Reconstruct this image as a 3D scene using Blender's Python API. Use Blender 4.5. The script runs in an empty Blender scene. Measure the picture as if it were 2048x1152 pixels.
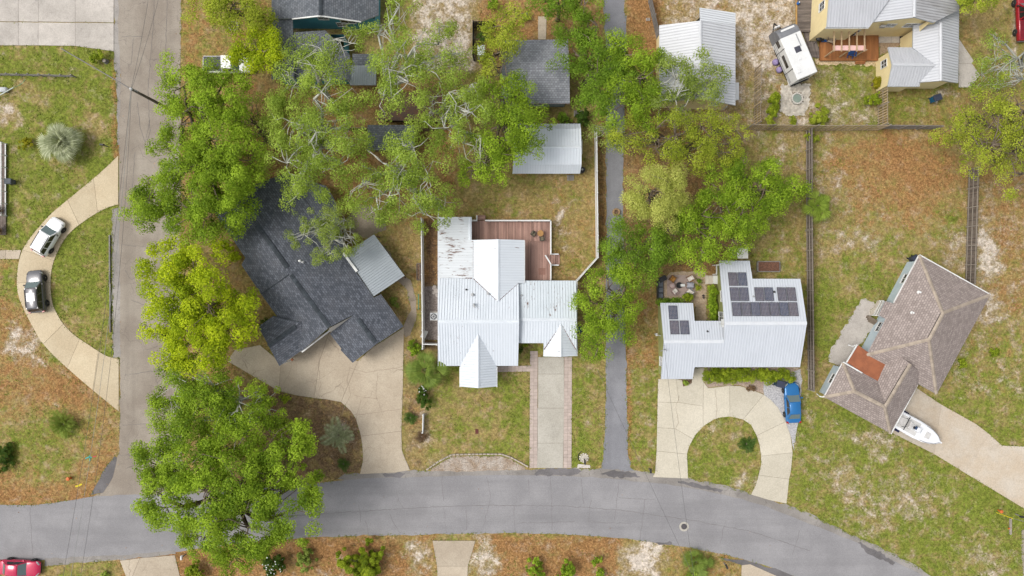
import bpy, math, random
import numpy as np
from mathutils import Vector, Matrix

random.seed(7)
RNG = np.random.default_rng(7)
R = math.radians
scene = bpy.context.scene
COL = scene.collection

# ------------------------------------------------------------------ camera, sky, sun, exposure
SC = 17.0          # image pixels per metre on the ground
H = 80.0           # camera height
cam_d = bpy.data.cameras.new('camera')
cam_d.sensor_width = 36.0
cam_d.lens = 36.0 * H / (2048.0 / SC)
cam_d.clip_end = 3000.0
cam = bpy.data.objects.new('camera', cam_d)
cam.location = (0, 0, H)
cam.rotation_euler = (0, 0, 0)
COL.objects.link(cam)
scene.camera = cam

SUN_EL, SUN_AZ = 57.0, 272.0      # compass azimuth of the sun, north is +y
world = bpy.data.worlds.new('World')
scene.world = world
world.use_nodes = True
wn = world.node_tree
for n in list(wn.nodes):
    wn.nodes.remove(n)
w_out = wn.nodes.new('ShaderNodeOutputWorld')
w_bg = wn.nodes.new('ShaderNodeBackground')
w_sky = wn.nodes.new('ShaderNodeTexSky')
w_sky.sky_type = 'NISHITA'
w_sky.sun_disc = False
w_sky.sun_elevation = R(SUN_EL)
w_sky.sun_rotation = R(SUN_AZ)
w_sky.dust_density = 3.0
w_hs = wn.nodes.new('ShaderNodeHueSaturation')     # overcast: a greyer sky
w_hs.inputs['Saturation'].default_value = 0.22
wn.links.new(w_sky.outputs[0], w_hs.inputs['Color'])
wn.links.new(w_hs.outputs[0], w_bg.inputs['Color'])
w_bg.inputs['Strength'].default_value = 0.15
wn.links.new(w_bg.outputs[0], w_out.inputs['Surface'])

sun_d = bpy.data.lights.new('sun', 'SUN')
sun_d.energy = 1.35
sun_d.angle = R(22)
sun_d.color = (1.0, 0.95, 0.88)
sun = bpy.data.objects.new('sun', sun_d)
sun.rotation_euler = (R(90 - SUN_EL), 0, R(180 - SUN_AZ))
sun.location = (0, 0, 60)
COL.objects.link(sun)

scene.view_settings.view_transform = 'Standard'
scene.view_settings.look = 'None'
scene.view_settings.gamma = 1.0
scene.view_settings.use_curve_mapping = False
scene.view_settings.exposure = 0.56

# ------------------------------------------------------------------ helpers
def P(px, py, h=0.0):
    k = (H - h) / H / SC
    return Vector(((px - 1024.0) * k, (576.0 - py) * k, h))

OFF = {}

def tag(o, label=None, cat=None, group=None, kind=None):
    if label: o['label'] = label
    if cat: o['category'] = cat
    if group: o['group'] = group
    if kind: o['kind'] = kind
    return o

def thing(name, label, cat, loc=(0, 0, 0), group=None):
    o = bpy.data.objects.new(name, None)
    o.empty_display_size = 0.2
    COL.objects.link(o)
    o.location = loc
    OFF[o.name] = Vector(loc)
    return tag(o, label, cat, group)

def link(o, parent=None):
    COL.objects.link(o)
    if parent is not None:
        o.parent = parent
    return o

def copy_tree(o, parent=None):
    c = o.copy()
    COL.objects.link(c)
    c.parent = parent
    for ch in list(o.children):
        copy_tree(ch, c)
    return c

class MB:
    def __init__(s):
        s.v = []; s.f = []; s.uv = {}
    def add(s, vs, fs, uvs=None):
        n = len(s.v)
        s.v.extend([tuple(p) for p in vs])
        for f in fs:
            s.f.append(tuple(i + n for i in f))
        if uvs:
            for i, u in enumerate(uvs):
                s.uv[n + i] = u
        return s
    def box(s, c, d, rz=0.0, bev=0.0):
        cx, cy, cz = c
        hx, hy, hz = d[0] / 2, d[1] / 2, d[2] / 2
        ca, sa = math.cos(rz), math.sin(rz)
        vs = []
        for z in (-hz, hz):
            for x, y in ((-hx, -hy), (hx, -hy), (hx, hy), (-hx, hy)):
                if z > 0 and bev:
                    x -= math.copysign(bev, x); y -= math.copysign(bev, y)
                vs.append((cx + x * ca - y * sa, cy + x * sa + y * ca, cz + z))
        return s.add(vs, [(3, 2, 1, 0), (4, 5, 6, 7), (0, 1, 5, 4), (1, 2, 6, 5), (2, 3, 7, 6), (3, 0, 4, 7)])
    def beam(s, a, b, w, h, up=(0, 0, 1)):
        a = Vector(a); b = Vector(b)
        d = (b - a).normalized()
        u = Vector(up)
        if abs(d.dot(u)) > 0.98: u = Vector((1, 0, 0))
        x = d.cross(u).normalized(); z = x.cross(d).normalized()
        vs = []
        for q in (a, b):
            for i, j in ((-1, -1), (1, -1), (1, 1), (-1, 1)):
                vs.append(q + x * (i * w / 2) + z * (j * h / 2))
        return s.add(vs, [(3, 2, 1, 0), (4, 5, 6, 7), (0, 1, 5, 4), (1, 2, 6, 5), (2, 3, 7, 6), (3, 0, 4, 7)])
    def tube(s, pts, rad, n=6, cap=True):
        pts = [Vector(p) for p in pts]
        if not isinstance(rad, (list, tuple)): rad = [rad] * len(pts)
        vs = []; fs = []
        ref = None
        for i, p in enumerate(pts):
            d = (pts[min(i + 1, len(pts) - 1)] - pts[max(i - 1, 0)])
            if d.length < 1e-6: d = Vector((0, 0, 1))
            d.normalize()
            if ref is None or abs(ref.dot(d)) > 0.95:
                ref = Vector((0, 0, 1)) if abs(d.z) < 0.9 else Vector((1, 0, 0))
            x = d.cross(ref).normalized(); y = d.cross(x)
            for k in range(n):
                a = 2 * math.pi * k / n
                vs.append(p + (x * math.cos(a) + y * math.sin(a)) * rad[i])
        for i in range(len(pts) - 1):
            for k in range(n):
                k2 = (k + 1) % n
                fs.append((i * n + k, i * n + k2, (i + 1) * n + k2, (i + 1) * n + k))
        if cap:
            fs.append(tuple(range(n))[::-1])
            fs.append(tuple(range((len(pts) - 1) * n, len(pts) * n)))
        return s.add(vs, fs)
    def lathe(s, prof, c=(0, 0, 0), n=20, a0=0.0):
        vs = []; fs = []
        for r, z in prof:
            for k in range(n):
                a = a0 + 2 * math.pi * k / n
                vs.append((c[0] + r * math.cos(a), c[1] + r * math.sin(a), c[2] + z))
        m = len(prof)
        for i in range(m - 1):
            for k in range(n):
                k2 = (k + 1) % n
                fs.append((i * n + k, i * n + k2, (i + 1) * n + k2, (i + 1) * n + k))
        fs.append(tuple(range(n))[::-1])
        fs.append(tuple(range((m - 1) * n, m * n)))
        return s.add(vs, fs)
    def prism(s, poly, z0, z1):
        """poly: list of (x, y); z0/z1 numbers or lists"""
        n = len(poly)
        a = sum(poly[i][0] * poly[(i + 1) % n][1] - poly[(i + 1) % n][0] * poly[i][1] for i in range(n))
        if a < 0: poly = poly[::-1]
        vs = [(p[0], p[1], z0) for p in poly] + [(p[0], p[1], z1) for p in poly]
        fs = [tuple(range(n))[::-1], tuple(range(n, 2 * n))]
        fs += [(i, (i + 1) % n, n + (i + 1) % n, n + i) for i in range(n)]
        return s.add(vs, fs)
    def build(s, name, mat, parent=None, smooth=False, origin=None):
        off = Vector((0, 0, 0))
        if parent is not None:
            q = parent
            while q is not None:
                off = off + OFF.get(q.name, Vector((0, 0, 0)))
                q = q.parent
        loc = Vector((0, 0, 0))
        if origin is not None:
            loc = Vector(origin) - off
            off = Vector(origin)
        me = bpy.data.meshes.new(name)
        me.from_pydata([(v[0] - off.x, v[1] - off.y, v[2] - off.z) for v in s.v], [], s.f)
        if s.uv:
            ul = me.uv_layers.new(name='UVMap')
            vi = np.zeros(len(me.loops), dtype=np.int32)
            me.loops.foreach_get('vertex_index', vi)
            uv = np.zeros((len(s.v), 2), dtype=np.float32)
            for i, u in s.uv.items(): uv[i] = u
            ul.data.foreach_set('uv', uv[vi].ravel())
        if smooth:
            me.polygons.foreach_set('use_smooth', [True] * len(me.polygons))
        me.materials.append(mat)
        me.update()
        o = bpy.data.objects.new(name, me)
        link(o, parent)
        o.location = loc
        if origin is not None: OFF[o.name] = loc
        return o

def piece(name, mesh, parent, loc, rz=0.0, rot=None):
    o = bpy.data.objects.new(name, mesh)
    link(o, parent)
    off = Vector((0, 0, 0)); q = parent
    while q is not None:
        off = off + OFF.get(q.name, Vector((0, 0, 0))); q = q.parent
    o.location = Vector(loc) - off
    o.rotation_euler = rot if rot else (0, 0, rz)
    OFF[o.name] = o.location.copy()
    return o

def mesh_of(mb, mat, smooth=False):
    o = mb.build('tmp', mat, None, smooth)
    me = o.data
    bpy.data.objects.remove(o)
    return me

# ------------------------------------------------------------------ materials
MATS = {}
def dim(c, f=0.885): return tuple(x * f for x in c)
def new_mat(name):
    m = bpy.data.materials.new(name)
    m.use_nodes = True
    t = m.node_tree
    for n in list(t.nodes): t.nodes.remove(n)
    return m, t

class NT:
    def __init__(s, t): s.t = t
    def n(s, typ, **kw):
        nd = s.t.nodes.new(typ)
        for k, v in kw.items():
            if k.startswith('i_'):
                key = k[2:]
                nd.inputs[int(key) if key.isdigit() else key].default_value = v
            else: setattr(nd, k, v)
        return nd
    def l(s, a, b): s.t.links.new(a, b)
    def noise(s, vec, scale, detail=4.0, rough=0.55, dist=0.0):
        nd = s.n('ShaderNodeTexNoise', i_Scale=scale, i_Detail=detail, i_Roughness=rough, i_Distortion=dist)
        s.l(vec, nd.inputs['Vector'])
        return nd.outputs['Fac']
    def math(s, op, a, b=None, c=None):
        nd = s.n('ShaderNodeMath', operation=op)
        for i, x in enumerate((a, b, c)):
            if x is None: continue
            if isinstance(x, (int, float)): nd.inputs[i].default_value = x
            else: s.l(x, nd.inputs[i])
        return nd.outputs[0]
    def step(s, x, lo, hi, a=0.0, b=1.0):
        nd = s.n('ShaderNodeMapRange', interpolation_type='SMOOTHSTEP')
        nd.inputs['From Min'].default_value = lo; nd.inputs['From Max'].default_value = hi
        nd.inputs['To Min'].default_value = a; nd.inputs['To Max'].default_value = b
        s.l(x, nd.inputs['Value'])
        return nd.outputs[0]
    def mix(s, f, a, b, mode='MIX'):
        nd = s.n('ShaderNodeMix', data_type='RGBA', blend_type=mode)
        for i, x in ((0, f), (6, a), (7, b)):
            if isinstance(x, (int, float)): nd.inputs[i].default_value = x
            elif isinstance(x, tuple): nd.inputs[i].default_value = (*x[:3], 1.0)
            else: s.l(x, nd.inputs[i])
        return nd.outputs[2]
    def pos(s): return s.n('ShaderNodeNewGeometry').outputs['Position']
    def mapping(s, vec, scale=(1, 1, 1), rot=(0, 0, 0), loc=(0, 0, 0)):
        nd = s.n('ShaderNodeMapping')
        nd.inputs['Scale'].default_value = scale; nd.inputs['Rotation'].default_value = rot
        nd.inputs['Location'].default_value = loc
        s.l(vec, nd.inputs['Vector'])
        return nd.outputs[0]
    def bsdf(s, col, rough=0.8, metal=0.0, spec=0.3, height=None, bump=0.3, dist=0.02):
        b = s.n('ShaderNodeBsdfPrincipled')
        if isinstance(col, tuple): b.inputs['Base Color'].default_value = (*col[:3], 1)
        else: s.l(col, b.inputs['Base Color'])
        if isinstance(rough, (int, float)): b.inputs['Roughness'].default_value = rough
        else: s.l(rough, b.inputs['Roughness'])
        b.inputs['Metallic'].default_value = metal
        b.inputs['Specular IOR Level'].default_value = spec
        if height is not None:
            bp = s.n('ShaderNodeBump')
            bp.inputs['Strength'].default_value = bump; bp.inputs['Distance'].default_value = dist
            s.l(height, bp.inputs['Height']); s.l(bp.outputs[0], b.inputs['Normal'])
        o = s.n('ShaderNodeOutputMaterial')
        s.l(b.outputs[0], o.inputs['Surface'])
        return b

def mat(name, c1, c2=None, scale=1.5, rough=0.8, metal=0.0, spec=0.3, rnd=0.0, grain=0.12, gscale=30.0, bump=0.15, stretch=(1, 1, 1), coat=0.0):
    """general procedural material: two tones mixed by noise, fine grain, relief and a per-object tint"""
    if name in MATS: return MATS[name]
    m, t = new_mat(name)
    k = NT(t)
    p = k.pos()
    if stretch != (1, 1, 1): p = k.mapping(p, stretch)
    c2 = c2 or tuple(x * 0.8 for x in c1)
    c1 = dim(c1); c2 = dim(c2)
    f = k.step(k.noise(p, scale, 5, 0.6), 0.32, 0.68)
    col = k.mix(f, c1, c2)
    g = k.noise(p, gscale, 3, 0.6)
    gm = k.step(g, 0.25, 0.75, 1 - grain, 1 + grain)
    cv = k.n('ShaderNodeCombineColor'); 
    for i in range(3): k.l(gm, cv.inputs[i])
    col = k.mix(1.0, col, cv.outputs[0], 'MULTIPLY')
    if rnd:
        oi = k.n('ShaderNodeObjectInfo')
        r = k.step(oi.outputs['Random'], 0.0, 1.0, 1 - rnd, 1 + rnd)
        cv2 = k.n('ShaderNodeCombineColor')
        for i in range(3): k.l(r, cv2.inputs[i])
        col = k.mix(1.0, col, cv2.outputs[0], 'MULTIPLY')
    b = k.bsdf(col, rough, metal, spec, g if bump else None, bump)
    if coat: b.inputs['Coat Weight'].default_value = coat
    MATS[name] = m
    return m

def shingle_mat(name, c1, c2, c3, w=0.33, h=0.24):
    if name in MATS: return MATS[name]
    c1 = dim(c1); c2 = dim(c2)
    m, t = new_mat(name); k = NT(t)
    uv = k.n('ShaderNodeUVMap', uv_map='UVMap').outputs[0]
    br = k.n('ShaderNodeTexBrick', offset=0.5)
    br.inputs['Color1'].default_value = (0, 0, 0, 1); br.inputs['Color2'].default_value = (1, 1, 1, 1)
    br.inputs['Mortar'].default_value = (0.5, 0.5, 0.5, 1)
    br.inputs['Scale'].default_value = 1.0
    br.inputs['Mortar Size'].default_value = 0.018; br.inputs['Mortar Smooth'].default_value = 0.2
    br.inputs['Brick Width'].default_value = w; br.inputs['Row Height'].default_value = h
    k.l(uv, br.inputs['Vector'])
    n1 = k.noise(uv, 0.5, 4, 0.6)
    n2 = k.noise(uv, 9.0, 3, 0.6)
    var = k.math('ADD', k.math('MULTIPLY', br.outputs['Color'], 0.4), k.math('MULTIPLY', n2, 0.6))
    col = k.mix(k.step(var, 0.2, 0.85), c1, c2)
    col = k.mix(k.step(n1, 0.4, 0.75, 0, 0.4), col, c3)
    col = k.mix(k.math('MULTIPLY', br.outputs['Fac'], 0.65), col, tuple(x * 0.3 for x in c1))
    hgt = k.math('SUBTRACT', n2, k.math('MULTIPLY', br.outputs['Fac'], 1.2))
    k.bsdf(col, 0.92, 0, 0.15, hgt, 0.5, 0.02)
    MATS[name] = m
    return m

def roof_metal(name, c1, c2, rust=0.0, streak=0.3, blue=None):
    """painted sheet roofing; dirt and rust follow the run of the sheets (v of the UV map)"""
    if name in MATS: return MATS[name]
    c1 = dim(c1); c2 = dim(c2)
    m, t = new_mat(name); k = NT(t)
    uv = k.n('ShaderNodeUVMap', uv_map='UVMap').outputs[0]
    a = k.noise(k.mapping(uv, (2.2, 0.25, 1)), 1.0, 5, 0.6)
    col = k.mix(k.step(a, 0.4, 0.75, 0, streak), c1, c2)
    b = k.noise(k.mapping(uv, (0.35, 0.35, 1)), 1.0, 4, 0.6)
    col = k.mix(k.step(b, 0.45, 0.7, 0, 0.35), col, c2)
    g = k.noise(uv, 14.0, 3, 0.6)
    if rust > 0:
        r1 = k.noise(k.mapping(uv, (5.0, 0.9, 1)), 1.0, 6, 0.7, 0.4)
        r2 = k.noise(uv, 0.45, 3, 0.5)
        rr = k.math('ADD', k.math('MULTIPLY', r1, 0.75), k.math('MULTIPLY', r2, 0.4))
        f = k.step(rr, 0.73 - rust * 0.2, 0.79 - rust * 0.2)
        rc = k.mix(g, (0.085, 0.075, 0.07), (0.19, 0.09, 0.055))
        col = k.mix(f, col, rc)
    k.bsdf(col, 0.5, 0.0, 0.4, g, 0.05, 0.01)
    MATS[name] = m
    return m

def leaf_mat(name, c1, c2, c3=None, trans=0.48):
    if name in MATS: return MATS[name]
    m, t = new_mat(name); k = NT(t)
    geo = k.n('ShaderNodeNewGeometry')
    n = k.noise(geo.outputs['Position'], 0.55, 3, 0.6)
    tn = k.n('ShaderNodeAttribute', attribute_name='tint').outputs['Fac']
    f = k.math('ADD', k.math('MULTIPLY', geo.outputs['Random Per Island'], 0.4), k.math('ADD', k.math('MULTIPLY', tn, 0.45), k.math('MULTIPLY', k.step(n, 0.3, 0.7), 0.2)))
    col = k.mix(k.step(f, 0.1, 0.95), c1, c2)
    if c3: col = k.mix(k.step(geo.outputs['Random Per Island'], 0.86, 0.9), col, c3)
    d = k.n('ShaderNodeBsdfPrincipled')
    k.l(col, d.inputs['Base Color']); d.inputs['Roughness'].default_value = 0.55
    d.inputs['Specular IOR Level'].default_value = 0.12
    tr = k.n('ShaderNodeBsdfTranslucent'); 
    k.l(k.mix(0.5, col, (0.5, 0.6, 0.08), 'MIX'), tr.inputs['Color'])
    mx = k.n('ShaderNodeMixShader'); mx.inputs[0].default_value = trans
    k.l(d.outputs[0], mx.inputs[1]); k.l(tr.outputs[0], mx.inputs[2])
    o = k.n('ShaderNodeOutputMaterial'); k.l(mx.outputs[0], o.inputs['Surface'])
    MATS[name] = m
    return m

def glass_mat(name='dark_glass', c=(0.02, 0.025, 0.03), rough=0.06):
    if name in MATS: return MATS[name]
    m, t = new_mat(name); k = NT(t)
    b = k.bsdf(c, rough, 0, 0.7)
    MATS[name] = m
    return m

def paint_mat(name, c, metal=0.0, rough=0.25):
    if name in MATS: return MATS[name]
    m, t = new_mat(name); k = NT(t)
    n = k.noise(k.pos(), 3.0, 4)
    col = k.mix(k.step(n, 0.3, 0.7, 0, 0.25), c, tuple(x * 0.75 for x in c))
    b = k.bsdf(col, rough, metal, 0.5)
    b.inputs['Coat Weight'].default_value = 0.5; b.inputs['Coat Roughness'].default_value = 0.08
    MATS[name] = m
    return m
# ------------------------------------------------------------------ ground
def smooth(t):
    t = np.clip(t, 0, 1)
    return t * t * (3 - 2 * t)

def ground_attrs(X, Y):
    """X, Y are image-scale coordinates on the ground; returns g, l, s, m fields"""
    A = {'g': np.full(X.shape, 0.40), 'l': np.full(X.shape, 0.25), 's': np.full(X.shape, 0.12), 'm': np.full(X.shape, 0.0)}
    WX = X + 9 * np.sin(Y * .045 + np.sin(X * .03) * 1.5) + 7 * np.sin(Y * .11 + X * .07) + 5 * np.sin(X * .17 - Y * .23) + 3 * np.sin(X * .4 + Y * .31)
    WY = Y + 9 * np.sin(X * .05 + np.sin(Y * .033) * 1.5) + 7 * np.sin(X * .12 - Y * .06) + 5 * np.sin(Y * .19 + X * .21) + 3 * np.sin(Y * .37 - X * .43)
    def rect(x0, y0, x1, y1, soft=22, **kw):
        d = np.minimum(np.minimum(X - x0, x1 - X), np.minimum(Y - y0, y1 - Y))
        w = smooth(d / soft * 0.5 + 0.5)
        for c, v in kw.items(): A[c] = A[c] * (1 - w) + v * w
    def blob(cx, cy, rx, ry, **kw):
        d = np.sqrt(((WX - cx) / rx) ** 2 + ((WY - cy) / ry) ** 2)
        w = smooth((1.7 - d) / 1.4)
        for c, v in kw.items(): A[c] = A[c] * (1 - w) + v * w
    rect(-400, 95, 240, 505, g=.78, l=.10, s=.22)
    blob(60, 185, 50, 20, g=.45, s=.35); blob(15, 235, 25, 25, s=.62, g=.3); blob(185, 250, 30, 40, g=.4, s=.3)
    rect(-400, 510, 240, 1012, g=.36, l=.66, s=.2)
    rect(100, 410, 240, 720, g=.82, l=.12, s=.18); blob(165, 670, 60, 40, g=.5, l=.3)
    blob(70, 890, 110, 60, g=.68, l=.3); blob(45, 680, 38, 30, s=.68); blob(70, 712, 25, 16, s=.7); blob(20, 560, 30, 40, g=.7, l=.2)
    rect(222, 120, 242, 320, 10, l=.75); rect(180, 880, 240, 990, 14, l=.6, g=.4); rect(-50, 975, 190, 1012, 14, l=.85)
    rect(362, -400, 545, 160, l=.55, g=.45, s=.15)
    rect(362, 155, 920, 460, l=.62, m=.35, g=.3, s=.1)
    rect(360, 450, 560, 1000, l=.5, m=.3, g=.35, s=.12)
    rect(510, 770, 735, 965, l=.42, m=.65, g=.2, s=.15); blob(690, 870, 35, 35, s=.5); blob(600, 800, 40, 20, g=.4)
    rect(820, -400, 955, 150, s=.66, m=.2, l=.2, g=.3); blob(880, 80, 50, 40, s=.72, l=.15)
    rect(955, -400, 1205, 130, l=.72, m=.35, g=.25)
    rect(905, 345, 1195, 565, g=.34, l=.46, s=.14); blob(1128, 450, 12, 40, s=.62); blob(1010, 380, 90, 40, g=.45, l=.3)
    rect(780, 400, 845, 720, g=.3, l=.42, m=.35)
    rect(847, 440, 880, 700, 6, m=.6, l=.75, g=.1); rect(847, 570, 880, 700, 6, m=.7, l=.2)
    rect(805, 700, 1062, 948, g=.55, l=.12, s=.17); blob(1030, 850, 40, 90, g=.68); blob(930, 850, 70, 60, g=.45, l=.18)
    rect(806, 690, 852, 945, 12, l=.4, m=.5, g=.25, s=.25); blob(850, 880, 25, 40, s=.45)
    rect(1143, 690, 1208, 940, 10, g=.6, l=.22, s=.18); blob(1155, 860, 14, 70, g=.75, l=.1)
    rect(1150, 440, 1205, 690, g=.35, l=.4)
    rect(1192, 240, 1214, 520, 6, l=.85, m=.4, g=.1)
    rect(1200, 120, 1500, 560, l=.62, m=.5, g=.25, s=.12)
    rect(1250, -400, 1325, 130, l=.92, m=.15, g=.1)
    rect(1325, -400, 1500, 250, s=.55, l=.5, m=.2, g=.2)
    rect(1250, 560, 1318, 765, 10, l=.62, g=.45, s=.22); rect(1250, 740, 1318, 960, 10, l=.25, g=.62, s=.25)
    rect(1246, 560, 1262, 960, 6, l=.85)
    rect(1470, 262, 1616, 560, g=.48, l=.32, s=.3); blob(1570, 310, 25, 25, s=.55); blob(1555, 500, 50, 40, g=.6)
    rect(1616, 262, 1945, 520, g=.46, l=.31, s=.28); blob(1810, 345, 130, 85, l=.85, g=.25, s=.15); blob(1660, 330, 30, 60, s=.45)
    blob(1700, 400, 50, 30, s=.42); blob(1660, 480, 30, 40, s=.46); blob(1910, 510, 25, 45, s=.6, l=.4); blob(1725, 478, 30, 20, s=.6)
    rect(1630, 520, 1790, 700, g=.68, l=.2, s=.18); blob(1640, 640, 16, 80, g=.9, s=.1); blob(1700, 560, 60, 30, s=.3, g=.5)
    rect(1952, 330, 2500, 640, l=.62, g=.35, s=.35); blob(1968, 500, 24, 60, s=.82, l=.3); blob(1975, 655, 40, 55, s=.78, l=.3, g=.3)
    rect(1890, 640, 2500, 905, g=.55, l=.36, s=.34); blob(1990, 800, 60, 50, g=.65, l=.3, s=.4); blob(1930, 720, 30, 60, g=.7)
    rect(1588, 790, 2500, 1600, g=.74, l=.10, s=.24)
    for bx, by, rx, ry in ((1690, 965, 55, 35), (1830, 995, 65, 50), (1760, 880, 60, 30), (1745, 1030, 50, 40), (1640, 908, 14, 14), (1970, 1120, 40, 40), (1990, 1135, 30, 20)):
        blob(bx, by, rx, ry, s=.5, g=.6)
    blob(1610, 850, 8, 120, s=.45, l=.3); blob(1990, 1060, 40, 40, g=.8)
    rect(1376, 830, 1525, 1000, 10, g=.62, l=.2, s=.27); blob(1480, 960, 30, 20, s=.6); blob(1420, 870, 14, 14, s=.5); blob(1410, 940, 40, 40, g=.72, s=.2)
    rect(240, 1070, 870, 1600, l=.85, m=.15, g=.22, s=.2); blob(700, 1150, 90, 20, s=.4)
    blob(838, 1112, 32, 30, s=.62, l=.3); blob(968, 1112, 26, 34, s=.66, l=.3, g=.3)
    rect(940, 1068, 1250, 1600, l=.88, g=.28, s=.25); blob(965, 1115, 26, 40, s=.66, l=.3)
    blob(1292, 1118, 52, 42, s=.9, l=.1, g=.2); rect(1335, 1085, 1500, 1600, l=.6, g=.45, s=.25)
    rect(1470, 110, 1640, 262, s=.5, g=.42, l=.42, m=.15); rect(1470, -400, 1600, 140, s=.68, l=.42, m=.3, g=.2)
    rect(1640, 118, 1756, 252, s=.52, g=.6, l=.2); blob(1715, 150, 40, 40, g=.75, s=.3)
    rect(1776, 165, 1960, 255, 12, g=.55, l=.42, s=.25); blob(1905, 190, 30, 8, s=.8); blob(1945, 230, 20, 14, s=.5)
    rect(1918, -400, 2500, 330, g=.42, l=.34, m=.35, s=.2); rect(2024, -400, 2032, 130, 6, s=.8, m=0, l=.2)
    return A

GX0, GX1, GY0, GY1 = -62.0, 62.0, -36.0, 36.0
step = 0.4
xs = np.concatenate([[-1500, -600, -250, -120, -80], np.arange(GX0, GX1 + 1e-6, step), [80, 120, 250, 600, 1500]])
ys = np.concatenate([[-1500, -600, -250, -120, -60], np.arange(GY0, GY1 + 1e-6, step), [60, 120, 250, 600, 1500]])
nx, ny = len(xs), len(ys)
XX, YY = np.meshgrid(xs, ys)
ZZ = np.zeros_like(XX)
verts = np.stack([XX.ravel(), YY.ravel(), ZZ.ravel()], 1)
idx = np.arange(nx * ny).reshape(ny, nx)
quads = np.stack([idx[:-1, :-1].ravel(), idx[:-1, 1:].ravel(), idx[1:, 1:].ravel(), idx[1:, :-1].ravel()], 1)
gm_ = bpy.data.meshes.new('ground')
gm_.vertices.add(len(verts)); gm_.vertices.foreach_set('co', verts.ravel())
gm_.loops.add(len(quads) * 4); gm_.loops.foreach_set('vertex_index', quads.ravel().astype(np.int32))
gm_.polygons.add(len(quads)); gm_.polygons.foreach_set('loop_start', np.arange(0, len(quads) * 4, 4, dtype=np.int32))
gm_.update(calc_edges=True)
GA = ground_attrs(np.clip(XX, -90, 90) * SC + 1024, 576 - np.clip(YY, -60, 60) * SC)
att = gm_.attributes.new('cover', 'FLOAT_COLOR', 'POINT')
att.data.foreach_set('color', np.stack([GA['g'].ravel(), GA['l'].ravel(), GA['s'].ravel(), GA['m'].ravel()], 1).astype(np.float32).ravel())

gmat, t_ = new_mat('lawn_and_sand'); k = NT(t_)
p = k.pos()
av = k.n('ShaderNodeAttribute', attribute_name='cover')
sp = k.n('ShaderNodeSeparateColor'); k.l(av.outputs['Color'], sp.inputs[0])
n_big = k.noise(p, 0.22, 4, 0.6)
n_mid = k.noise(p, 0.9, 5, 0.65, 0.3)
n_fin = k.noise(p, 4.5, 4, 0.7)
n_vf = k.noise(p, 14.0, 3, 0.7)
n_b = k.noise(k.mapping(p, (1, 1, 1), (0, 0, 0.7), (31, 17, 5)), 1.1, 5, 0.7, 0.4)
n_c = k.noise(k.mapping(p, (1, 1, 1), (0, 0, 0.3), (-11, 47, 9)), 0.8, 6, 0.7, 0.2)
tex = k.math('ADD', k.math('MULTIPLY', n_fin, 0.6), k.math('MULTIPLY', n_vf, 0.4))
# dry straw grass -> green grass
dry = k.mix(k.step(tex, 0.36, 0.64), (0.165, 0.115, 0.038), (0.37, 0.275, 0.115))
dry = k.mix(k.step(n_big, 0.35, 0.65, 0, 0.5), dry, (0.26, 0.225, 0.085))
dry = k.mix(k.step(n_c, 0.5, 0.62, 0, 0.5), dry, (0.37, 0.26, 0.16))
grn = k.mix(k.step(tex, 0.36, 0.64), (0.075, 0.105, 0.012), (0.205, 0.245, 0.038))
grn = k.mix(k.step(n_b, 0.35, 0.7, 0, 0.4), grn, (0.22, 0.215, 0.045))
def mask(ch, noise, amp, lo, hi):
    return k.step(k.math('ADD', ch, k.math('MULTIPLY', k.math('SUBTRACT', noise, 0.5), amp)), lo, hi)
mixn = k.math('ADD', k.math('MULTIPLY', n_mid, 0.6), k.math('MULTIPLY', n_fin, 0.4))
n_lo = k.noise(k.mapping(p, (1, 1, 1), (0, 0, 0.2), (53, 12, 4)), 0.38, 5, 0.7, 0.5)
g_in = k.math('ADD', sp.outputs[0], k.math('MULTIPLY', k.math('SUBTRACT', n_lo, 0.52), 1.5))
f_g = mask(g_in, mixn, 2.6, 0.22, 0.86)
col = k.mix(f_g, dry, grn)
# fallen leaves
lit = k.mix(k.step(tex, 0.36, 0.66), (0.145, 0.064, 0.024), (0.42, 0.225, 0.092))
lit = k.mix(k.step(n_vf, 0.6, 0.75, 0, 0.6), lit, (0.48, 0.32, 0.17))
mixb = k.math('ADD', k.math('MULTIPLY', n_b, 0.55), k.math('MULTIPLY', n_vf, 0.45))
l_in = k.math('ADD', sp.outputs[1], k.math('MULTIPLY', k.math('SUBTRACT', n_big, 0.5), 1.0))
f_l = mask(l_in, mixb, 2.6, 0.35, 0.9)
col = k.mix(k.math('MULTIPLY', f_l, 0.9), col, lit)
# dark soil and mulch
mul = k.mix(k.step(tex, 0.3, 0.7), (0.075, 0.045, 0.028), (0.21, 0.135, 0.085))
f_m = mask(av.outputs['Alpha'], n_mid, 1.2, 0.35, 0.75)
col = k.mix(k.math('MULTIPLY', f_m, 0.85), col, mul)
# pale sand
snd = k.mix(k.step(tex, 0.25, 0.75), (0.44, 0.37, 0.30), (0.68, 0.61, 0.53))
mixc = k.math('ADD', k.math('MULTIPLY', n_c, 0.66), k.math('ADD', k.math('MULTIPLY', n_fin, 0.22), k.math('MULTIPLY', n_vf, 0.12)))
f_h = mask(sp.outputs[2], mixc, 2.6, 0.30, 0.62)
col = k.mix(k.math('MULTIPLY', f_h, 0.6), col, k.mix(k.step(tex, 0.3, 0.7), (0.25, 0.19, 0.125), (0.42, 0.335, 0.245)))
f_s = mask(sp.outputs[2], mixc, 2.8, 0.52, 0.90)
col = k.mix(k.math('MULTIPLY', f_s, 0.92), col, snd)
mot = k.noise(k.mapping(p, (1, 1, 1), (0, 0, 0.5), (7, -23, 3)), 2.6, 4, 0.75, 0.5)
mg = k.step(mot, 0.3, 0.7, 0.60, 1.20)
cvm = k.n('ShaderNodeCombineColor')
for i in range(3): k.l(mg, cvm.inputs[i])
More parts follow.
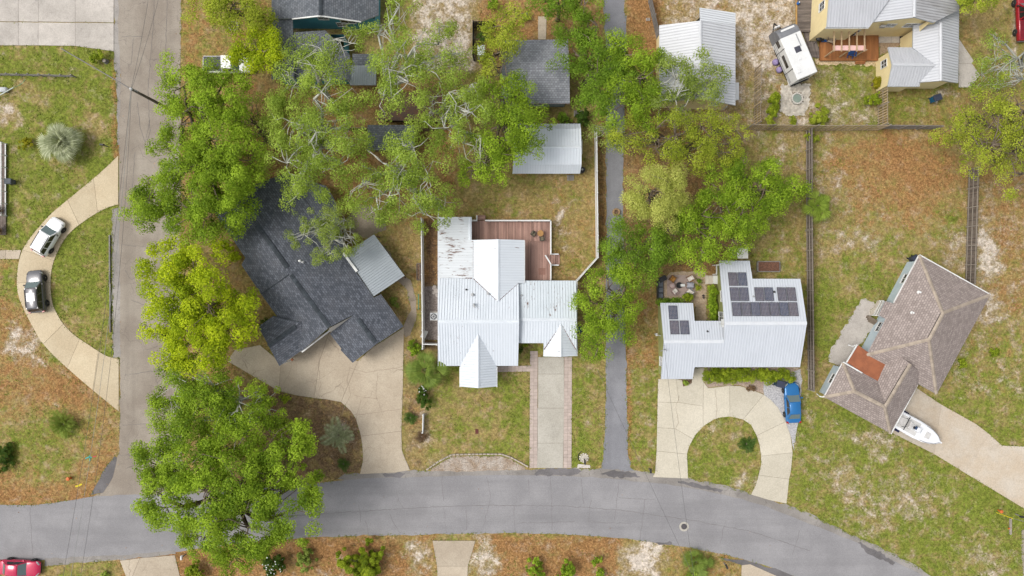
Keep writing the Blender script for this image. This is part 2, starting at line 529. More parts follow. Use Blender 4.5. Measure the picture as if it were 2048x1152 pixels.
col = k.mix(1.0, col, cvm.outputs[0], 'MULTIPLY')
k.bsdf(col, 0.95, 0, 0.1, tex, 0.6, 0.08)
gm_.materials.append(gmat)
ground = bpy.data.objects.new('ground', gm_)
COL.objects.link(ground); tag(ground, kind='structure')

# ------------------------------------------------------------------ paved surfaces
def crack_mat(name, c1, c2, crack, cs=0.35, cw=0.012, cf=0.7, rough=0.9, streak=None, stain=0.4, gs=10.0):
    if name in MATS: return MATS[name]
    c1 = dim(c1); c2 = dim(c2)
    m, t = new_mat(name); k = NT(t)
    p = k.pos()
    n1 = k.noise(p, 0.25, 5, 0.6)
    n2 = k.noise(p, gs, 3, 0.7)
    n3 = k.noise(p, 1.4, 5, 0.65)
    col = k.mix(k.step(n1, 0.35, 0.68), c1, c2)
    if streak:
        ns = k.noise(k.mapping(p, streak), 1.0, 4, 0.6)
        col = k.mix(k.step(ns, 0.42, 0.7, 0, 0.4), col, tuple(x * 0.72 for x in c1))
    col = k.mix(k.step(n3, 0.5, 0.78, 0, stain), col, tuple(x * 0.6 for x in c2))
    oi = k.n('ShaderNodeObjectInfo')
    g = k.math('MULTIPLY', k.step(n2, 0.25, 0.75, 0.84, 1.13), k.step(oi.outputs['Random'], 0, 1, 0.91, 1.06))
    bl = k.noise(k.mapping(p, (1, 1, 1), (0, 0, 1), (3, 8, 2)), 0.6, 6, 0.7, 0.6)
    col = k.mix(k.step(bl, 0.55, 0.75, 0, stain + 0.1), col, tuple(x * 0.68 for x in c1))
    cv = k.n('ShaderNodeCombineColor')
    for i in range(3): k.l(g, cv.inputs[i])
    col = k.mix(1.0, col, cv.outputs[0], 'MULTIPLY')
    wob = k.n('ShaderNodeTexNoise', i_Scale=0.8, i_Detail=5.0)
    k.l(p, wob.inputs['Vector'])
    w2 = k.n('ShaderNodeVectorMath', operation='MULTIPLY_ADD')
    k.l(wob.outputs['Color'], w2.inputs[0]); w2.inputs[1].default_value = (1.3, 1.3, 0); k.l(p, w2.inputs[2])
    vo = k.n('ShaderNodeTexVoronoi', feature='DISTANCE_TO_EDGE', i_Scale=cs)
    k.l(w2.outputs[0], vo.inputs['Vector'])
    cr = k.step(vo.outputs['Distance'], 0.0, cw, 1.0, 0.0)
    gate = k.step(k.noise(k.mapping(p, (1, 1, 1), (0, 0, 0), (9, 3, 0)), 0.3, 2), 0.42, 0.55)
    cr = k.math('MULTIPLY', k.math('MULTIPLY', cr, gate), cf)
    col = k.mix(cr, col, crack)
    k.bsdf(col, rough, 0, 0.2, n2, 0.25, 0.01)
    MATS[name] = m
    return m

ASPH_MAIN = crack_mat('asphalt_grey', (0.232, 0.225, 0.23), (0.28, 0.272, 0.276), (0.15, 0.145, 0.15), 0.25, 0.004, 0.25, streak=(0.03, 0.5, 1), stain=0.1)
ASPH_OLD = crack_mat('asphalt_old', (0.262, 0.222, 0.182), (0.345, 0.303, 0.252), (0.10, 0.085, 0.08), 0.5, 0.012, 0.6, streak=(0.5, 0.03, 1), stain=0.3)
ASPH_LANE = crack_mat('asphalt_lane', (0.215, 0.215, 0.23), (0.27, 0.27, 0.285), (0.14, 0.14, 0.14), 0.2, 0.004, 0.4, streak=(0.6, 0.04, 1), stain=0.25)
ASPH_DARK = crack_mat('asphalt_patch', (0.12, 0.112, 0.112), (0.19, 0.178, 0.18), (0.05, 0.05, 0.05), 0.8, 0.01, 0.4)
ASPH_EDGE = crack_mat('asphalt_edge', (0.24, 0.22, 0.20), (0.34, 0.315, 0.29), (0.10, 0.09, 0.08), 1.1, 0.02, 0.7, stain=0.6)
CONC_CREAM = crack_mat('concrete_cream', (0.506, 0.412, 0.277), (0.560, 0.470, 0.327), (0.3, 0.24, 0.17), 0.12, 0.003, 0.3, stain=0.12)
CONC_PINK = crack_mat('concrete_tan', (0.423, 0.352, 0.267), (0.487, 0.415, 0.321), (0.20, 0.16, 0.12), 0.3, 0.007, 0.75, stain=0.28)
CONC_WHITE = crack_mat('concrete_pale', (0.512, 0.466, 0.372), (0.563, 0.515, 0.418), (0.34, 0.3, 0.24), 0.2, 0.004, 0.4, stain=0.15)
CONC_BUFF = crack_mat('concrete_buff', (0.470, 0.386, 0.290), (0.512, 0.454, 0.378), (0.3, 0.22, 0.15), 0.12, 0.003, 0.25, stain=0.3)
CONC_GREY = crack_mat('concrete_grey', (0.42, 0.385, 0.345), (0.55, 0.505, 0.455), (0.2, 0.17, 0.15), 0.3, 0.005, 0.5, stain=0.55)
CONC_MID = crack_mat('concrete_driveway', (0.395, 0.369, 0.315), (0.456, 0.429, 0.372), (0.3, 0.27, 0.22), 0.2, 0.004, 0.4, stain=0.3)
JOINT = mat('joint_sand', (0.13, 0.10, 0.07), (0.2, 0.15, 0.1))

def dense(pts, step=0.7, jit=0.0, closed=True):
    out = []
    n = len(pts)
    for i in range(n if closed else n - 1):
        a = Vector(pts[i]); b = Vector(pts[(i + 1) % n])
        m = max(1, int((b - a).length / step))
        d = (b - a)
        nrm = Vector((-d.y, d.x)).normalized() if d.length > 1e-6 else Vector((0, 0))
        for j in range(m):
            q = a.lerp(b, j / m)
            if jit: q = q + nrm * random.gauss(0, jit)
            out.append((q.x, q.y))
    if not closed: out.append(tuple(pts[-1]))
    return out

def px2(pts): return [tuple(P(x, y)[:2]) for x, y in pts]

PAVED = []
def sheet(name, pts, z, m, jit=0.06, kind='structure', step=0.6, label=None, cat=None):
    w = px2(pts)
    PAVED.append(np.array(w))
    poly = dense(w, step, jit)
    mb = MB().prism(poly, -0.05, z)
    o = mb.build(name, m)
    return tag(o, label, cat, kind=kind)

def catmull(pts, n=6):
    out = []
    for i in range(len(pts) - 1):
        p0 = Vector(pts[max(i - 1, 0)]); p1 = Vector(pts[i]); p2 = Vector(pts[i + 1]); p3 = Vector(pts[min(i + 2, len(pts) - 1)])
        for j in range(n):
            t = j / n
            q = 0.5 * ((2 * p1) + (p2 - p0) * t + (2 * p0 - 5 * p1 + 4 * p2 - p3) * t * t + (3 * p1 - p0 - 3 * p2 + p3) * t ** 3)
            out.append((q.x, q.y))
    out.append(tuple(pts[-1]))
    return out

road_top = catmull([(-700, 1020), (-200, 1013), (0, 1010), (75, 1009), (180, 994), (250, 990), (400, 985), (560, 972), (640, 965), (730, 957), (850, 953), (1000, 950), (1100, 951), (1200, 956), (1300, 965), (1400, 980), (1500, 1003), (1600, 1040), (1700, 1080), (1780, 1118), (1850, 1155), (1960, 1230), (2300, 1480)])
road_bot = catmull([(-700, 1135), (-200, 1130), (0, 1127), (87, 1120), (146, 1116), (240, 1113), (350, 1104), (400, 1096), (500, 1085), (620, 1075), (700, 1072), (900, 1068), (1000, 1066), (1100, 1068), (1200, 1073), (1300, 1084), (1400, 1099), (1500, 1122), (1570, 1145), (1660, 1185), (1800, 1260), (2100, 1440)])
sheet('side_road', [(238, -700), (237, 60), (241, 160), (238, 300), (238, 420), (240, 560), (240, 830), (238, 900), (226, 950), (206, 984), (182, 996), (182, 1030), (420, 1030), (420, 984), (385, 970), (366, 930), (362, 800), (361, 600), (361, 400), (360, 140), (362, 0), (362, -700)], 0.012, ASPH_OLD, 0.05)
sheet('main_road', road_top + road_bot[::-1], 0.018, ASPH_MAIN, 0.04)
lane_l = [(1206, -600), (1208, 0), (1211, 90), (1212, 300), (1213, 480), (1212, 640), (1211, 800), (1209, 890), (1203, 938)]
lane_r = [(1268, 942), (1257, 915), (1255, 850), (1252, 740), (1251, 640), (1246, 480), (1247, 300), (1253, 110), (1252, 30), (1250, 0), (1248, -600)]
sheet('lane', catmull(lane_l, 4) + catmull(lane_r, 4), 0.014, ASPH_LANE, 0.07)
# broken road shoulders
sheet('road_shoulder', [(228, -100), (228, 105), (232, 160), (234, 290), (243, 290), (243, 160), (239, -100)], 0.008, ASPH_EDGE, 0.07)
sheet('road_shoulder', [(224, 418), (225, 715), (242, 715), (242, 415)], 0.008, ASPH_EDGE, 0.08)
sheet('road_shoulder', [(205, 945), (229, 912), (234, 915), (226, 955), (206, 985), (182, 990)], 0.022, ASPH_DARK, 0.03)
sheet('road_shoulder', [(675, 958), (690, 948), (850, 941), (1050, 938), (1140, 936), (1260, 938), (1320, 948), (1390, 958), (1480, 980), (1560, 1005), (1610, 1025), (1700, 1068), (1780, 1105), (1850, 1142), (1900, 1178), (1880, 1180), (1840, 1156), (1700, 1084), (1600, 1044), (1480, 1002), (1300, 969), (1100, 955), (850, 957), (700, 963)], 0.010, ASPH_EDGE, 0.09)
sheet('road_shoulder', [(90, 1117), (240, 1110), (350, 1100), (352, 1108), (300, 1114), (246, 1120), (180, 1124), (90, 1132)], 0.021, ASPH_EDGE, 0.06)
sheet('road_shoulder', [(1480, 1118), (1560, 1140), (1600, 1158), (1590, 1168), (1540, 1150), (1440, 1116)], 0.021, ASPH_DARK, 0.06)
for q in ([(1068, 948), (1078, 937), (1140, 937), (1166, 942), (1150, 950), (1090, 951)],
          [(1200, 949), (1212, 942), (1250, 942), (1270, 946), (1282, 955), (1262, 954), (1240, 956)],
          [(765, 948), (800, 944), (812, 946), (800, 954), (770, 955)],
          [(1355, 962), (1400, 968), (1445, 980), (1440, 984), (1390, 974), (1356, 966)],
          [(1715, 1085), (1760, 1104), (1790, 1125), (1785, 1130), (1740, 1110)],
          [(1310, 1083), (1345, 1086), (1342, 1090), (1312, 1087)]):
    sheet('asphalt_patch', q, 0.024, ASPH_DARK, 0.07, step=0.3)
sheet('lane_end', [(2043, 1060), (2046, 1160), (2300, 1200), (2300, 1040)], 0.012, ASPH_OLD, 0.04)

def slabs(name, polys, m, z=0.05, gap=0.014, base=None, label=None):
    """a concrete surface cast as separate slabs over a sunken joint bed"""
    root = None
    allp = []
    for q in polys: allp.extend(q)
    mbb = MB()
    first = True
    for q in polys:
        w = px2(q)
        PAVED.append(np.array(w))
        mbb.prism(w, -0.06, z - 0.035)
    root = mbb.build(name, JOINT)
    tag(root, kind='structure')
    for q in polys:
        w = px2(q)
        c = Vector((sum(a[0] for a in w) / len(w), sum(a[1] for a in w) / len(w)))
        w2 = inset(w, gap)
        MB().prism(w2, z - 0.06, z + random.uniform(-0.004, 0.004)).build('slab', m, root)
    return root

def inset(w, d):
    n = len(w)
    a = sum(w[i][0] * w[(i + 1) % n][1] - w[(i + 1) % n][0] * w[i][1] for i in range(n))
    s = 1 if a > 0 else -1
    out = []
    for i in range(n):
        p0 = Vector(w[i - 1][:2]); p1 = Vector(w[i][:2]); p2 = Vector(w[(i + 1) % n][:2])
        e1 = (p1 - p0).normalized(); e2 = (p2 - p1).normalized()
        n1 = Vector((-e1.y, e1.x)) * s; n2 = Vector((-e2.y, e2.x)) * s
        b = n1 + n2
        if b.length < 1e-4: b = n1
        b.normalize()
        q = p1 + b * (d / max(0.35, b.dot(n1)))
        out.append((q.x, q.y))
    return out

def strip_slabs(name, left, right, n, m, sub=4, z=0.05):
    """curved drive: left and right edge polylines, cut across into n slabs"""
    def resample(pts, k):
        pts = [Vector(p) for p in pts]
        L = [0]
        for i in range(1, len(pts)): L.append(L[-1] + (pts[i] - pts[i - 1]).length)
        out = []
        for j in range(k + 1):
            t = L[-1] * j / k
            i = max(1, next((i for i in range(1, len(L)) if L[i] >= t - 1e-6), len(L) - 1))
            f = (t - L[i - 1]) / max(1e-6, L[i] - L[i - 1])
            q = pts[i - 1].lerp(pts[i], f); out.append((q.x, q.y))
        return out
    a = resample(catmull(left), n * sub); b = resample(catmull(right), n * sub)
    polys = [a[i * sub:(i + 1) * sub + 1] + b[i * sub:(i + 1) * sub + 1][::-1] for i in range(n)]
    return slabs(name, polys, m, z)

strip_slabs('circular_driveway',
    [(237, 311), (200, 346), (163, 377), (128, 406), (101, 429), (69, 465), (52, 488), (42, 508), (36, 536), (34, 567), (38, 595), (50, 623), (66, 654), (85, 686), (115, 718), (146, 746), (182, 777), (238, 823)],
    [(237, 409), (222, 413), (201, 422), (174, 439), (146, 460), (128, 481), (115, 505), (106, 529), (102, 554), (102, 581), (106, 609), (116, 630), (128, 649), (149, 670), (174, 687), (212, 711), (238, 718)], 10, CONC_CREAM)
slabs('footpath', [[(-60, 500), (12, 500), (12, 518), (-60, 518)], [(12, 500), (43, 500), (38, 518), (12, 518)]], CONC_PINK)
xs_ = [-120, -40, 37, 77, 151, 228]
slabs('parking_apron', [[(xs_[i], -150), (xs_[i + 1], -150), (xs_[i + 1], 43 + i * 0.6), (xs_[i], 42 + i * 0.5)] for i in range(5)]
      + [[(xs_[i], 43 + i * 0.6), (xs_[i + 1], 44 + i * 0.6), (xs_[i + 1], (91, 91, 91, 92, 103)[i]), (xs_[i], (90, 91, 91, 91, 92)[i])] for i in range(5)], CONC_GREY)
# drive of the dark-roofed house
slabs('forecourt', [
    [(455, 722), (470, 700), (520, 690), (562, 725), (558, 782), (520, 760)],
    [(562, 725), (604, 690), (660, 660), (640, 720), (628, 796), (590, 790), (558, 782)],
    [(660, 660), (705, 720), (716, 722), (682, 804), (655, 799), (628, 796), (640, 720)],
    [(716, 722), (745, 695), (808, 655), (806, 770), (803, 862), (722, 872), (712, 838), (702, 822), (682, 804)],
    [(722, 872), (803, 862), (804, 900), (812, 922), (820, 940), (790, 945), (720, 948), (726, 920), (725, 895)]], CONC_PINK)
sheet('concrete_patch', [(788, 942), (812, 922), (820, 940), (806, 944)], 0.03, ASPH_EDGE, 0.03)
sheet('garden_path', [(705, 470), (690, 440), (715, 410), (745, 412), (772, 440), (772, 458), (745, 470), (780, 505), (805, 550), (822, 560), (833, 600), (833, 640), (820, 670), (810, 675), (806, 650), (822, 620), (815, 580), (795, 560), (760, 500), (735, 478)], 0.03, crack_mat('concrete_mossy', (0.25, 0.205, 0.15), (0.37, 0.31, 0.25), (0.12, 0.1, 0.08), 0.5, 0.01, 0.5, stain=0.7), 0.05)
# paver-edged driveway in front of the white house
pav = mat('paver_pink', (0.47, 0.385, 0.335), (0.40, 0.33, 0.29), 2.0, 0.9, rnd=0.06, grain=0.1)
slabs('driveway', [[(1076, 714), (1128, 714), (1128, 748), (1076, 748)], [(1076, 748), (1128, 748), (1128, 816), (1076, 816)], [(1075, 816), (1128, 816), (1127, 886), (1075, 886)], [(1075, 886), (1127, 886), (1126, 936), (1074, 936)]], CONC_MID)

def pavers(name, quad, nu, nv, m, label=None):
    """a paved strip: the corner quad in pixels, nu x nv single pavers"""
    c = [P(*q) for q in quad]
    w = [tuple(v[:2]) for v in c]
    PAVED.append(np.array(w))
    root = MB().prism(w, -0.05, 0.035).build(name, mat('paver_joint', (0.30, 0.25, 0.21)))
    tag(root, kind='structure')
    for j in range(nv):
        for i in range(nu):
            u0, u1, v0, v1 = i / nu, (i + 1) / nu, j / nv, (j + 1) / nv
            def q(u, v): return c[0].lerp(c[1], u).lerp(c[3].lerp(c[2], u), v)
            pp = inset([tuple(q(*a)[:2]) for a in ((u0, v0), (u1, v0), (u1, v1), (u0, v1))], 0.012)
            MB().prism(pp, 0.0, 0.05 + random.uniform(-.004, .004)).build('paver', m, root)
    return root
pavers('paver_strip', [(1060, 702), (1075.5, 702), (1074.5, 936), (1059, 936)], 2, 34, pav)
pavers('paver_strip', [(1128.5, 714), (1144, 714), (1143, 936), (1126.5, 936)], 2, 32, pav)
pavers('paver_walk', [(993, 733), (1060, 731), (1060, 743), (993, 744)], 9, 2, pav)

# circular drive of the house with solar panels
slabs('horseshoe_driveway', [
    [(1316, 758), (1352, 758), (1358, 805), (1315, 804)],
    [(1352, 758), (1364, 760), (1366, 772), (1383, 765), (1389, 736), (1407, 736), (1407, 764), (1406, 812), (1358, 805)],
    [(1315, 804), (1358, 805), (1406, 812), (1406, 853), (1392, 868), (1386, 878), (1350, 857), (1314, 855)],
    [(1314, 855), (1350, 857), (1386, 878), (1378, 893), (1374, 908), (1313, 902)],
    [(1313, 902), (1374, 908), (1376, 957), (1305, 954), (1310, 945)],
    [(1407, 764), (1416, 776), (1437, 774), (1459, 771), (1459.5, 833), (1440, 835), (1427, 839), (1406, 853), (1406, 812)],
    [(1459, 771), (1480, 772), (1500, 778), (1527, 789), (1486, 839), (1470, 835), (1459.5, 833)],
    [(1527, 789), (1542, 800), (1556, 815), (1571, 843), (1513, 871), (1502, 850), (1486, 839)],
    [(1571, 843), (1581, 872), (1585, 905), (1522, 912), (1519, 890), (1513, 871)],
    [(1585, 905), (1582, 940), (1578, 958), (1517, 950), (1522, 930), (1522, 912)],
    [(1578, 958), (1573, 1007), (1538, 1000), (1502, 989), (1512, 968), (1517, 950)]], CONC_WHITE)
sheet('gravel_strip', [(1527, 757), (1560, 752), (1600, 738), (1604, 760), (1598, 840), (1590, 880), (1586, 902), (1580, 868), (1568, 838), (1555, 815), (1527, 789)], 0.02, mat('gravel', (0.33, 0.325, 0.335), (0.47, 0.46, 0.46), 6.0, 0.95, grain=0.35, gscale=9.0, bump=0.5), 0.05)
sheet('planting_bed', [(1407, 735), (1600, 735), (1575, 752), (1527, 757), (1527, 788), (1500, 777), (1480, 771), (1459, 770), (1437, 773), (1416, 775), (1408, 764)], 0.03, mat('bed_pebbles', (0.30, 0.225, 0.175), (0.40, 0.315, 0.25), 3.0, 0.95, grain=0.35, gscale=8.0, bump=0.5), 0.03)
sheet('planting_bed', [(1364, 759), (1384, 759), (1383, 766), (1375, 771), (1366, 773)], 0.06, mat('bed_soil', (0.11, 0.07, 0.045), (0.2, 0.13, 0.085), 4.0, 0.95, grain=0.35, gscale=8.0, bump=0.5), 0.02)
sheet('patio_gravel', [(1322, 561), (1341, 545), (1375, 542), (1411, 543), (1413, 555), (1413, 645), (1392, 645), (1390, 608), (1384, 604), (1322, 601)], 0.025, mat('patio_gravel', (0.37, 0.275, 0.185), (0.45, 0.35, 0.25), 3.0, 0.95, grain=0.25, gscale=9.0), 0.03)
# brown-roofed house: drive and worn patio
slabs('boat_driveway', [
    [(1781, 864), (1833, 776), (1882, 809), (1868, 908)],
    [(1882, 809), (1951, 847.5), (1978, 868), (1930, 946), (1868, 908)],
    [(1978, 868), (2003, 891), (2048, 893), (2150, 893), (2150, 1085), (2048, 1017), (1930, 946)]], CONC_BUFF, gap=0.006)
sheet('worn_patio', [(1725, 597), (1748, 604), (1740, 632), (1752, 648), (1700, 714), (1688, 735), (1672, 728), (1655, 722), (1662, 700), (1684, 664), (1700, 636)], 0.03, CONC_GREY, 0.12, step=0.3)
slabs('garden_path', [[(1076, 33), (1093, 33), (1093, 52), (1076, 52)], [(1076, 52), (1093, 52), (1092, 79), (1076, 79)]], CONC_PINK)
slabs('yard_path', [[(1917, 77), (1947, 122), (1943, 127), (1917, 127)], [(1917, 127), (1943, 127), (1960, 150), (1940, 175), (1917, 175)]], CONC_GREY)
slabs('small_driveway', [[(865, 1081), (951, 1081), (936, 1132), (874, 1132)], [(874, 1132), (936, 1132), (930, 1240), (878, 1240)]], CONC_PINK)
slabs('small_driveway', [[(240, 1121), (280, 1116), (262, 1160), (255, 1160)], [(280, 1116), (350, 1110), (362, 1160), (262, 1160)]], CONC_PINK)
slabs('small_driveway', [[(1483, 1130), (1500, 1128), (1590, 1168), (1600, 1230), (1480, 1230)]], CONC_PINK)
sheet('sand_patch', [(1630, 118), (1640, 117), (1755, 121), (1753, 131), (1700, 129), (1640, 131)], 0.012, mat('yellow_gravel', (0.52, 0.38, 0.21), (0.6, 0.48, 0.32), 3.0, 0.95, grain=0.3, gscale=6.0), 0.12, step=0.3)
sheet('pebble_bed', [(862, 937), (904, 913), (1003, 912), (1021, 917), (1050, 934), (1050, 940), (862, 943)], 0.012, mat('pebbles', (0.27, 0.20, 0.14), (0.40, 0.35, 0.30), 1.0, 0.95, grain=0.4, gscale=7.0, bump=0.5), 0.06)
sheet('gravel_strip', [(848, 572), (878, 572), (878, 680), (848, 680)], 0.012, mat('dark_gravel', (0.17, 0.14, 0.125), (0.26, 0.22, 0.2), 2.0, 0.95, grain=0.4, gscale=8.0, bump=0.5), 0.05)
# ------------------------------------------------------------------ houses
def clip_half(poly, a, side):
    """keep u >= a (side 1) or u <= a (side -1); poly of (u, v)"""
    out = []
    n = len(poly)
    for i in range(n):
        p = poly[i]; q = poly[(i + 1) % n]
        dp = (p[0] - a) * side; dq = (q[0] - a) * side
        if dp >= 0: out.append(p)
        if (dp < 0) != (dq < 0):
            t = dp / (dp - dq)
            out.append((p[0] + (q[0] - p[0]) * t, p[1] + (q[1] - p[1]) * t))
    return out

def strip_of(poly, a, b):
    q = clip_half(clip_half(poly, a, 1), b, -1)
    r = []
    for p in q:
        if not r or abs(p[0] - r[-1][0]) + abs(p[1] - r[-1][1]) > 1e-4: r.append(p)
    if len(r) > 2 and abs(r[0][0] - r[-1][0]) + abs(r[0][1] - r[-1][1]) < 1e-4: r.pop()
    return r if len(r) >= 3 else None

def inside(poly, x, y):
    c = False
    n = len(poly)
    for i in range(n):
        x1, y1 = poly[i][:2]; x2, y2 = poly[(i + 1) % n][:2]
        if (y1 > y) != (y2 > y) and x < (x2 - x1) * (y - y1) / (y2 - y1) + x1: c = not c
    return c

SEAM_SHADE = mat('roof_underlay_seam_shade', (0.46, 0.49, 0.52), (0.40, 0.43, 0.46), 2, 0.8)  # roof sheathing; its grey in the pan gaps stands in for rib shading
class House:
    def __init__(s, name, label, cat, base, trim):
        trim = SEAM_SHADE if trim is TRIM else trim
        s.root = thing(name, label, cat, P(*base))
        s.sl = []; s.trim = trim; s.caps = []; s.roof = None; s.wallpoly = None
    def slope(s, pts, kind, m, width=0.92, rib=0.3, u=None, lift=0.0):
        w = [P(*p) for p in pts]
        n = Vector((0, 0, 0))
        for i in range(len(w)):
            a = w[i]; b = w[(i + 1) % len(w)]
            n += Vector(((a.y - b.y) * (a.z + b.z), (a.z - b.z) * (a.x + b.x), (a.x - b.x) * (a.y + b.y)))
        n.normalize()
        if n.z < 0: n = -n
        c = sum(w, Vector()) / len(w)
        ua = Vector((0, 0, 1)).cross(n)
        if ua.length < 0.02: ua = Vector((1, 0, 0))
        if u is not None: ua = Vector((u[0], u[1], 0))
        ua = (ua - n * ua.dot(n)).normalized()
        va = n.cross(ua)
        uv = [((p - c).dot(ua), (p - c).dot(va)) for p in w]
        s.sl.append(dict(w=w, n=n, c=c, u=ua, v=va, uv=uv, kind=kind, m=m, width=width, rib=rib, lift=lift))
        return s
    def z_at(s, x, y):
        best = None
        for d in s.sl:
            if inside(d['w'], x, y):
                z = d['c'].z - (d['n'].x * (x - d['c'].x) + d['n'].y * (y - d['c'].y)) / d['n'].z
                best = z if best is None else max(best, z)
        return best
    def cap(s, a, b, w, m, pieces=0, lift=0.03):
        s.caps.append((P(*a), P(*b), w, m, pieces, lift)); return s
    def finish(s, thick=0.16):
        mb = MB()
        for d in s.sl:
            w = [p - d['n'] * (p - d['c']).dot(d['n']) for p in d['w']]
            n = len(w)
            a = sum(w[i].x * w[(i + 1) % n].y - w[(i + 1) % n].x * w[i].y for i in range(n))
            if a < 0: w = w[::-1]
            vs = [p - Vector((0, 0, thick)) for p in w] + w
            mb.add(vs, [tuple(range(n))[::-1], tuple(range(n, 2 * n))] + [(i, (i + 1) % n, n + (i + 1) % n, n + i) for i in range(n)])
        s.roof = mb.build('roof', s.trim, s.root)
        for d in s.sl:
            lo = min(q[0] for q in d['uv']); hi = max(q[0] for q in d['uv'])
            def emit(mb, poly, z0, z1):
                k = len(poly)
                ar = sum(poly[i][0] * poly[(i + 1) % k][1] - poly[(i + 1) % k][0] * poly[i][1] for i in range(k))
                if ar < 0: poly = poly[::-1]
                vs = []; uvs = []
                for z in (z0, z1):
                    for q in poly:
                        vs.append(d['c'] + d['u'] * q[0] + d['v'] * q[1] + d['n'] * z); uvs.append((q[0] + d['c'].x, q[1] + d['c'].y))
                mb.add(vs, [tuple(range(k))[::-1], tuple(range(k, 2 * k))] + [(i, (i + 1) % k, k + (i + 1) % k, k + i) for i in range(k)], uvs)
            L = d['lift']
            if d['kind'] == 'metal':
                nsheet = max(1, round((hi - lo) / d['width']))
                wd = (hi - lo) / nsheet
                nr = max(1, round(wd / d['rib']))
                for i in range(nsheet):
                    a = lo + wd * i
                    mb = MB(); any_ = False
                    for j in range(nr):
                        e0 = a + wd * j / nr; e1 = a + wd * (j + 1) / nr
                        q = strip_of(d['uv'], e0 + 0.009, e1 - 0.009)  # narrow gaps let the grey underlay draw shading lines beside the ribs
                        if not q: continue
                        any_ = True
                        emit(mb, q, 0.004 + L, 0.03 + L)
                        rp = strip_of(d['uv'], e0 + 0.02, e0 + 0.06)
                        if rp: emit(mb, rp, 0.028 + L, 0.085 + L)
                    if any_: mb.build('roof_sheet', d['m'], s.roof)
            else:
                mb = MB()
                emit(mb, d['uv'], 0.004 + L, 0.03 + L)
                mb.build('roof_slope', d['m'], s.roof)
        for a, b, w, m, pieces, lift in s.caps:
            up = Vector((0, 0, lift + 0.03))
            n = max(1, pieces)
            for i in range(n):
                q0 = a.lerp(b, i / n); q1 = a.lerp(b, (i + 1) / n)
                if pieces:
                    q1 = q0.lerp(q1, 0.97)
                d = (q1 - q0).normalized()
                sx = d.cross(Vector((0, 0, 1))).normalized() * (w / 2)
                dr = Vector((0, 0, 0.05))
                vs = []
                for q in (q0, q1):
                    q = q + up + Vector((0, 0, 0.012 * (i % 2)))
                    vs += [q - sx - dr, q + Vector((0, 0, 0.03)), q + sx - dr, q + sx - dr - Vector((0, 0, 0.06)), q - sx - dr - Vector((0, 0, 0.06))]
                MB().add(vs, [(0, 1, 6, 5), (1, 2, 7, 6), (2, 3, 8, 7), (3, 4, 9, 8), (4, 0, 5, 9), (4, 3, 2, 1, 0), (5, 6, 7, 8, 9)]).build('ridge_cap', m, s.roof)
        return s
    def walls(s, outline, m, d=0.35, name='wall', zdef=2.4, z0=0.0):
        w = [tuple(P(*p)[:2]) for p in outline]
        n = len(w)
        ar = sum(w[i][0] * w[(i + 1) % n][1] - w[(i + 1) % n][0] * w[i][1] for i in range(n))
        if ar < 0: w = w[::-1]
        w = inset(w, d)
        mb = MB()
        for i in range(n):
            a = Vector(w[i]); b = Vector(w[(i + 1) % n])
            k = max(1, int((b - a).length / 0.3))
            ed = (b - a).normalized(); nin = Vector((-ed.y, ed.x))
            vs = []
            for j in range(k + 1):
                q = a.lerp(b, j / k)
                qq = a.lerp(b, min(max(j / k, 0.01), 0.99)) + nin * 0.03
                z = s.z_at(qq.x, qq.y)
                z = (zdef if z is None else z) - 0.1
                vs += [(q.x, q.y, z0), (q.x, q.y, z)]
            mb.add(vs, [(2 * j, 2 * j + 2, 2 * j + 3, 2 * j + 1) for j in range(k)])
        s.wallpoly = w
        return mb.build(name, m, s.root)
    def window(s, edge, t, z, w, h, frame=None, bars=1, name='window', pane=None, poly=None):
        poly = poly or s.wallpoly
        a = Vector(poly[edge]); b = Vector(poly[(edge + 1) % len(poly)])
        e = (b - a).normalized(); o = Vector((e.y, -e.x))
        c = a.lerp(b, t)
        fr = frame or mat('white_trim', (0.74, 0.74, 0.72), None, 2, 0.6)
        def bx(mb, du, dz, ww, hh, out, th):
            cc = c + e * du + o * (out)
            mb.box((cc.x, cc.y, z + dz), (ww, th, hh), math.atan2(e.y, e.x))
        mb = MB()
        f = 0.065
        bx(mb, 0, h / 2 + f / 2, w + 2 * f, f, 0.03, 0.1); bx(mb, 0, -h / 2 - f / 2, w + 2 * f, f, 0.05, 0.14)
        bx(mb, -w / 2 - f / 2, 0, f, h, 0.03, 0.1); bx(mb, w / 2 + f / 2, 0, f, h, 0.03, 0.1)
        for i in range(bars):
            bx(mb, -w / 2 + w * (i + 1) / (bars + 1), 0, 0.045, h, 0.025, 0.06)
        if bars: bx(mb, 0, 0, w, 0.045, 0.025, 0.07)
        wo = mb.build(name, fr, s.root)
        mp = MB(); bx(mp, 0, 0, w, h, 0.0, 0.05)
        mp.build('pane' if name == 'window' else 'leaf', pane or glass_mat(), wo)
        return wo

TRIM = mat('white_trim', (0.74, 0.74, 0.72), None, 2, 0.6)
VENT = mat('vent_grey', (0.3, 0.31, 0.32), (0.4, 0.4, 0.4), 3, 0.5, 0.3)
def vent_pipe(hs, px, py, h, m=None, r=0.07, tall=0.35):
    c = P(px, py, h)
    z = hs.z_at(c.x, c.y) or h
    MB().lathe([(r * 2.2, -0.05), (r * 2.2, 0.05), (r, 0.08), (r, tall), (r * 1.3, tall), (r * 1.3, tall + 0.06)], (c.x, c.y, z), 10).build('vent_pipe', m or VENT, hs.root)

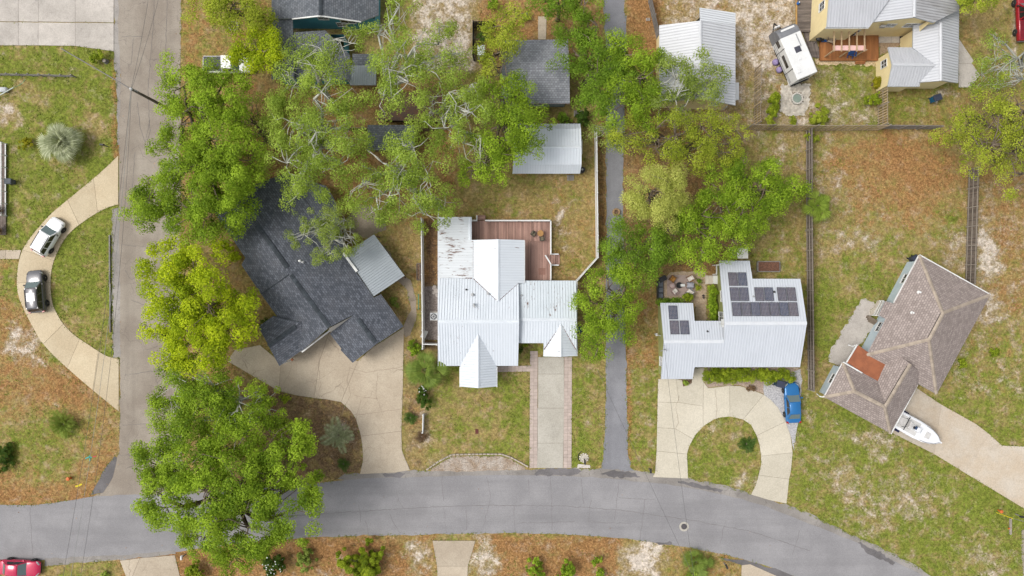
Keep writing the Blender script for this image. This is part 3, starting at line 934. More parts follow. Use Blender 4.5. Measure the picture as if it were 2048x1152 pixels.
# ---- charcoal shingle house at an angle
SH_A = shingle_mat('shingle_charcoal', (0.065, 0.072, 0.086), (0.155, 0.167, 0.195), (0.125, 0.127, 0.14))
SH_CAP = mat('shingle_cap_dark', (0.035, 0.042, 0.05), (0.055, 0.065, 0.075), 3, 0.9, rnd=0.2)
cream = mat('cream_wall', (0.60, 0.56, 0.49), (0.54, 0.5, 0.44), 1.0, 0.85)
hA = House('shingle_house', 'dark charcoal shingle roofed house set diagonally beside a cracked concrete forecourt', 'house', (640, 600), TRIM)
hA.slope([(467, 385, 4.7), (659, 654, 4.7), (705.5, 630, 3.76), (751.7, 689, 3.76), (807, 653, 2.7), (761.6, 588, 2.7), (747, 596, 2.75), (690, 512, 2.75), (572, 346, 2.75)], 'sh', SH_A)
hA.slope([(467, 385, 4.7), (418, 408, 3.2), (456, 462, 3.2), (493, 515, 3.2), (481, 530, 3.2), (521, 589, 3.2), (603, 702, 3.2), (659, 654, 4.7)], 'sh', SH_A)
hA.slope([(545.5, 632, 3.15), (603, 645, 4.0), (537, 691.7, 4.0), (517.5, 653.7, 2.9)], 'sh', SH_A)
hA.slope([(603, 645, 4.0), (604, 700, 2.9), (558.7, 732, 2.9), (537, 691.7, 4.0)], 'sh', SH_A)
hA.slope([(705.5, 630, 3.76), (660, 667, 2.7), (683, 697, 2.7), (681, 700, 2.7), (705.5, 725.6, 2.7), (751.7, 689, 3.76)], 'sh', SH_A)
hA.slope([(572, 346, 2.72), (652, 372, 2.45), (668, 398, 2.45), (690, 508, 2.7)], 'sh', SH_A)
GREYMETAL = roof_metal('roof_grey', (0.31, 0.345, 0.37), (0.25, 0.28, 0.30), 0, 0.5)
hA.slope([(690, 507, 2.66), (748, 469, 2.35), (809, 551.5, 2.35), (747, 593, 2.66)], 'metal', GREYMETAL, 0.8, 0.27)
for a, b, n in (((514, 451, 4.7), (575, 535, 4.7), 11), ((582, 550, 4.7), (659, 654, 4.7), 14), ((716, 638, 3.76), (750, 684, 3.76), 7), ((537, 691.7, 4.0), (592, 652, 4.0), 6)):
    hA.cap(a, b, 0.48, SH_CAP, n, 0.07)
hA.finish()
hA.walls([(418, 408, 3.2), (456, 462, 3.2), (493, 515, 3.2), (521, 589, 3.2), (545, 631, 3.2), (517.5, 653.7, 2.9), (558.7, 732, 2.9), (604, 700, 2.9), (659, 656, 2.9), (705.5, 725.6, 2.7), (807, 653, 2.7), (761.6, 588, 2.7), (747, 594, 2.7), (690, 511, 2.7), (668, 398, 2.45), (652, 372, 2.45), (572, 346, 2.72), (467, 385, 4.0)], cream, 0.4)
for i in range(len(hA.wallpoly)):
    L = (Vector(hA.wallpoly[i]) - Vector(hA.wallpoly[(i + 1) % len(hA.wallpoly)])).length
    if L > 3.4: hA.window(i, 0.5, 1.45, 1.1, 1.0)
MB().add([P(659, 656, 4.6), P(707, 631, 3.7), P(664, 664, 2.6), P(656, 664, 2.6)], [(0, 3, 2, 1)]).build('gable_wall', cream, hA.root)
MB().beam(P(522, 588, 3.26), P(577, 549, 4.74), .07, .06).build('flashing', SH_CAP, hA.root)
MB().beam(P(547, 632, 3.24), P(600, 645, 4.05), .07, .05).build('flashing', SH_CAP, hA.root)
vent_pipe(hA, 600.6, 522, 4.1, TRIM); vent_pipe(hA, 606.5, 524.5, 4.1)
MB().beam(P(687, 506, 2.85), P(714, 543, 2.85), 0.28, 0.12).build('gutter', TRIM, hA.root)
MB().beam(P(604, 704, 2.95), P(660, 661, 3.3), 0.14, 0.2).build('fascia', TRIM, hA.root)
for a in ((612, 699), (582, 721)):
    c = P(*a); MB().tube([(c.x, c.y, 0), (c.x, c.y, 2.8)], 0.07, 8).build('downpipe', TRIM, hA.root)
MB().lathe([(0.07, 0), (0.16, 0.05), (0.14, 0.25), (0.05, 0.3)], P(585, 719, 2.4), 10).build('wall_lamp', mat('rust_brown', (0.25, 0.1, 0.05)), hA.root)
for q in ((748, 469), (809, 551.5)):
    c = P(q[0] + (4 if q[0] < 760 else -4), q[1] + 3, 2.2); MB().box((c.x, c.y, 1.1), (0.14, 0.14, 2.2)).build('post', mat('dark_wood', (0.12, 0.08, 0.055)), hA.root)

# ---- white metal roofed house
WM = roof_metal('roof_white', (0.66, 0.70, 0.745), (0.55, 0.60, 0.645), 0.13, 0.35)
WMR = roof_metal('roof_white_rusty', (0.62, 0.65, 0.67), (0.50, 0.53, 0.55), 0.52, 0.5)
WMB = roof_metal('roof_white_worn', (0.60, 0.65, 0.685), (0.49, 0.55, 0.58), 0.32, 0.4)
WCAP = mat('ridge_white', (0.66, 0.70, 0.74), (0.6, 0.64, 0.68), 1.0, 0.5)
white_wall = mat('white_siding', (0.66, 0.66, 0.64), (0.6, 0.6, 0.58), 1.0, 0.8)
hB = House('white_roof_house', 'white metal roofed house with rusty rear wing and red-brown timber deck behind', 'house', (960, 650), TRIM)
hB.slope([(875.5, 556, 2.75), (945, 556, 2.75), (996, 602, 3.6), (1036, 566, 2.9), (1037, 566, 2.9), (1038, 643, 4.5), (875.5, 643, 4.5)], 'metal', WM)
hB.slope([(875.5, 643, 4.5), (1038, 643, 4.5), (1036, 731.5, 2.75), (993, 731.5, 2.75), (956, 667, 4.05), (920.6, 731.5, 2.75), (876, 731.5, 2.75)], 'metal', WM)
hB.slope([(945, 480, 2.75), (996, 478.5, 3.75), (996, 602, 3.75), (945, 556, 2.75)], 'metal', WM)
hB.slope([(996, 478.5, 3.75), (1048.5, 480, 2.75), (1048.5, 566, 2.75), (1037, 566, 2.95), (996, 602, 3.75)], 'metal', WM)
hB.slope([(875.5, 434, 2.5), (938, 434, 2.75), (939, 480, 2.75), (946, 480, 2.78), (946, 556, 2.78), (875.5, 556, 2.5)], 'metal', WMR, 0.92, 0.3)
hB.slope([(1037, 561.4, 2.55), (1152, 561.4, 2.55), (1153, 639.5, 3.75), (1037, 639.5, 3.75)], 'metal', WMB)
hB.slope([(1037, 639.5, 3.75), (1153, 639.5, 3.75), (1153, 700, 2.8), (1122, 650, 3.6), (1087, 700, 2.8), (1087, 686, 3.0), (1037, 686, 3.0)], 'metal', WM)
hB.slope([(1087, 712.5, 2.6), (1122, 713.5, 3.6), (1122, 648, 3.62), (1087, 700, 2.75)], 'metal', WM)
hB.slope([(1122, 648, 3.62), (1122, 713.5, 3.6), (1153, 711.7, 2.6), (1153, 700, 2.75)], 'metal', WM)
hB.slope([(920.6, 773, 2.75), (956, 776, 4.05), (956, 667, 4.05), (920.6, 732, 2.75)], 'metal', WM)
hB.slope([(956, 667, 4.05), (956, 776, 4.05), (993, 773, 2.75), (993, 732, 2.75)], 'metal', WM)
for a, b, w in (((875.5, 643, 4.5), (1038, 643, 4.5), .4), ((996, 478.5, 3.78), (996, 602, 3.78), .36), ((1037.5, 639.5, 3.78), (1153, 639.5, 3.78), .34), ((1122, 652, 3.62), (1122, 713.5, 3.6), .26), ((956, 671, 4.06), (956, 776, 4.06), .3), ((940, 434, 2.8), (940, 480, 2.8), .38)):
    hB.cap(a, b, w, WCAP)
RUST = mat('rust', (0.2, 0.075, 0.035), (0.09, 0.05, 0.035), 4.0, 0.95, grain=0.3)
for a, b in (((947, 557, 2.84), (994, 601, 3.7)), ((998, 601, 3.7), (1036, 567, 2.98)), ((877, 557, 2.6), (944, 557, 2.8)), ((1088, 699, 2.86), (1121, 651, 3.62)), ((1124, 651, 3.62), (1152, 699, 2.86)), ((946.5, 482, 2.8), (946.5, 555, 2.8))):
    hB.cap(a, b, 0.1, RUST, 0, -0.02)
hB.finish()
hB.walls([(875.5, 434, 2.5), (938, 434, 2.5), (939, 480, 2.7), (1048.5, 480, 2.75), (1048.5, 561, 2.6), (1152, 561.4, 2.55), (1153, 711.7, 2.6), (1087, 712.5, 2.6), (1087, 686, 3), (1037, 686, 3.0), (1036, 731.5, 2.75), (993, 731.5, 2.75), (993, 773, 2.75), (920.6, 773, 2.75), (920.6, 731.5, 2.75), (876, 731.5, 2.75)], white_wall, 0.35)
for i in range(len(hB.wallpoly)):
    L = (Vector(hB.wallpoly[i]) - Vector(hB.wallpoly[(i + 1) % len(hB.wallpoly)])).length
    if L > 3.2: hB.window(i, 0.5, 1.5, 1.0, 1.1)
DKV = mat('vent_dark', (0.05, 0.05, 0.05))
vent_pipe(hB, 932.8, 579.5, 3.3, DKV, 0.06, 0.2); vent_pipe(hB, 945, 590, 3.5, VENT, 0.1, 0.35); vent_pipe(hB, 976.5, 587.5, 3.4, VENT, 0.09, 0.3)
vent_pipe(hB, 1043, 591, 3.0, VENT, 0.06, 0.2)
c = P(948, 609, 4.0); MB().tube([c + Vector((0, 0, -.1)), c + Vector((0, 0, .35)), c + Vector((0.1, -0.3, .42))], [0.12, 0.12, 0.1], 10).build('flue', VENT, hB.root)
for a, b in (((1153.5, 561, 2.5), (1154, 712, 2.5)), ((920, 734, 2.7), (920, 774, 2.7)), ((993.6, 734, 2.7), (993.6, 774, 2.7)), ((1049, 481, 2.7), (1049, 566, 2.7))):
    MB().beam(P(*a), P(*b), 0.12, 0.12).build('gutter', TRIM, hB.root)

# ---- pale metal roofed house with solar panels
PM = roof_metal('roof_pale', (0.555, 0.585, 0.63), (0.49, 0.52, 0.56), 0, 0.35)
PCAP = mat('ridge_pale', (0.63, 0.65, 0.68), (0.58, 0.6, 0.63), 1.0, 0.5)
olive = mat('olive_wall', (0.30, 0.315, 0.12), (0.26, 0.275, 0.105), 1.0, 0.85)
hC = House('solar_house', 'olive green walled house with pale metal roof carrying dark solar panels', 'house', (1470, 680), TRIM)
hC.slope([(1438.7, 521.5, 2.45), (1499.5, 521.5, 2.45), (1504, 558, 3.1), (1600, 558, 3.1), (1613.5, 646.5, 4.9), (1449, 646.5, 4.9)], 'metal', PM)
hC.slope([(1449, 646.5, 4.9), (1613.5, 646.5, 4.9), (1600, 734, 3.1), (1389, 734, 3.1), (1385, 758, 2.62), (1322, 758, 2.62), (1327.6, 683, 4.15), (1448, 683, 4.15)], 'metal', PM)
hC.slope([(1320.7, 606, 2.62), (1386, 606, 2.62), (1389, 642, 3.33), (1447.5, 642, 3.33), (1448.5, 683, 4.17), (1327.6, 683, 4.17)], 'metal', PM)
hC.cap((1449, 646.5, 4.92), (1613.5, 646.5, 4.92), .4, PCAP).cap((1327.6, 683, 4.17), (1448, 683, 4.17), .4, PCAP)
hC.finish()
hC.walls([(1438.7, 521.5, 2.45), (1499.5, 521.5, 2.45), (1504, 558, 3.1), (1600, 558, 3.1), (1600, 734, 3.1), (1389, 734, 3.1), (1385, 758, 2.62), (1322, 758, 2.62), (1320.7, 606, 2.62), (1386, 606, 2.62), (1389, 642, 3.2), (1446, 642, 3.2)], olive, 0.3)
wp = hC.wallpoly
def near_edge(hs, px, py):
    q = P(px, py).xy
    best = None
    for i in range(len(hs.wallpoly)):
        a = Vector(hs.wallpoly[i]); b = Vector(hs.wallpoly[(i + 1) % len(hs.wallpoly)])
        d = b - a; t = max(0, min(1, (q - a).dot(d) / d.length_squared))
        r = (a + d * t - q).length
        if best is None or r < best[0]: best = (r, i, t)
    return best[1], best[2]
def win_at(hs, px, py, z, w, h, **kw):
    e, t = near_edge(hs, px, py)
    return hs.window(e, t, z, w, h, **kw)
win_at(hC, 1432, 592, 2.1, 1.2, 0.35, bars=0)
win_at(hC, 1432, 632, 1.7, 1.0, 1.4)
win_at(hC, 1450, 745, 1.5, 1.5, 1.2); win_at(hC, 1530, 745, 1.5, 1.5, 1.2); win_at(hC, 1350, 765, 1.3, 2.4, 2.1, bars=0, name='garage_door', pane=mat('garage_white', (0.65, 0.64, 0.6)))
win_at(hC, 1608, 600, 1.6, 1.2, 1.2); win_at(hC, 1608, 690, 1.6, 1.2, 1.2); win_at(hC, 1314, 720, 1.5, 1.0, 1.0)
win_at(hC, 1398, 735, 1.05, 0.95, 2.05, bars=0, name='door', pane=mat('door_brown', (0.22, 0.1, 0.06)))
# solar panels: frame + glass with cell grid, all on the rear slopes
PV, t_ = new_mat('solar_glass'); k = NT(t_)
pp = k.n('ShaderNodeTexCoord').outputs['Object']
cc_ = k.n('ShaderNodeTexNoise', i_Scale=1.1, i_Detail=3.0); k.l(k.pos(), cc_.inputs['Vector'])
vc = k.n('ShaderNodeTexVoronoi', i_Scale=5.7); k.l(k.pos(), vc.inputs['Vector'])
oi = k.n('ShaderNodeObjectInfo')
f = k.math('ADD', k.math('MULTIPLY', vc.outputs['Color'], 0.4), k.math('MULTIPLY', oi.outputs['Random'], 0.5))
k.bsdf(k.mix(f, (0.02, 0.04, 0.085), (0.085, 0.062, 0.066)), 0.25, 0, 0.5)
PVF = mat('solar_frame', (0.05, 0.05, 0.055), None, 2, 0.4, 0.3)
PVL = mat('solar_line', (0.5, 0.48, 0.5), None, 2, 0.4, 0.2)
def panel_meshes(w, h):
    fr = MB().box((0, 0, 0.02), (w, h, 0.04))
    gl = MB(); ln = MB()
    nu, nv = 6, 10
    iw, ih = w - 0.05, h - 0.05
    for i in range(nu):
        for j in range(nv):
            gl.box((-iw / 2 + iw * (i + .5) / nu, -ih / 2 + ih * (j + .5) / nv, 0.043), (iw / nu - 0.018, ih / nv - 0.018, 0.008))
    ln.box((0, 0, 0.0405), (iw, ih, 0.003))
    return mesh_of(fr, PVF), mesh_of(gl, PV), mesh_of(ln, PVL)
PW, PHt = 0.995, 1.60
pm1, pm2, pm3 = panel_meshes(PW, PHt)
def solar(px, py, slope_i):
    """centre of a panel given in the picture; it sits on the slope's plane"""
    d = hC.sl[slope_i]
    h = 3.5
    for _ in range(6):
        c = P(px, py, h); h = d['c'].z - (d['n'].x * (c.x - d['c'].x) + d['n'].y * (c.y - d['c'].y)) / d['n'].z
    c = P(px, py, h) + d['n'] * 0.12
    m = Matrix((d['u'], d['v'], d['n'])).transposed()
    o = piece('solar_panel', pm1, hC.root, c, rot=m.to_euler())
    for nm, me in (('cell_grid', pm2), ('grid_lines', pm3)):
        q = bpy.data.objects.new(nm, me); link(q, o)
for i in range(7): solar(1472.5 + 18.9 * i, 619, 0)
for x in (1468.5, 1487.5, 1518, 1537, 1563, 1582): solar(x, 589, 0)
for x in (1465, 1484): solar(x, 559, 0)
solar(1345.5, 625.5, 2)
for x in (1348.5, 1368.5): solar(x, 655.5, 2)
vent_pipe(hC, 1548.5, 584, 3.7, DKV, 0.07, 0.2); vent_pipe(hC, 1506.5, 593, 3.8, VENT, 0.06, 0.2); vent_pipe(hC, 1414.5, 663, 3.8, DKV, 0.06, 0.2)
c = P(1446.5, 646, 3.9); MB().box((c.x, c.y, 3.95), (0.35, 0.85, 0.7)).box((c.x, c.y, 4.32), (0.42, 0.92, 0.06)).build('chimney_box', TRIM, hC.root)
c = P(1316, 670, 2.2)
MB().tube([(c.x, c.y, 0.3), (c.x, c.y, 3.6)], 0.04, 8).box((c.x - 0.02, c.y, 1.5), (0.16, 0.3, 0.4)).build('service_mast', mat('mast_white', (0.6, 0.6, 0.6)), hC.root)
c = P(1329, 698, 3.9); MB().tube([c - Vector((0.3, 0.3, .6)), c + Vector((0, 0, .35)), c + Vector((0.2, -0.2, .3))], 0.05, 6).build('service_head', VENT, hC.root)
# rear steps and landing of this house
stepm = mat('pale_step', (0.55, 0.5, 0.42), (0.48, 0.43, 0.36))
a = P(1425, 559.5)
for i, (x0, x1, z) in enumerate(((1411, 1418, .2), (1418, 1427, .4), (1427, 1442, .6))):
    q0 = P(x0, 551, z); q1 = P(x1, 568, z)
    MB().box(((q0.x + q1.x) / 2, (q0.y + q1.y) / 2, z / 2), (q1.x - q0.x - .006, q0.y - q1.y, z)).build('step', stepm if i < 2 else TRIM, hC.root)
mbs = MB(); c0 = P(1425, 531); c1 = P(1425, 549); c2 = P(1437, 531)
for q in (c0, c1, c2): mbs.box((q.x, q.y, 0.8), (0.1, 0.1, 1.6))
mbs.beam(c0 + Vector((0, 0, 1.58)), c1 + Vector((0, 0, 1.58)), 0.12, 0.08); mbs.beam(c0 + Vector((0, 0, 1.54)), c2 + Vector((0, 0, 1.54)), 0.12, 0.08)
mbs.build('screen_frame', TRIM, hC.root)

# ---- brown shingle hip roof house
SH_D = shingle_mat('shingle_brown', (0.245, 0.202, 0.184), (0.385, 0.325, 0.298), (0.34, 0.287, 0.262))
CAP_D = mat('shingle_cap_tan', (0.38, 0.315, 0.25), (0.33, 0.275, 0.22), 4, 0.9, rnd=0.12)
blue_wall = mat('pale_blue_wall', (0.48, 0.56, 0.60), (0.42, 0.5, 0.55), 1.0, 0.8)
hD = House('hip_roof_house', 'brown shingle hip roofed house with pale blue walls and a rust orange porch roof', 'house', (1820, 690), TRIM)
A_, B_, C_, D_ = (1838.8, 511, 2.7), (1980, 590, 2.7), (1873, 788, 2.7), (1733, 710, 2.7)
R1, R2 = (1886, 626, 5.2), (1858, 679, 5.2)
hD.slope([A_, B_, R1], 'sh', SH_D).slope([B_, C_, R2, R1], 'sh', SH_D).slope([C_, D_, R2], 'sh', SH_D).slope([D_, A_, R1, R2], 'sh', SH_D)
E_, F_, G_, I_ = (1686, 725, 2.7), (1649, 794, 2.7), (1781, 866.5, 2.7), (1834, 769, 2.7)
K1, K2, K3 = (1709, 783, 4.3), (1769.5, 814, 4.3), (1820.5, 728, 4.3)
N_ = (1757, 763, 2.75)
hD.slope([E_, F_, K1], 'sh', SH_D).slope([F_, G_, K2, K1], 'sh', SH_D).slope([G_, I_, (1840, 745, 3.4), K3, K2], 'sh', SH_D)
hD.slope([E_, K1, K2, N_], 'sh', SH_D).slope([N_, K2, K3, (1800, 712, 3.5), (1768, 729, 2.72)], 'sh', SH_D)
hD.slope([(1770, 602, 2.55), (1787, 607, 2.7), (1771, 638, 2.7), (1757, 630, 2.55)], 'sh', SH_D)
ORG = mat('rust_orange_roof', (0.32, 0.115, 0.055), (0.25, 0.09, 0.045), 1.2, 0.9, grain=0.2)
hD.slope([(1715, 690, 2.55), (1770, 730, 2.6), (1755, 765, 2.6), (1693, 725, 2.55)], 'flat', ORG, lift=0.15)
for a, b, n in ((A_, R1, 16), (B_, R1, 14), (C_, R2, 14), (D_, R2, 16), (E_, K1, 8), (F_, K1, 8), (G_, K2, 7)):
    hD.cap(a, b, 0.36, CAP_D, n)
for a, b, n in ((R1, R2, 6), (K1, K2, 7), (K2, K3, 10)):
    hD.cap(a, b, 0.4, CAP_D, n, 0.06)
hD.finish()
hD.walls([A_, B_, C_, (1838, 770, 2.7), G_, F_, E_, (1745, 757, 2.7), (1752, 722, 2.7), D_], blue_wall, 0.45)
for px, py in ((1800, 560), (1760, 660), (1925, 700), (1910, 550), (1665, 760), (1710, 835)):
    win_at(hD, px, py, 1.55, 1.1, 1.1)
win_at(hD, 1812, 815, 1.15, 3.2, 2.1, bars=0, name='garage_door', pane=mat('garage_white', (0.65, 0.64, 0.6)))
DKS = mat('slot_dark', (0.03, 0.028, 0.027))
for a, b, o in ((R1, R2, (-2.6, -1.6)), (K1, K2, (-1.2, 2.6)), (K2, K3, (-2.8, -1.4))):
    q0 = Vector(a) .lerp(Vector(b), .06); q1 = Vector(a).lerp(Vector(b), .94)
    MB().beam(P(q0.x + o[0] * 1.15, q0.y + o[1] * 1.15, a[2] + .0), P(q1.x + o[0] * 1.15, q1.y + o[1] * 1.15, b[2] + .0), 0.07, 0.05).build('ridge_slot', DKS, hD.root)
def gutter(hs, pts, m=TRIM, w=0.14):
    mb = MB()
    for i in range(len(pts) - 1): mb.beam(P(*pts[i]), P(*pts[i + 1]), w, 0.13)
    return mb.build('gutter', m, hs.root)
gutter(hD, [(1837.5, 511, 2.66), (1787, 605.5, 2.66)]); gutter(hD, [(1839, 510, 2.66), (1980.5, 589.5, 2.66)])
gutter(hD, [(1685.2, 725, 2.66), (1648, 794, 2.66)]); gutter(hD, [(1834.5, 769.5, 2.66), (1781.5, 867.5, 2.66)]); gutter(hD, [(1686, 724, 2.8), (1724, 746, 2.8)])
gutter(hD, [(1714, 689.5, 2.66), (1692.5, 725, 2.66)])
MB().tube([P(1648, 794, 2.6), P(1640, 793, 2.4), P(1634, 788, 1.6), P(1634, 788, 0)], 0.06, 8).build('downpipe', TRIM, hD.root)
MB().tube([P(1713, 690, 2.5), P(1705, 693, 2.4), P(1697, 690, 2.3), P(1697, 690, 0.2)], 0.06, 8).build('downpipe', TRIM, hD.root)
vent_pipe(hD, 1838.5, 584.5, 3.7, TRIM, 0.09, 0.3); vent_pipe(hD, 1825, 625.5, 3.9, TRIM, 0.08, 0.3)
# side porch of this house
pq = [P(1754, 601), P(1768, 602), P(1757, 632), P(1739, 630)]
mb = MB(); mb.prism([tuple(q[:2]) for q in pq], 0, 0.5); mb.build('porch_floor', stepm, hD.root)
mb = MB()
for i in (0, 3, 2):
    q = pq[i]; mb.box((q.x, q.y, 0.95), (0.1, 0.1, 0.95))
for i, j in ((0, 3), (3, 2)):
    for z in (0.9, 1.38): mb.beam((pq[i].x, pq[i].y, z), (pq[j].x, pq[j].y, z), 0.07, 0.07)
mb.build('porch_rail', TRIM, hD.root)
for i in range(3):
    c = P(1738 + i * 2 + 4, 638 + i * 4); MB().box((c.x, c.y, 0.2 - i * .06), (1.3, 0.3, 0.4 - i * .12), -0.5).build('step', mat('old_wood', (0.2, 0.16, 0.12)), hD.root)

# ---- yellow house with grey metal roofs
GM = roof_metal('roof_silver', (0.50, 0.51, 0.535), (0.41, 0.42, 0.44), 0.0, 0.5)
GMD = roof_metal('roof_silver_stained', (0.42, 0.42, 0.43), (0.27, 0.26, 0.255), 0.0, 0.9)
GCAP = mat('ridge_silver', (0.55, 0.56, 0.58), (0.5, 0.51, 0.53), 1, 0.5)
yellow = mat('yellow_wall', (0.82, 0.69, 0.39), (0.76, 0.63, 0.35), 1.0, 0.85)
hE = House('yellow_house', 'yellow walled house with grey metal gables and a timber deck at its corner', 'house', (1830, 60), TRIM)
hE.slope([(1652, 55, 5.2), (1737, 55, 5.2), (1782, -2, 6.4), (1782, -110, 7.2), (1668, -110, 7.6), (1659, 0, 6.2)], 'metal', GM)
hE.slope([(1737, 46, 5.0), (1829, 34, 6.6), (1832, -110, 6.6), (1782, -110, 5.9), (1781, -2, 5.9)], 'metal', GM)
hE.slope([(1829, 34, 6.6), (1868, 45, 5.9), (1917, 20, 5.0), (1926, -110, 5.0), (1832, -110, 6.6)], 'metal', GMD)
hE.slope([(1827, 40, 3.6), (1882, 22, 4.9), (1882, 161.5, 4.6), (1841, 165, 3.6), (1839, 165, 3.6), (1871, 131, 4.35), (1826, 95, 3.6)], 'metal', GM)
hE.slope([(1882, 12, 4.9), (1917, -10, 3.6), (1917, 165.6, 3.6), (1882, 161.5, 4.6)], 'metal', GM)
hE.slope([(1776, 95, 3.2), (1826, 95, 3.25), (1872, 130, 4.4), (1784.6, 128.5, 4.4)], 'metal', GM)
hE.slope([(1784.6, 128.5, 4.4), (1872, 130, 4.4), (1840, 165, 3.4), (1839, 173, 3.2), (1776, 173, 3.2)], 'metal', GM)
hE.cap((1829, 34, 6.65), (1832, -110, 6.65), .34, GCAP).cap((1882, 45, 4.95), (1882, 161.5, 4.65), .34, GCAP).cap((1784.6, 128.5, 4.42), (1872, 130, 4.42), .3, GCAP)
hE.finish()
wallE = [(1652, 55, 5.2), (1737, 55, 5.2), (1737, 47, 5.0), (1868, 46, 5.0), (1915, 22, 5.0), (1922, -110, 5.0), (1660, -110, 5.2)]
hE.walls(wallE, yellow, 0.35, zdef=4.6)
wE1 = hE.wallpoly
for px, py, z, w, h in ((1747, 62, 3.6, 1.0, 0.7), (1785, 62, 3.6, 1.3, 0.9), (1640, 36, 3.2, 0.9, 1.2), (1640, 6, 3.2, 0.9, 1.2), (1690, 62, 1.2, 1.4, 2.0)):
    win_at(hE, px, py, z, w, h)
lowE = [(1776, 95, 3.2), (1827, 95, 3.2), (1829, 48, 3.6), (1914, 48, 3.6), (1914, 165, 3.6), (1841, 165, 3.5), (1839, 173, 3.2), (1776, 173, 3.2)]
hE.walls(lowE, yellow, 0.35, zdef=3.2)
win_at(hE, 1754, 138, 1.8, 0.8, 1.1); win_at(hE, 1815, 65, 2.2, 0.8, 1.0)
win_at(hE, 1900, 110, 1.6, 1.1, 1.1)
MB().box(tuple(P(1765, 53, 4.0)), (0.5, 0.25, 0.4)).build('vent_cover', VENT, hE.root)
gutter(hE, [(1651, 56, 5.15), (1737, 56, 5.15)])

# ---- pale metal gable house behind the lane
hF = House('gable_metal_house', 'silver white metal gable roofed house partly under trees beside the lane', 'house', (1395, 120), TRIM)
WF = roof_metal('roof_silver_white', (0.60, 0.61, 0.63), (0.50, 0.505, 0.525), 0.06, 0.4)
WF2 = roof_metal('roof_clean_white', (0.72, 0.74, 0.76), (0.66, 0.68, 0.7), 0.0, 0.2)
hF.slope([(1318.7, 51, 3.4), (1401, 41.5, 5.4), (1401, 196, 5.4), (1318.7, 206, 3.4)], 'metal', WF)
hF.slope([(1401, 41.5, 5.4), (1470.5, 50.5, 3.6), (1470.5, 211, 3.6), (1401, 196, 5.4)], 'metal', WF)
hF.slope([(1399, 15.6, 5.42), (1470.5, 26, 3.6), (1470.5, 50, 3.6), (1400.5, 41.5, 5.4)], 'metal', WF2, lift=0.02)
hF.cap((1401, 41.5, 5.45), (1401, 196, 5.45), .34, GCAP)
hF.finish()
hF.walls([(1318.7, 51, 3.4), (1470.5, 20, 3.6), (1470.5, 211, 3.6), (1318.7, 206, 3.4)], yellow, 0.4, zdef=3.3)
win_at(hF, 1415, 212, 2.6, 0.9, 0.8); win_at(hF, 1440, 212, 1.2, 1.0, 1.1)
c = P(1474.5, 182, 1.0); MB().box((c.x, c.y, 0.9), (0.42, 2.0, 0.12)).box((c.x, c.y, .42), (0.3, 1.8, .84)).build('side_box', WF2, hF.root)

# ---- weathered grey shingle house
SH_G = shingle_mat('shingle_grey', (0.19, 0.2, 0.225), (0.31, 0.32, 0.35), (0.36, 0.37, 0.39))
hG = House('grey_shingle_house', 'small house with weathered grey shingle roof and orange trim among trees', 'house', (1075, 145), mat('orange_trim', (0.35, 0.13, 0.07), (0.28, 0.1, 0.05)))
hG.slope([(1005, 81, 2.8), (1136, 79, 2.8), (1139, 137, 4.3), (1003, 137, 4.3)], 'sh', SH_G)
hG.slope([(1003, 137, 4.3), (1139, 137, 4.3), (1139.6, 207, 2.8), (1003, 207, 2.8)], 'sh', SH_G)
hG.finish()
hG.walls([(1005, 81, 2.8), (1136, 79, 2.8), (1138, 207, 2.8), (1005, 207, 2.8)], mat('grey_blue_wall', (0.3, 0.36, 0.38)), 0.35)
win_at(hG, 1075, 212, 1.5, 1.0, 1.0)

# ---- teal house
SH_M = shingle_mat('shingle_slate', (0.10, 0.11, 0.125), (0.19, 0.205, 0.225), (0.165, 0.165, 0.175))
teal = mat('teal_wall', (0.10, 0.34, 0.42), (0.09, 0.30, 0.38), 1.0, 0.8)
hM = House('teal_house', 'teal walled house with slate grey shingle gable half hidden by oak branches', 'house', (640, 60), TRIM)
hM.slope([(585, 37, 4.2), (640.6, 31, 5.8), (642, -120, 5.8), (543, -120, 3.2), (543, 37, 3.2)], 'sh', SH_M)
hM.slope([(640.6, 31, 5.8), (722, 43, 4.0), (757, 30, 3.3), (757, -120, 3.3), (642, -120, 5.8)], 'sh', SH_M)
hM.slope([(543, 37, 3.1), (585, 37, 3.6), (588, 158, 3.6), (543, 158, 3.1)], 'sh', SH_M)
hM.slope([(588, 65, 3.5), (650, 60, 3.6), (700, 110, 2.8), (700, 160, 2.6), (588, 158, 3.0)], 'sh', SH_M)
hM.slope([(705, 108, 2.9), (757, 108, 2.9), (757, 131, 2.7), (705, 131, 2.7)], 'sh', SH_M)
hM.slope([(700, 131, 2.7), (752, 131, 2.7), (752, 170, 2.3), (700, 170, 2.3)], 'metal', GREYMETAL, 0.9, 0.22)
hM.cap((640.6, 31, 5.85), (642, -120, 5.85), .4, SH_CAP, 14)
hM.finish()
hM.walls([(543, -100, 3.2), (757, -100, 3.2), (755, 42, 3.6), (543, 42, 3.2)], teal, 0.4, zdef=3.2)
win_at(hM, 662, 58, 3.4, 1.1, 0.9); win_at(hM, 706, 60, 2.8, 1.6, 1.7)
win_at(hM, 690, 60, 1.5, 1.0, 1.0)
gutter(hM, [(585, 38, 4.2), (640.6, 32, 5.8), (722, 44, 4.0)])
hM.walls([(548, 60, 3.1), (690, 60, 3.0), (695, 160, 2.6), (548, 158, 3.1)], teal, 0.3, zdef=2.6)
for q in ((702, 168), (750, 168)):
    c = P(*q); MB().box((c.x, c.y, 1.1), (0.12, 0.12, 2.2)).build('post', TRIM, hM.root)

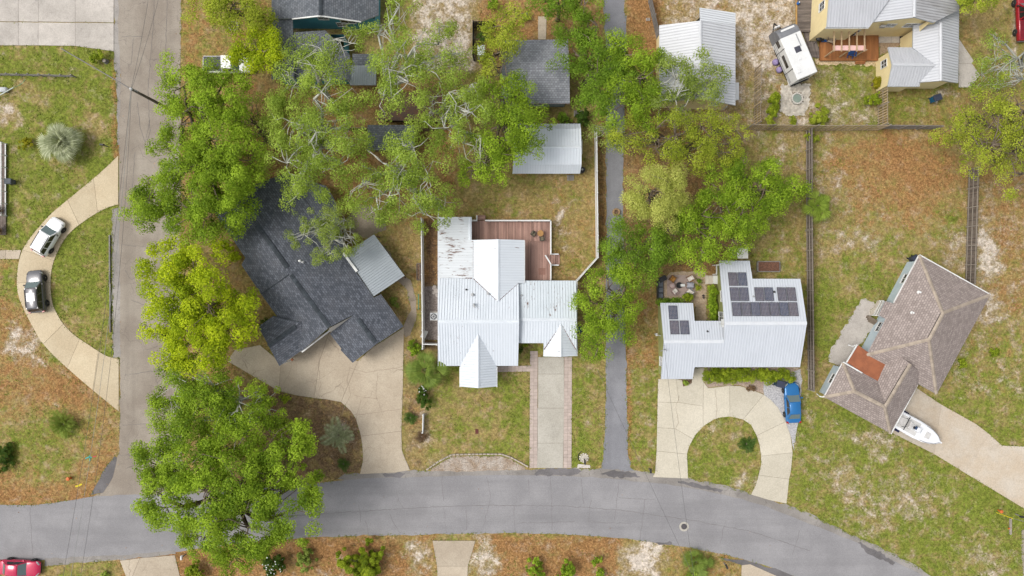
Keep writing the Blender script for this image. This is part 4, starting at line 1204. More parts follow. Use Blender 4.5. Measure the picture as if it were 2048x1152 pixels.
# ---- garden sheds
def shed(label, base, slopes, m, wallm, outline, name='garden_shed', kind='metal', d=0.15, caps=(), zdef=2.0, trim=None):
    s = House(name, label, 'shed', base, trim or TRIM)
    for q in slopes: s.slope(q, kind, m)
    for a, b in caps: s.cap(a, b, 0.3, WCAP)
    s.finish(0.08)
    s.walls(outline, wallm, d, zdef=zdef)
    return s
sL = shed('white metal barn-roofed garden shed in the yard behind the deck', (1095, 302),
     [[(1028, 258, 2.6), (1162, 258, 2.6), (1163, 294, 3.3), (1026, 294, 3.3)], [(1026, 294, 3.3), (1163, 294, 3.3), (1163, 329, 2.6), (1026, 329, 2.6)], [(1026, 329, 2.6), (1163, 329, 2.6), (1160, 347, 1.7), (1025, 347, 1.7)], [(1026, 248, 1.7), (1160, 248, 1.7), (1162, 258, 2.6), (1028, 258, 2.6)]],
     WM, white_wall, [(1028, 252, 2.0), (1162, 252, 2.0), (1162, 342, 2.0), (1028, 342, 2.0)], caps=[((1026, 294, 3.33), (1163, 294, 3.33))])
c = P(1160, 300); MB().box((c.x + .05, c.y, 1.0), (0.06, 1.6, 2.0)).build('door', TRIM, sL.root)
shed('small white lean-to shed behind the solar house', (1479, 508), [[(1474, 496, 2.2), (1496, 495, 2.3), (1496, 517, 2.3), (1474, 517, 2.2)]], mat('shed_white', (0.62, 0.61, 0.57), (0.55, 0.53, 0.48)), mat('shed_grey', (0.38, 0.38, 0.36)), [(1472, 496, 2.1), (1495, 496, 2.1), (1495, 516, 2.1), (1472, 516, 2.1)], kind='flat', d=0.05)
rr = mat('rusty_sheet', (0.17, 0.085, 0.055), (0.11, 0.075, 0.06), 1.2, 0.95, grain=0.3)
shed('low shed with rust brown roof under the big oak', (815, 215), [[(758, 188, 2.2), (885, 180, 2.2), (885, 243, 2.0), (758, 240, 2.0)]], rr, mat('dark_wood', (0.12, 0.08, 0.055)), [(760, 190, 2), (884, 183, 2), (884, 241, 2), (760, 238, 2)], kind='flat')
shed('low shed with dark grey roof south of the rusty shed', (785, 275), [[(735, 250, 2.5), (828, 250, 2.5), (828, 275, 2.9), (735, 275, 2.9)], [(735, 275, 2.9), (828, 275, 2.9), (828, 300, 2.5), (735, 300, 2.5)]], SH_M, mat('dark_wood', (0.12, 0.08, 0.055)), [(737, 252, 2.4), (826, 252, 2.4), (826, 298, 2.4), (737, 298, 2.4)], kind='sh')
shed('little white panelled hut beside the dark fenced pen', (962, 101), [[(955, 91, 1.8), (970, 90, 1.8), (970, 110, 1.8), (955, 111, 1.8)]], WCAP, white_wall, [(955, 91, 1.7), (970, 90, 1.7), (970, 110, 1.7), (955, 111, 1.7)], kind='flat', d=0.02)
# ------------------------------------------------------------------ vehicles (x forward, y left, built round the origin)
TYRE = mat('tyre', (0.018, 0.018, 0.02), (0.03, 0.03, 0.03), 6, 0.85)
RIM = mat('rim', (0.28, 0.28, 0.29), (0.2, 0.2, 0.21), 6, 0.35, 0.7)
BLACKP = mat('black_plastic', (0.02, 0.02, 0.022), (0.03, 0.03, 0.03), 3, 0.5)
LENS_R = mat('red_lens', (0.35, 0.02, 0.02), None, 3, 0.2)
LENS_W = mat('clear_lens', (0.55, 0.57, 0.58), None, 3, 0.15)
CGLASS = glass_mat('car_glass_sky', (0.10, 0.14, 0.14), 0.05)  # sky reflection on windshields put into the pale base colour
CGLASS_D = glass_mat('car_glass_dark', (0.012, 0.014, 0.018), 0.06)

def loft(mb, rings):
    n = len(rings[0])
    vs = [p for r in rings for p in r]
    fs = []
    for i in range(len(rings) - 1):
        for k in range(n):
            k2 = (k + 1) % n
            fs.append((i * n + k, i * n + k2, (i + 1) * n + k2, (i + 1) * n + k))
    fs.append(tuple(range(n))[::-1]); fs.append(tuple(range((len(rings) - 1) * n, len(rings) * n)))
    return mb.add(vs, fs)

def body_ring(x, w, zb, zt, crown=0.03, tuck=0.8):
    half = [(w * 0.86, zb), (w, zb + 0.14), (w * 1.0, (zb + zt) / 2), (w * 0.965, zt - 0.07), (w * tuck, zt)]
    return [(x, y, z) for y, z in half] + [(x, 0, zt + crown)] + [(x, -y, z) for y, z in half[::-1]]

def pane(mb, q, u0=0.0, u1=1.0, v0=0.0, v1=1.0, out=0.012, th=0.012):
    """thin plate on the quad q (4 corners: bottom a->b, top d->c)"""
    a, b, c, d = [Vector(x) for x in q]
    def at(u, v): return a.lerp(b, u).lerp(d.lerp(c, u), v)
    pts = [at(u0, v0), at(u1, v0), at(u1, v1), at(u0, v1)]
    n = (pts[1] - pts[0]).cross(pts[3] - pts[0]).normalized()
    lo = [p + n * (out - th) for p in pts]; hi = [p + n * out for p in pts]
    return mb.add(lo + hi, [(3, 2, 1, 0), (4, 5, 6, 7), (0, 1, 5, 4), (1, 2, 6, 5), (2, 3, 7, 6), (3, 0, 4, 7)])

def wheel_meshes(r, w):
    n = 20
    def rot(mb):
        mb.v = [(x, z, y) for x, y, z in mb.v]; mb.f = [f[::-1] for f in mb.f]; return mb
    ty = rot(MB().lathe([(r * 0.6, -w / 2), (r * 0.93, -w / 2), (r, -w / 2 + .04), (r, w / 2 - .04), (r * 0.93, w / 2), (r * 0.6, w / 2)], n=n))
    ri = MB().lathe([(r * 0.62, -w / 2 + .01), (r * 0.62, w / 2 - 0.01), (r * 0.5, w / 2 - 0.02), (r * 0.15, w / 2 + 0.005)], n=10)
    return mesh_of(ty, TYRE, True), mesh_of(rot(ri), RIM)

def add_wheels(root, xs, y, r, w, name='wheel'):
    t, rm = wheel_meshes(r, w)
    for x in xs:
        for s in (1, -1):
            o = bpy.data.objects.new(name, t); link(o, root)
            o.location = (x, s * y, r); o.rotation_euler = (0, 0, 0 if s > 0 else math.pi)
            q = bpy.data.objects.new('rim', rm); link(q, o)

def place(root, px, py, deg, h=0.8, z=0.0):
    c = P(px, py, h)
    root.location = (c.x, c.y, z)
    root.rotation_euler = (0, 0, R(deg))

def make_car(label, paint, L=4.65, W=1.85, kind='suv', sunroof=True, z=0.0):
    root = thing('parked_car', label, 'car', (0, 0, 0), 'parked cars')
    hw = W / 2
    suv = kind == 'suv'
    belt = 1.02 if suv else 0.88
    roofz = 1.66 if suv else 1.44
    st = [(-0.5, .78, .42, belt - .3), (-0.492, .9, .34, belt - .08), (-0.46, .97, .3, belt), (-0.3, 1.0, .26, belt + .02), (0.0, 1.0, .26, belt), (0.18, 1.0, .26, belt - .01), (0.30, .985, .27, belt - .04), (0.42, .95, .29, belt - .13), (0.475, .86, .33, belt - .25), (0.5, .68, .38, belt - .38)]
    if not suv:
        st[1] = (-0.49, .88, .34, belt - .06); st[2] = (-0.45, .95, .3, belt + .02); st[3] = (-0.3, 1.0, .26, belt + .04)
    mb = loft(MB(), [body_ring(x * L, w * hw, zb, zt) for x, w, zb, zt in st])
    body = mb.build('body', paint, root, True)
    sub = body.modifiers.new('round', 'SUBSURF'); sub.levels = 1; sub.render_levels = 2
    # cabin
    if suv: xs = (-0.47, 0.23, -0.40, 0.08)
    else: xs = (-0.40, 0.20, -0.25, 0.04)
    wb, wr = hw * 0.94, hw * 0.74
    xr, xf, rr_, rf = [v * L for v in xs]
    zb, zt = belt - 0.02, roofz
    def ring(x, w, zt_): return [(x, -w, zt_), (x, w, zt_)]
    B = [Vector((xr, -wb * .93, zb)), Vector((xf, -wb * .96, zb - .03)), Vector((xf, wb * .96, zb - .03)), Vector((xr, wb * .93, zb))]
    T = [Vector((rr_, -wr * .94, zt - .03)), Vector((rf, -wr, zt - .03)), Vector((rf, wr, zt - .03)), Vector((rr_, wr * .94, zt - .03))]
    mb = MB().add(B + T, [(0, 1, 5, 4), (1, 2, 6, 5), (2, 3, 7, 6), (3, 0, 4, 7), (4, 5, 6, 7)])
    mb.build('pillars', paint, root)
    # roof skin, crowned
    rings = []
    for t, wf, dz in ((0, .9, -.03), (.06, .97, 0.0), (.35, 1.0, .045), (.7, 1.0, .04), (.95, .97, 0.0), (1, .92, -.03)):
        x = rr_ + (rf - rr_) * t; w = wr * wf
        rings.append([(x, -w, zt - .05 + dz * .4), (x, -w * .85, zt + dz * .8), (x, 0, zt + dz + .015), (x, w * .85, zt + dz * .8), (x, w, zt - .05 + dz * .4), (x, 0, zt - .08)])
    ro = loft(MB(), rings).build('roof', paint, root, True)
    if sunroof:
        q = [Vector((rr_ + (rf - rr_) * .36, -wr * .66, zt + .052)), Vector((rr_ + (rf - rr_) * .36 + .35 * L * .55, -wr * .66, zt + .05)), Vector((rr_ + (rf - rr_) * .36 + .35 * L * .55, wr * .66, zt + .05)), Vector((rr_ + (rf - rr_) * .36, wr * .66, zt + .052))]
        pane(MB(), q, out=0.02, th=0.03).build('sunroof', CGLASS_D, ro)
    pane(MB(), (B[1], B[2], T[2], T[1]), .05, .95, .03, .95).build('windshield', CGLASS, root)
    pane(MB(), (B[3], B[0], T[0], T[3]), .08, .92, .12, .92).build('rear_window', CGLASS if not suv else CGLASS_D, root)
    for s in (0, 1):
        q = (B[0], B[1], T[1], T[0]) if s == 0 else (B[2], B[3], T[3], T[2])
        cuts = ((.06, .30), (.33, .62), (.65, .93)) if suv else ((.16, .50), (.53, .92))
        if s: cuts = [(1 - b, 1 - a) for a, b in cuts]
        for a, b in cuts:
            pane(MB(), q, a, b, .12, .88).build('side_window', CGLASS_D, root)
    for s in (1, -1):
        MB().box((xf - .35, s * (hw + .09), belt + .06), (.14, .2, .14), s * .2).build('mirror', BLACKP if suv else paint, root)
        MB().add([(L * .485, s * hw * .5, .62), (L * .44, s * hw * .9, .68), (L * .40, s * hw * .97, .72), (L * .42, s * hw * .8, belt - .09), (L * .47, s * hw * .5, .74)], [(0, 1, 2, 3, 4) if s > 0 else (4, 3, 2, 1, 0)]).build('headlight', LENS_W, root)
        MB().box((-L * .475, s * hw * .82, belt - .12), (.2, .26, .16), -s * .45).build('tail_light', LENS_R, root)
        if suv: MB().beam((rr_ + .15, s * wr * .92, zt + .05), (rf - .1, s * wr * .92, zt + .05), .05, .05).build('roof_rail', BLACKP, root)
    MB().box((L * .487, 0, .42), (.12, W * .62, .16)).box((-L * .487, 0, .42), (.12, W * .7, .18)).build('bumper', BLACKP, root)
    wr_ = 0.36 if suv else 0.33
    for x in (-0.29 * L, 0.305 * L):
        for s in (1, -1):
            m2 = MB().lathe([(wr_ * 1.16, -0.02), (wr_ * 1.16, 0.0), (0.05, 0.004)], n=18)
            m2.v = [(a + x, (c + hw * 1.0) * s, b + wr_) for a, b, c in m2.v]
            m2.v = [(a, b, max(c, 0.2)) for a, b, c in m2.v]
            m2.build('wheel_arch', BLACKP, root)
    add_wheels(root, (-0.29 * L, 0.305 * L), hw - 0.06, wr_, 0.23)
    return root

c1 = make_car('white compact SUV with glass roof parked on the curved cream driveway', paint_mat('paint_white', (0.78, 0.78, 0.79)), 4.7, 1.88)
place(c1, 96, 473, 59)
c2 = make_car('dark grey SUV with sunroof parked behind the white one on the cream driveway', paint_mat('paint_grey', (0.10, 0.098, 0.105), 0.2), 5.0, 1.95)
place(c2, 71, 583, 95)
c3 = make_car('blue sedan parked on gravel beside the horseshoe driveway', paint_mat('paint_blue', (0.012, 0.13, 0.34), 0.2), 4.75, 1.8, 'sedan', False)
place(c3, 1586, 806, 93)
c4 = make_car('magenta red sedan at the kerb in the lower left corner', paint_mat('paint_red', (0.45, 0.004, 0.055), 0.1), 4.7, 1.82, 'sedan', False)
place(c4, 38, 1137, -3)

def make_pickup(label, paint, cover, L=5.6, W=1.95):
    root = thing('pickup_truck', label, 'truck', (0, 0, 0))
    hw = W / 2
    st = [(-0.5, .94, .5, 1.0), (-0.49, 1, .42, 1.08), (-0.1, 1, .4, 1.08), (0.2, 1, .4, 1.06), (0.40, .97, .42, 1.02), (0.48, .9, .46, .92), (0.5, .75, .5, .8)]
    loft(MB(), [body_ring(x * L, w * hw, zb, zt) for x, w, zb, zt in st]).build('body', paint, root, True)
    B = [Vector((-.09 * L, -hw * .93, 1.05)), Vector((.26 * L, -hw * .93, 1.03)), Vector((.26 * L, hw * .93, 1.03)), Vector((-.09 * L, hw * .93, 1.05))]
    T = [Vector((-.07 * L, -hw * .76, 1.82)), Vector((.13 * L, -hw * .76, 1.82)), Vector((.13 * L, hw * .76, 1.82)), Vector((-.07 * L, hw * .76, 1.82))]
    MB().add(B + T, [(0, 1, 5, 4), (1, 2, 6, 5), (2, 3, 7, 6), (3, 0, 4, 7), (4, 5, 6, 7)]).build('cab', paint, root)
    pane(MB(), (B[1], B[2], T[2], T[1]), .05, .95, .05, .95).build('windshield', CGLASS, root)
    pane(MB(), (B[3], B[0], T[0], T[3]), .08, .92, .15, .9).build('rear_window', CGLASS_D, root)
    for q, cuts in (((B[0], B[1], T[1], T[0]), ((.08, .46), (.5, .88))), ((B[2], B[3], T[3], T[2]), ((.12, .5), (.54, .92)))):
        for a, b in cuts: pane(MB(), q, a, b, .1, .88).build('side_window', CGLASS_D, root)
    for i in range(4):
        MB().box((-.485 * L + .385 * L * (i + .5) / 4, 0, 1.115), (.385 * L / 4 - .03, W * .86, .05)).build('bed_cover', cover, root)
    for s in (1, -1):
        MB().box((-L * .495, s * hw * .9, .85), (.06, .14, .3)).build('tail_light', LENS_R, root)
        MB().box((L * .485, s * hw * .72, .76), (.1, .3, .16)).build('headlight', LENS_W, root)
        MB().box((.2 * L, s * (hw + .12), 1.18), (.12, .24, .2)).build('mirror', BLACKP, root)
    MB().box((-L * .505, 0, .55), (.14, W * .9, .2)).box((L * .502, 0, .55), (.14, W * .8, .24)).build('bumper', RIM, root)
    add_wheels(root, (-.3 * L, .31 * L), hw - .08, .39, .27)
    return root
t1 = make_pickup('white pickup with dark ribbed bed cover half hidden by a yellow-green tree', paint_mat('paint_white', (0.78, 0.78, 0.79)), mat('bed_cover', (0.06, 0.065, 0.075), None, 3, 0.6))
place(t1, 454, 128, 0, 1.0)
t2 = make_pickup('dark red pickup cut off by the upper right edge', paint_mat('paint_dark_red', (0.28, 0.008, 0.02), 0.1), mat('bed_red', (0.18, 0.01, 0.02)))
place(t2, 2056, 30, 92, 1.2)

# ---- travel trailer
cr = thing('travel_trailer', 'white travel trailer with grey nose parked on sandy ground', 'trailer', (0, 0, 0))
CW = mat('camper_white', (0.72, 0.72, 0.71), (0.66, 0.66, 0.65), 1.2, 0.45)
CG = mat('camper_grey', (0.15, 0.155, 0.17), (0.2, 0.205, 0.22), 1.5, 0.5)
Lc, Wc, Hc = 6.3, 2.5, 2.95
sec = [(-.5, 2.7), (-.495, 2.92), (-.3, 2.98), (.30, 2.98)]
def crng(x, zt, zb=.55): return [(x, -Wc / 2, zb), (x, -Wc / 2, zt - .12), (x, -Wc / 2 + .12, zt), (x, Wc / 2 - .12, zt), (x, Wc / 2, zt - .12), (x, Wc / 2, zb)]
loft(MB(), [crng(x * Lc, z) for x, z in sec]).build('body', CW, cr)
loft(MB(), [crng(.302 * Lc, 2.98), crng(.38 * Lc, 2.93), crng(.44 * Lc, 2.72), crng(.485 * Lc, 2.3, .6), crng(.505 * Lc, 1.7, .7), crng(.50 * Lc, 1.1, .8)]).build('nose_cap', CG, cr)
c_ = MB(); c_.box((.425 * Lc, 0, 2.83), (.22, 1.6, .1)); c_.build('nose_window', CW, cr)
mb = MB(); mb.box((0.05, -.1, 3.02), (.75, .75, .14), 0, .1); mb.build('roof_vent', mat('vent_smoke', (0.07, 0.07, 0.09), None, 2, 0.3), cr)
MB().box((-1.0, .1, 3.0), (.4, .4, .06), 0, .05).build('roof_hatch', CW, cr)
MB().box((-2.3, .75, 3.0), (.4, .45, .05), 0, .05).build('roof_hatch', CW, cr)
MB().box((1.0, -.55, 3.01), (1.5, .1, .05)).build('antenna', VENT, cr)
def side(x, z, w, h, m, nm, sd=1, par=None):
    return MB().box((x, sd * (Wc / 2 + .005), z), (w, .05, h)).build(nm, m, par or cr)
side(1.55, 1.95, .75, .7, CGLASS_D, 'side_window'); side(-.55, 1.9, 1.5, .6, CGLASS_D, 'side_window')
for x in (.72, -1.75):
    side(x, 1.75, .07, 2.3, BLACKP, 'slide_seam')
side(-.5, 0.62, Lc * .62, .12, BLACKP, 'skirt')
side(-.5, .95, 5.2, .07, CG, 'stripe'); side(1.3, 1.35, 2.0, .06, CG, 'stripe'); side(-2.3, 1.2, 1.2, .06, CG, 'stripe')
side(0.4, 1.5, .7, 1.8, CW, 'door', -1); side(-1.4, 1.9, 1.2, .6, CGLASS_D, 'side_window', -1)
MB().box((-Lc / 2 - .06, 0, .6), (.14, 2.2, .18)).build('bumper', BLACKP, cr)
MB().box((-Lc / 2 - .02, 0, 2.0), (.05, 1.2, .5)).build('rear_window', CGLASS_D, cr)
mb = MB().beam((3.1, .7, .5), (4.3, 0, .5), .1, .12).beam((3.1, -.7, .5), (4.3, 0, .5), .1, .12); mb.build('hitch', BLACKP, cr)
for s in (.16, -.16):
    MB().lathe([(.02, .5), (.15, .52), (.15, 1.0), (.08, 1.12)], (3.7, s, 0), 12).build('gas_bottle', CW, cr)
add_wheels(cr, (-.75, .1), Wc / 2 - .14, .34, .2)
place(cr, 1586, 107, 113, 1.8)

# ---- boat on its trailer
bo = thing('motor_boat', 'white open motor boat on a trailer on the buff driveway', 'boat', (0, 0, 0))
BW = mat('gelcoat', (0.76, 0.77, 0.79), (0.7, 0.71, 0.74), 1.5, 0.3)
BG = mat('boat_deck', (0.56, 0.55, 0.53), (0.5, 0.49, 0.47), 2, 0.6)
Lb = 6.3
hull = [(-.5, .98, .62), (-.3, 1.06, .6), (0, 1.1, .58), (.2, 1.0, .62), (.34, .76, .72), (.44, .42, .85), (.49, .14, .98), (.5, .03, 1.05)]
rings = []
for x, w, zb in hull:
    zt = 1.28 + max(0, x) * .35
    rings.append([(x * Lb, 0, zb - .05), (x * Lb, -w * .75, zb + .08), (x * Lb, -w, zt - .06), (x * Lb, -w, zt), (x * Lb, -w * .80, zt + .02), (x * Lb, 0, zt + .02), (x * Lb, w * .80, zt + .02), (x * Lb, w, zt), (x * Lb, w, zt - .06), (x * Lb, w * .75, zb + .08)])
loft(MB(), rings).build('hull', BW, bo, True)
dk = [(-2.6, .74), (-1.0, .80), (.3, .82), (1.0, .72), (1.0, -.72), (.3, -.82), (-1.0, -.80), (-2.6, -.74)]
MB().prism(dk, 1.24, 1.315).build('cockpit_floor', BG, bo)
mb = MB().box((-.15, 0, 1.6), (.8, .62, .62), 0, .06); cons = mb.build('console', BW, bo)
pane(MB(), ((.28, -.3, 1.85), (.28, .3, 1.85), (.12, .3, 2.15), (.12, -.3, 2.15)), out=.02, th=.02).build('windscreen', CGLASS, cons)
MB().box((-.42, .05, 1.93), (.25, .4, .05)).build('dashboard', mat('dash_blue', (0.03, 0.06, 0.12)), cons)
w1 = MB().lathe([(.17, 0), (.19, .015), (.17, .03), (.14, .015)], (-.55, -.02, 1.85), 16); w1.build('steering_wheel', BLACKP, cons)
MB().box((-1.05, 0, 1.5), (.5, .85, .42), 0, .04).box((-1.28, 0, 1.85), (.1, .85, .35)).build('leaning_seat', mat('seat_grey', (0.6, 0.58, 0.56)), bo)
MB().box((1.5, 0, 1.42), (.6, .75, .1), 0, .05).build('bow_cushion', BG, bo)
MB().box((-2.1, 0, 1.42), (.75, .95, .26), 0, .05).build('stern_bench', mat('seat_grey', (0.6, 0.58, 0.56)), bo)
mb = MB()
for s in (1, -1):
    mb.tube([(-1.6, s * .55, 1.3), (-1.6, s * .5, 1.9)], .03, 6)
mb.tube([(-1.6, -.85, 1.9), (-1.6, .85, 1.9)], .05, 6)
mb.build('rail', BLACKP, bo)
mb = MB()
for s in (1, -1):
    mb.tube([(.9, s * .92, 1.42), (1.6, s * .85, 1.6), (2.4, s * .55, 1.65), (2.95, s * .1, 1.6)], .025, 6)
mb.build('bow_rail', RIM, bo)
MB().box((-3.4, 0, 1.25), (.5, .42, .7), 0, .08).box((-3.4, 0, .75), (.2, .18, .7)).build('outboard_motor', BLACKP, bo)
mb = MB().beam((-2.9, .95, .42), (1.8, .8, .42), .1, .12).beam((-2.9, -.95, .42), (1.8, -.8, .42), .1, .12).beam((1.8, .8, .42), (3.6, 0, .45), .1, .12).beam((1.8, -.8, .42), (3.6, 0, .45), .1, .12)
for x in (-2.5, -.5, 1.5): mb.beam((x, -.9, .42), (x, .9, .42), .08, .1)
mb.build('trailer_frame', RIM, bo)
MB().box((3.25, 0, 1.0), (.2, .24, .9), 0, .04).build('winch_post', BW, bo)
add_wheels(bo, (-1.6, -2.35), 1.13, .32, .2)
for s in (1, -1):
    MB().box((-1.97, s * 1.16, .72), (1.55, .28, .06), 0, .02).build('mudguard', mat('navy', (0.015, 0.018, 0.06)), bo)
place(bo, 1829, 857, -29, 1.0)
# ------------------------------------------------------------------ plants
BARK = mat('bark_brown', (0.12, 0.09, 0.065), (0.2, 0.16, 0.12), 3, 0.95, grain=0.3, bump=0.5)
BARK_P = mat('bark_pale', (0.36, 0.36, 0.31), (0.50, 0.50, 0.44), 2, 0.95, grain=0.2, bump=0.5)
G_MID = leaf_mat('leaf_mid', (0.09, 0.165, 0.012), (0.43, 0.6, 0.05))
G_DEEP = leaf_mat('leaf_deep', (0.06, 0.125, 0.012), (0.29, 0.45, 0.045))
G_YEL = leaf_mat('leaf_yellow', (0.23, 0.32, 0.01), (0.62, 0.71, 0.025))
G_LIME = leaf_mat('leaf_lime', (0.17, 0.22, 0.018), (0.54, 0.6, 0.07))
G_OLIVE = leaf_mat('leaf_olive', (0.15, 0.22, 0.028), (0.47, 0.61, 0.105))
G_PALE = leaf_mat('leaf_pale', (0.3, 0.33, 0.06), (0.7, 0.71, 0.2))
G_GREY = leaf_mat('leaf_greygreen', (0.14, 0.2, 0.035), (0.42, 0.51, 0.12))
G_DARK = leaf_mat('leaf_dark', (0.03, 0.07, 0.012), (0.09, 0.16, 0.025))
G_HEDGE = leaf_mat('leaf_hedge', (0.11, 0.17, 0.012), (0.44, 0.52, 0.04))
G_GOLD = leaf_mat('leaf_gold', (0.22, 0.22, 0.012), (0.42, 0.37, 0.02))
G_PALM = leaf_mat('leaf_palm', (0.10, 0.15, 0.025), (0.24, 0.30, 0.055), trans=0.2)
G_SILVER = leaf_mat('leaf_silver', (0.22, 0.245, 0.13), (0.60, 0.62, 0.43), trans=0.15)
G_SAGO = leaf_mat('leaf_sago', (0.04, 0.085, 0.014), (0.11, 0.175, 0.03), trans=0.15)
G_DRY = leaf_mat('leaf_dry', (0.10, 0.06, 0.035), (0.24, 0.15, 0.08), trans=0.1)
G_WHITE = mat('petal_white', (0.75, 0.75, 0.73))

def quad_mesh(name, V, mats_, parent, off, tint=None):
    """V: (n, 4, 3) corners; tint: one leaf-age value per leaf"""
    n = len(V)
    me = bpy.data.meshes.new(name)
    co = (V - np.array(off)).reshape(-1, 3).astype(np.float32)
    me.vertices.add(n * 4); me.vertices.foreach_set('co', co.ravel())
    me.loops.add(n * 4); me.loops.foreach_set('vertex_index', np.arange(n * 4, dtype=np.int32))
    me.polygons.add(n); me.polygons.foreach_set('loop_start', np.arange(0, n * 4, 4, dtype=np.int32))
    me.update(calc_edges=True)
    if tint is None: tint = np.random.default_rng(n).uniform(size=n)
    at = me.attributes.new('tint', 'FLOAT', 'POINT')
    at.data.foreach_set('value', np.repeat(tint, 4).astype(np.float32))
    me.materials.append(mats_)
    o = bpy.data.objects.new(name, me)
    link(o, parent)
    return o

def leaf_quads(C, N, size, rng, aspect=0.7):
    n = len(C)
    N = N / np.maximum(1e-6, np.linalg.norm(N, axis=1, keepdims=True))
    r = rng.normal(size=(n, 3))
    T = np.cross(N, r); T /= np.maximum(1e-6, np.linalg.norm(T, axis=1, keepdims=True))
    B = np.cross(N, T)
    s = (size * rng.uniform(0.65, 1.3, n))[:, None]
    a = s * 0.5; b = s * 0.5 * aspect
    droop = N * s * 0.12
    return np.stack([C - T * a - droop, C + B * b, C + T * a - droop, C - B * b], 1)

def crown_leaves(lobes, rng, leaf, per_m2, clump_r=(0.5, 1.0), flat=0.62, hollow=0.55, ragged=0.25, sparse=0.0, low=-0.35, dens=4.2):
    """lobes: list of (centre Vector, radius). Leaves sit on the domes of separate clumps.
    Returns leaf centres, normals, clump centres and a leaf-age tint per leaf"""
    Cs = []; Ns = []; K = []; Ts = []
    ph3 = rng.uniform(0, 6.28, 6)
    for c, r in lobes:
        c = np.array(c)
        nc = max(12, int(r * r * dens))
        d = rng.normal(size=(nc * 4, 3)); d /= np.linalg.norm(d, axis=1, keepdims=True)
        d = d[d[:, 2] > low][:nc]
        ph = rng.uniform(0, 6.28, 4)
        ang = np.arctan2(d[:, 1], d[:, 0])
        out = 1 + ragged * (np.sin(ang * 3 + ph[0]) * .5 + np.sin(ang * 5 + ph[1]) * .5 + np.sin(ang * 2 + ph[2]) * .4)
        rr = r * (hollow + (1 - hollow) * rng.uniform(0, 1, len(d)) ** 0.5) * out
        k = c + d * rr[:, None] * np.array([1, 1, flat])
        # holes in the crown where whole clumps are missing
        f = np.sin(k[:, 0] * 1.7 + ph3[0] + np.sin(k[:, 1] * 1.3 + ph3[1])) + np.sin(k[:, 1] * 1.9 + ph3[2] + np.sin(k[:, 0] * 1.1 + ph3[3]))
        if r > 1.3:
            keep = (f > -1.12 + sparse * 1.3) & (rng.uniform(size=len(k)) > sparse)
            if keep.sum() > 4: k = k[keep]; d = d[keep]
        K.append(k)
        nl = math.pi * r * r * per_m2 / nc
        lt = rng.uniform(-.12, .12)
        for q, dd in zip(k, d):
            u = rng.uniform()
            cr_ = (clump_r[0] + (clump_r[1] - clump_r[0]) * u) * min(1.0, 0.42 + r * 0.24)
            m = max(4, int(nl * (0.35 + 1.3 * u)))
            e = rng.normal(size=(m, 3)); e[:, 2] = e[:, 2] * .8 + .5
            e /= np.linalg.norm(e, axis=1, keepdims=True)
            sh = 0.35 + 0.75 * rng.uniform(size=(m, 1)) ** 0.6
            Cs.append(q + e * cr_ * sh * np.array([1.1, 1.1, .7]))
            Ns.append(e * .8 + dd * .25 + np.array([0, 0, .3]) + rng.normal(size=(m, 3)) * .4)
            Ts.append(np.clip(np.full(m, rng.uniform(.05, .95) + lt) + rng.normal(size=m) * .08, 0, 1))
    return np.concatenate(Cs), np.concatenate(Ns), np.concatenate(K), np.concatenate(Ts)

def branch_path(a, b, rng, wob=0.12, n=4):
    a = np.array(a); b = np.array(b)
    L = np.linalg.norm(b - a)
    pts = [a]
    for i in range(1, n):
        t = i / n
        q = a + (b - a) * t + rng.normal(size=3) * wob * L * 0.5 + np.array([0, 0, 0.1 * L * math.sin(math.pi * t)])
        pts.append(q)
    pts.append(b)
    return pts

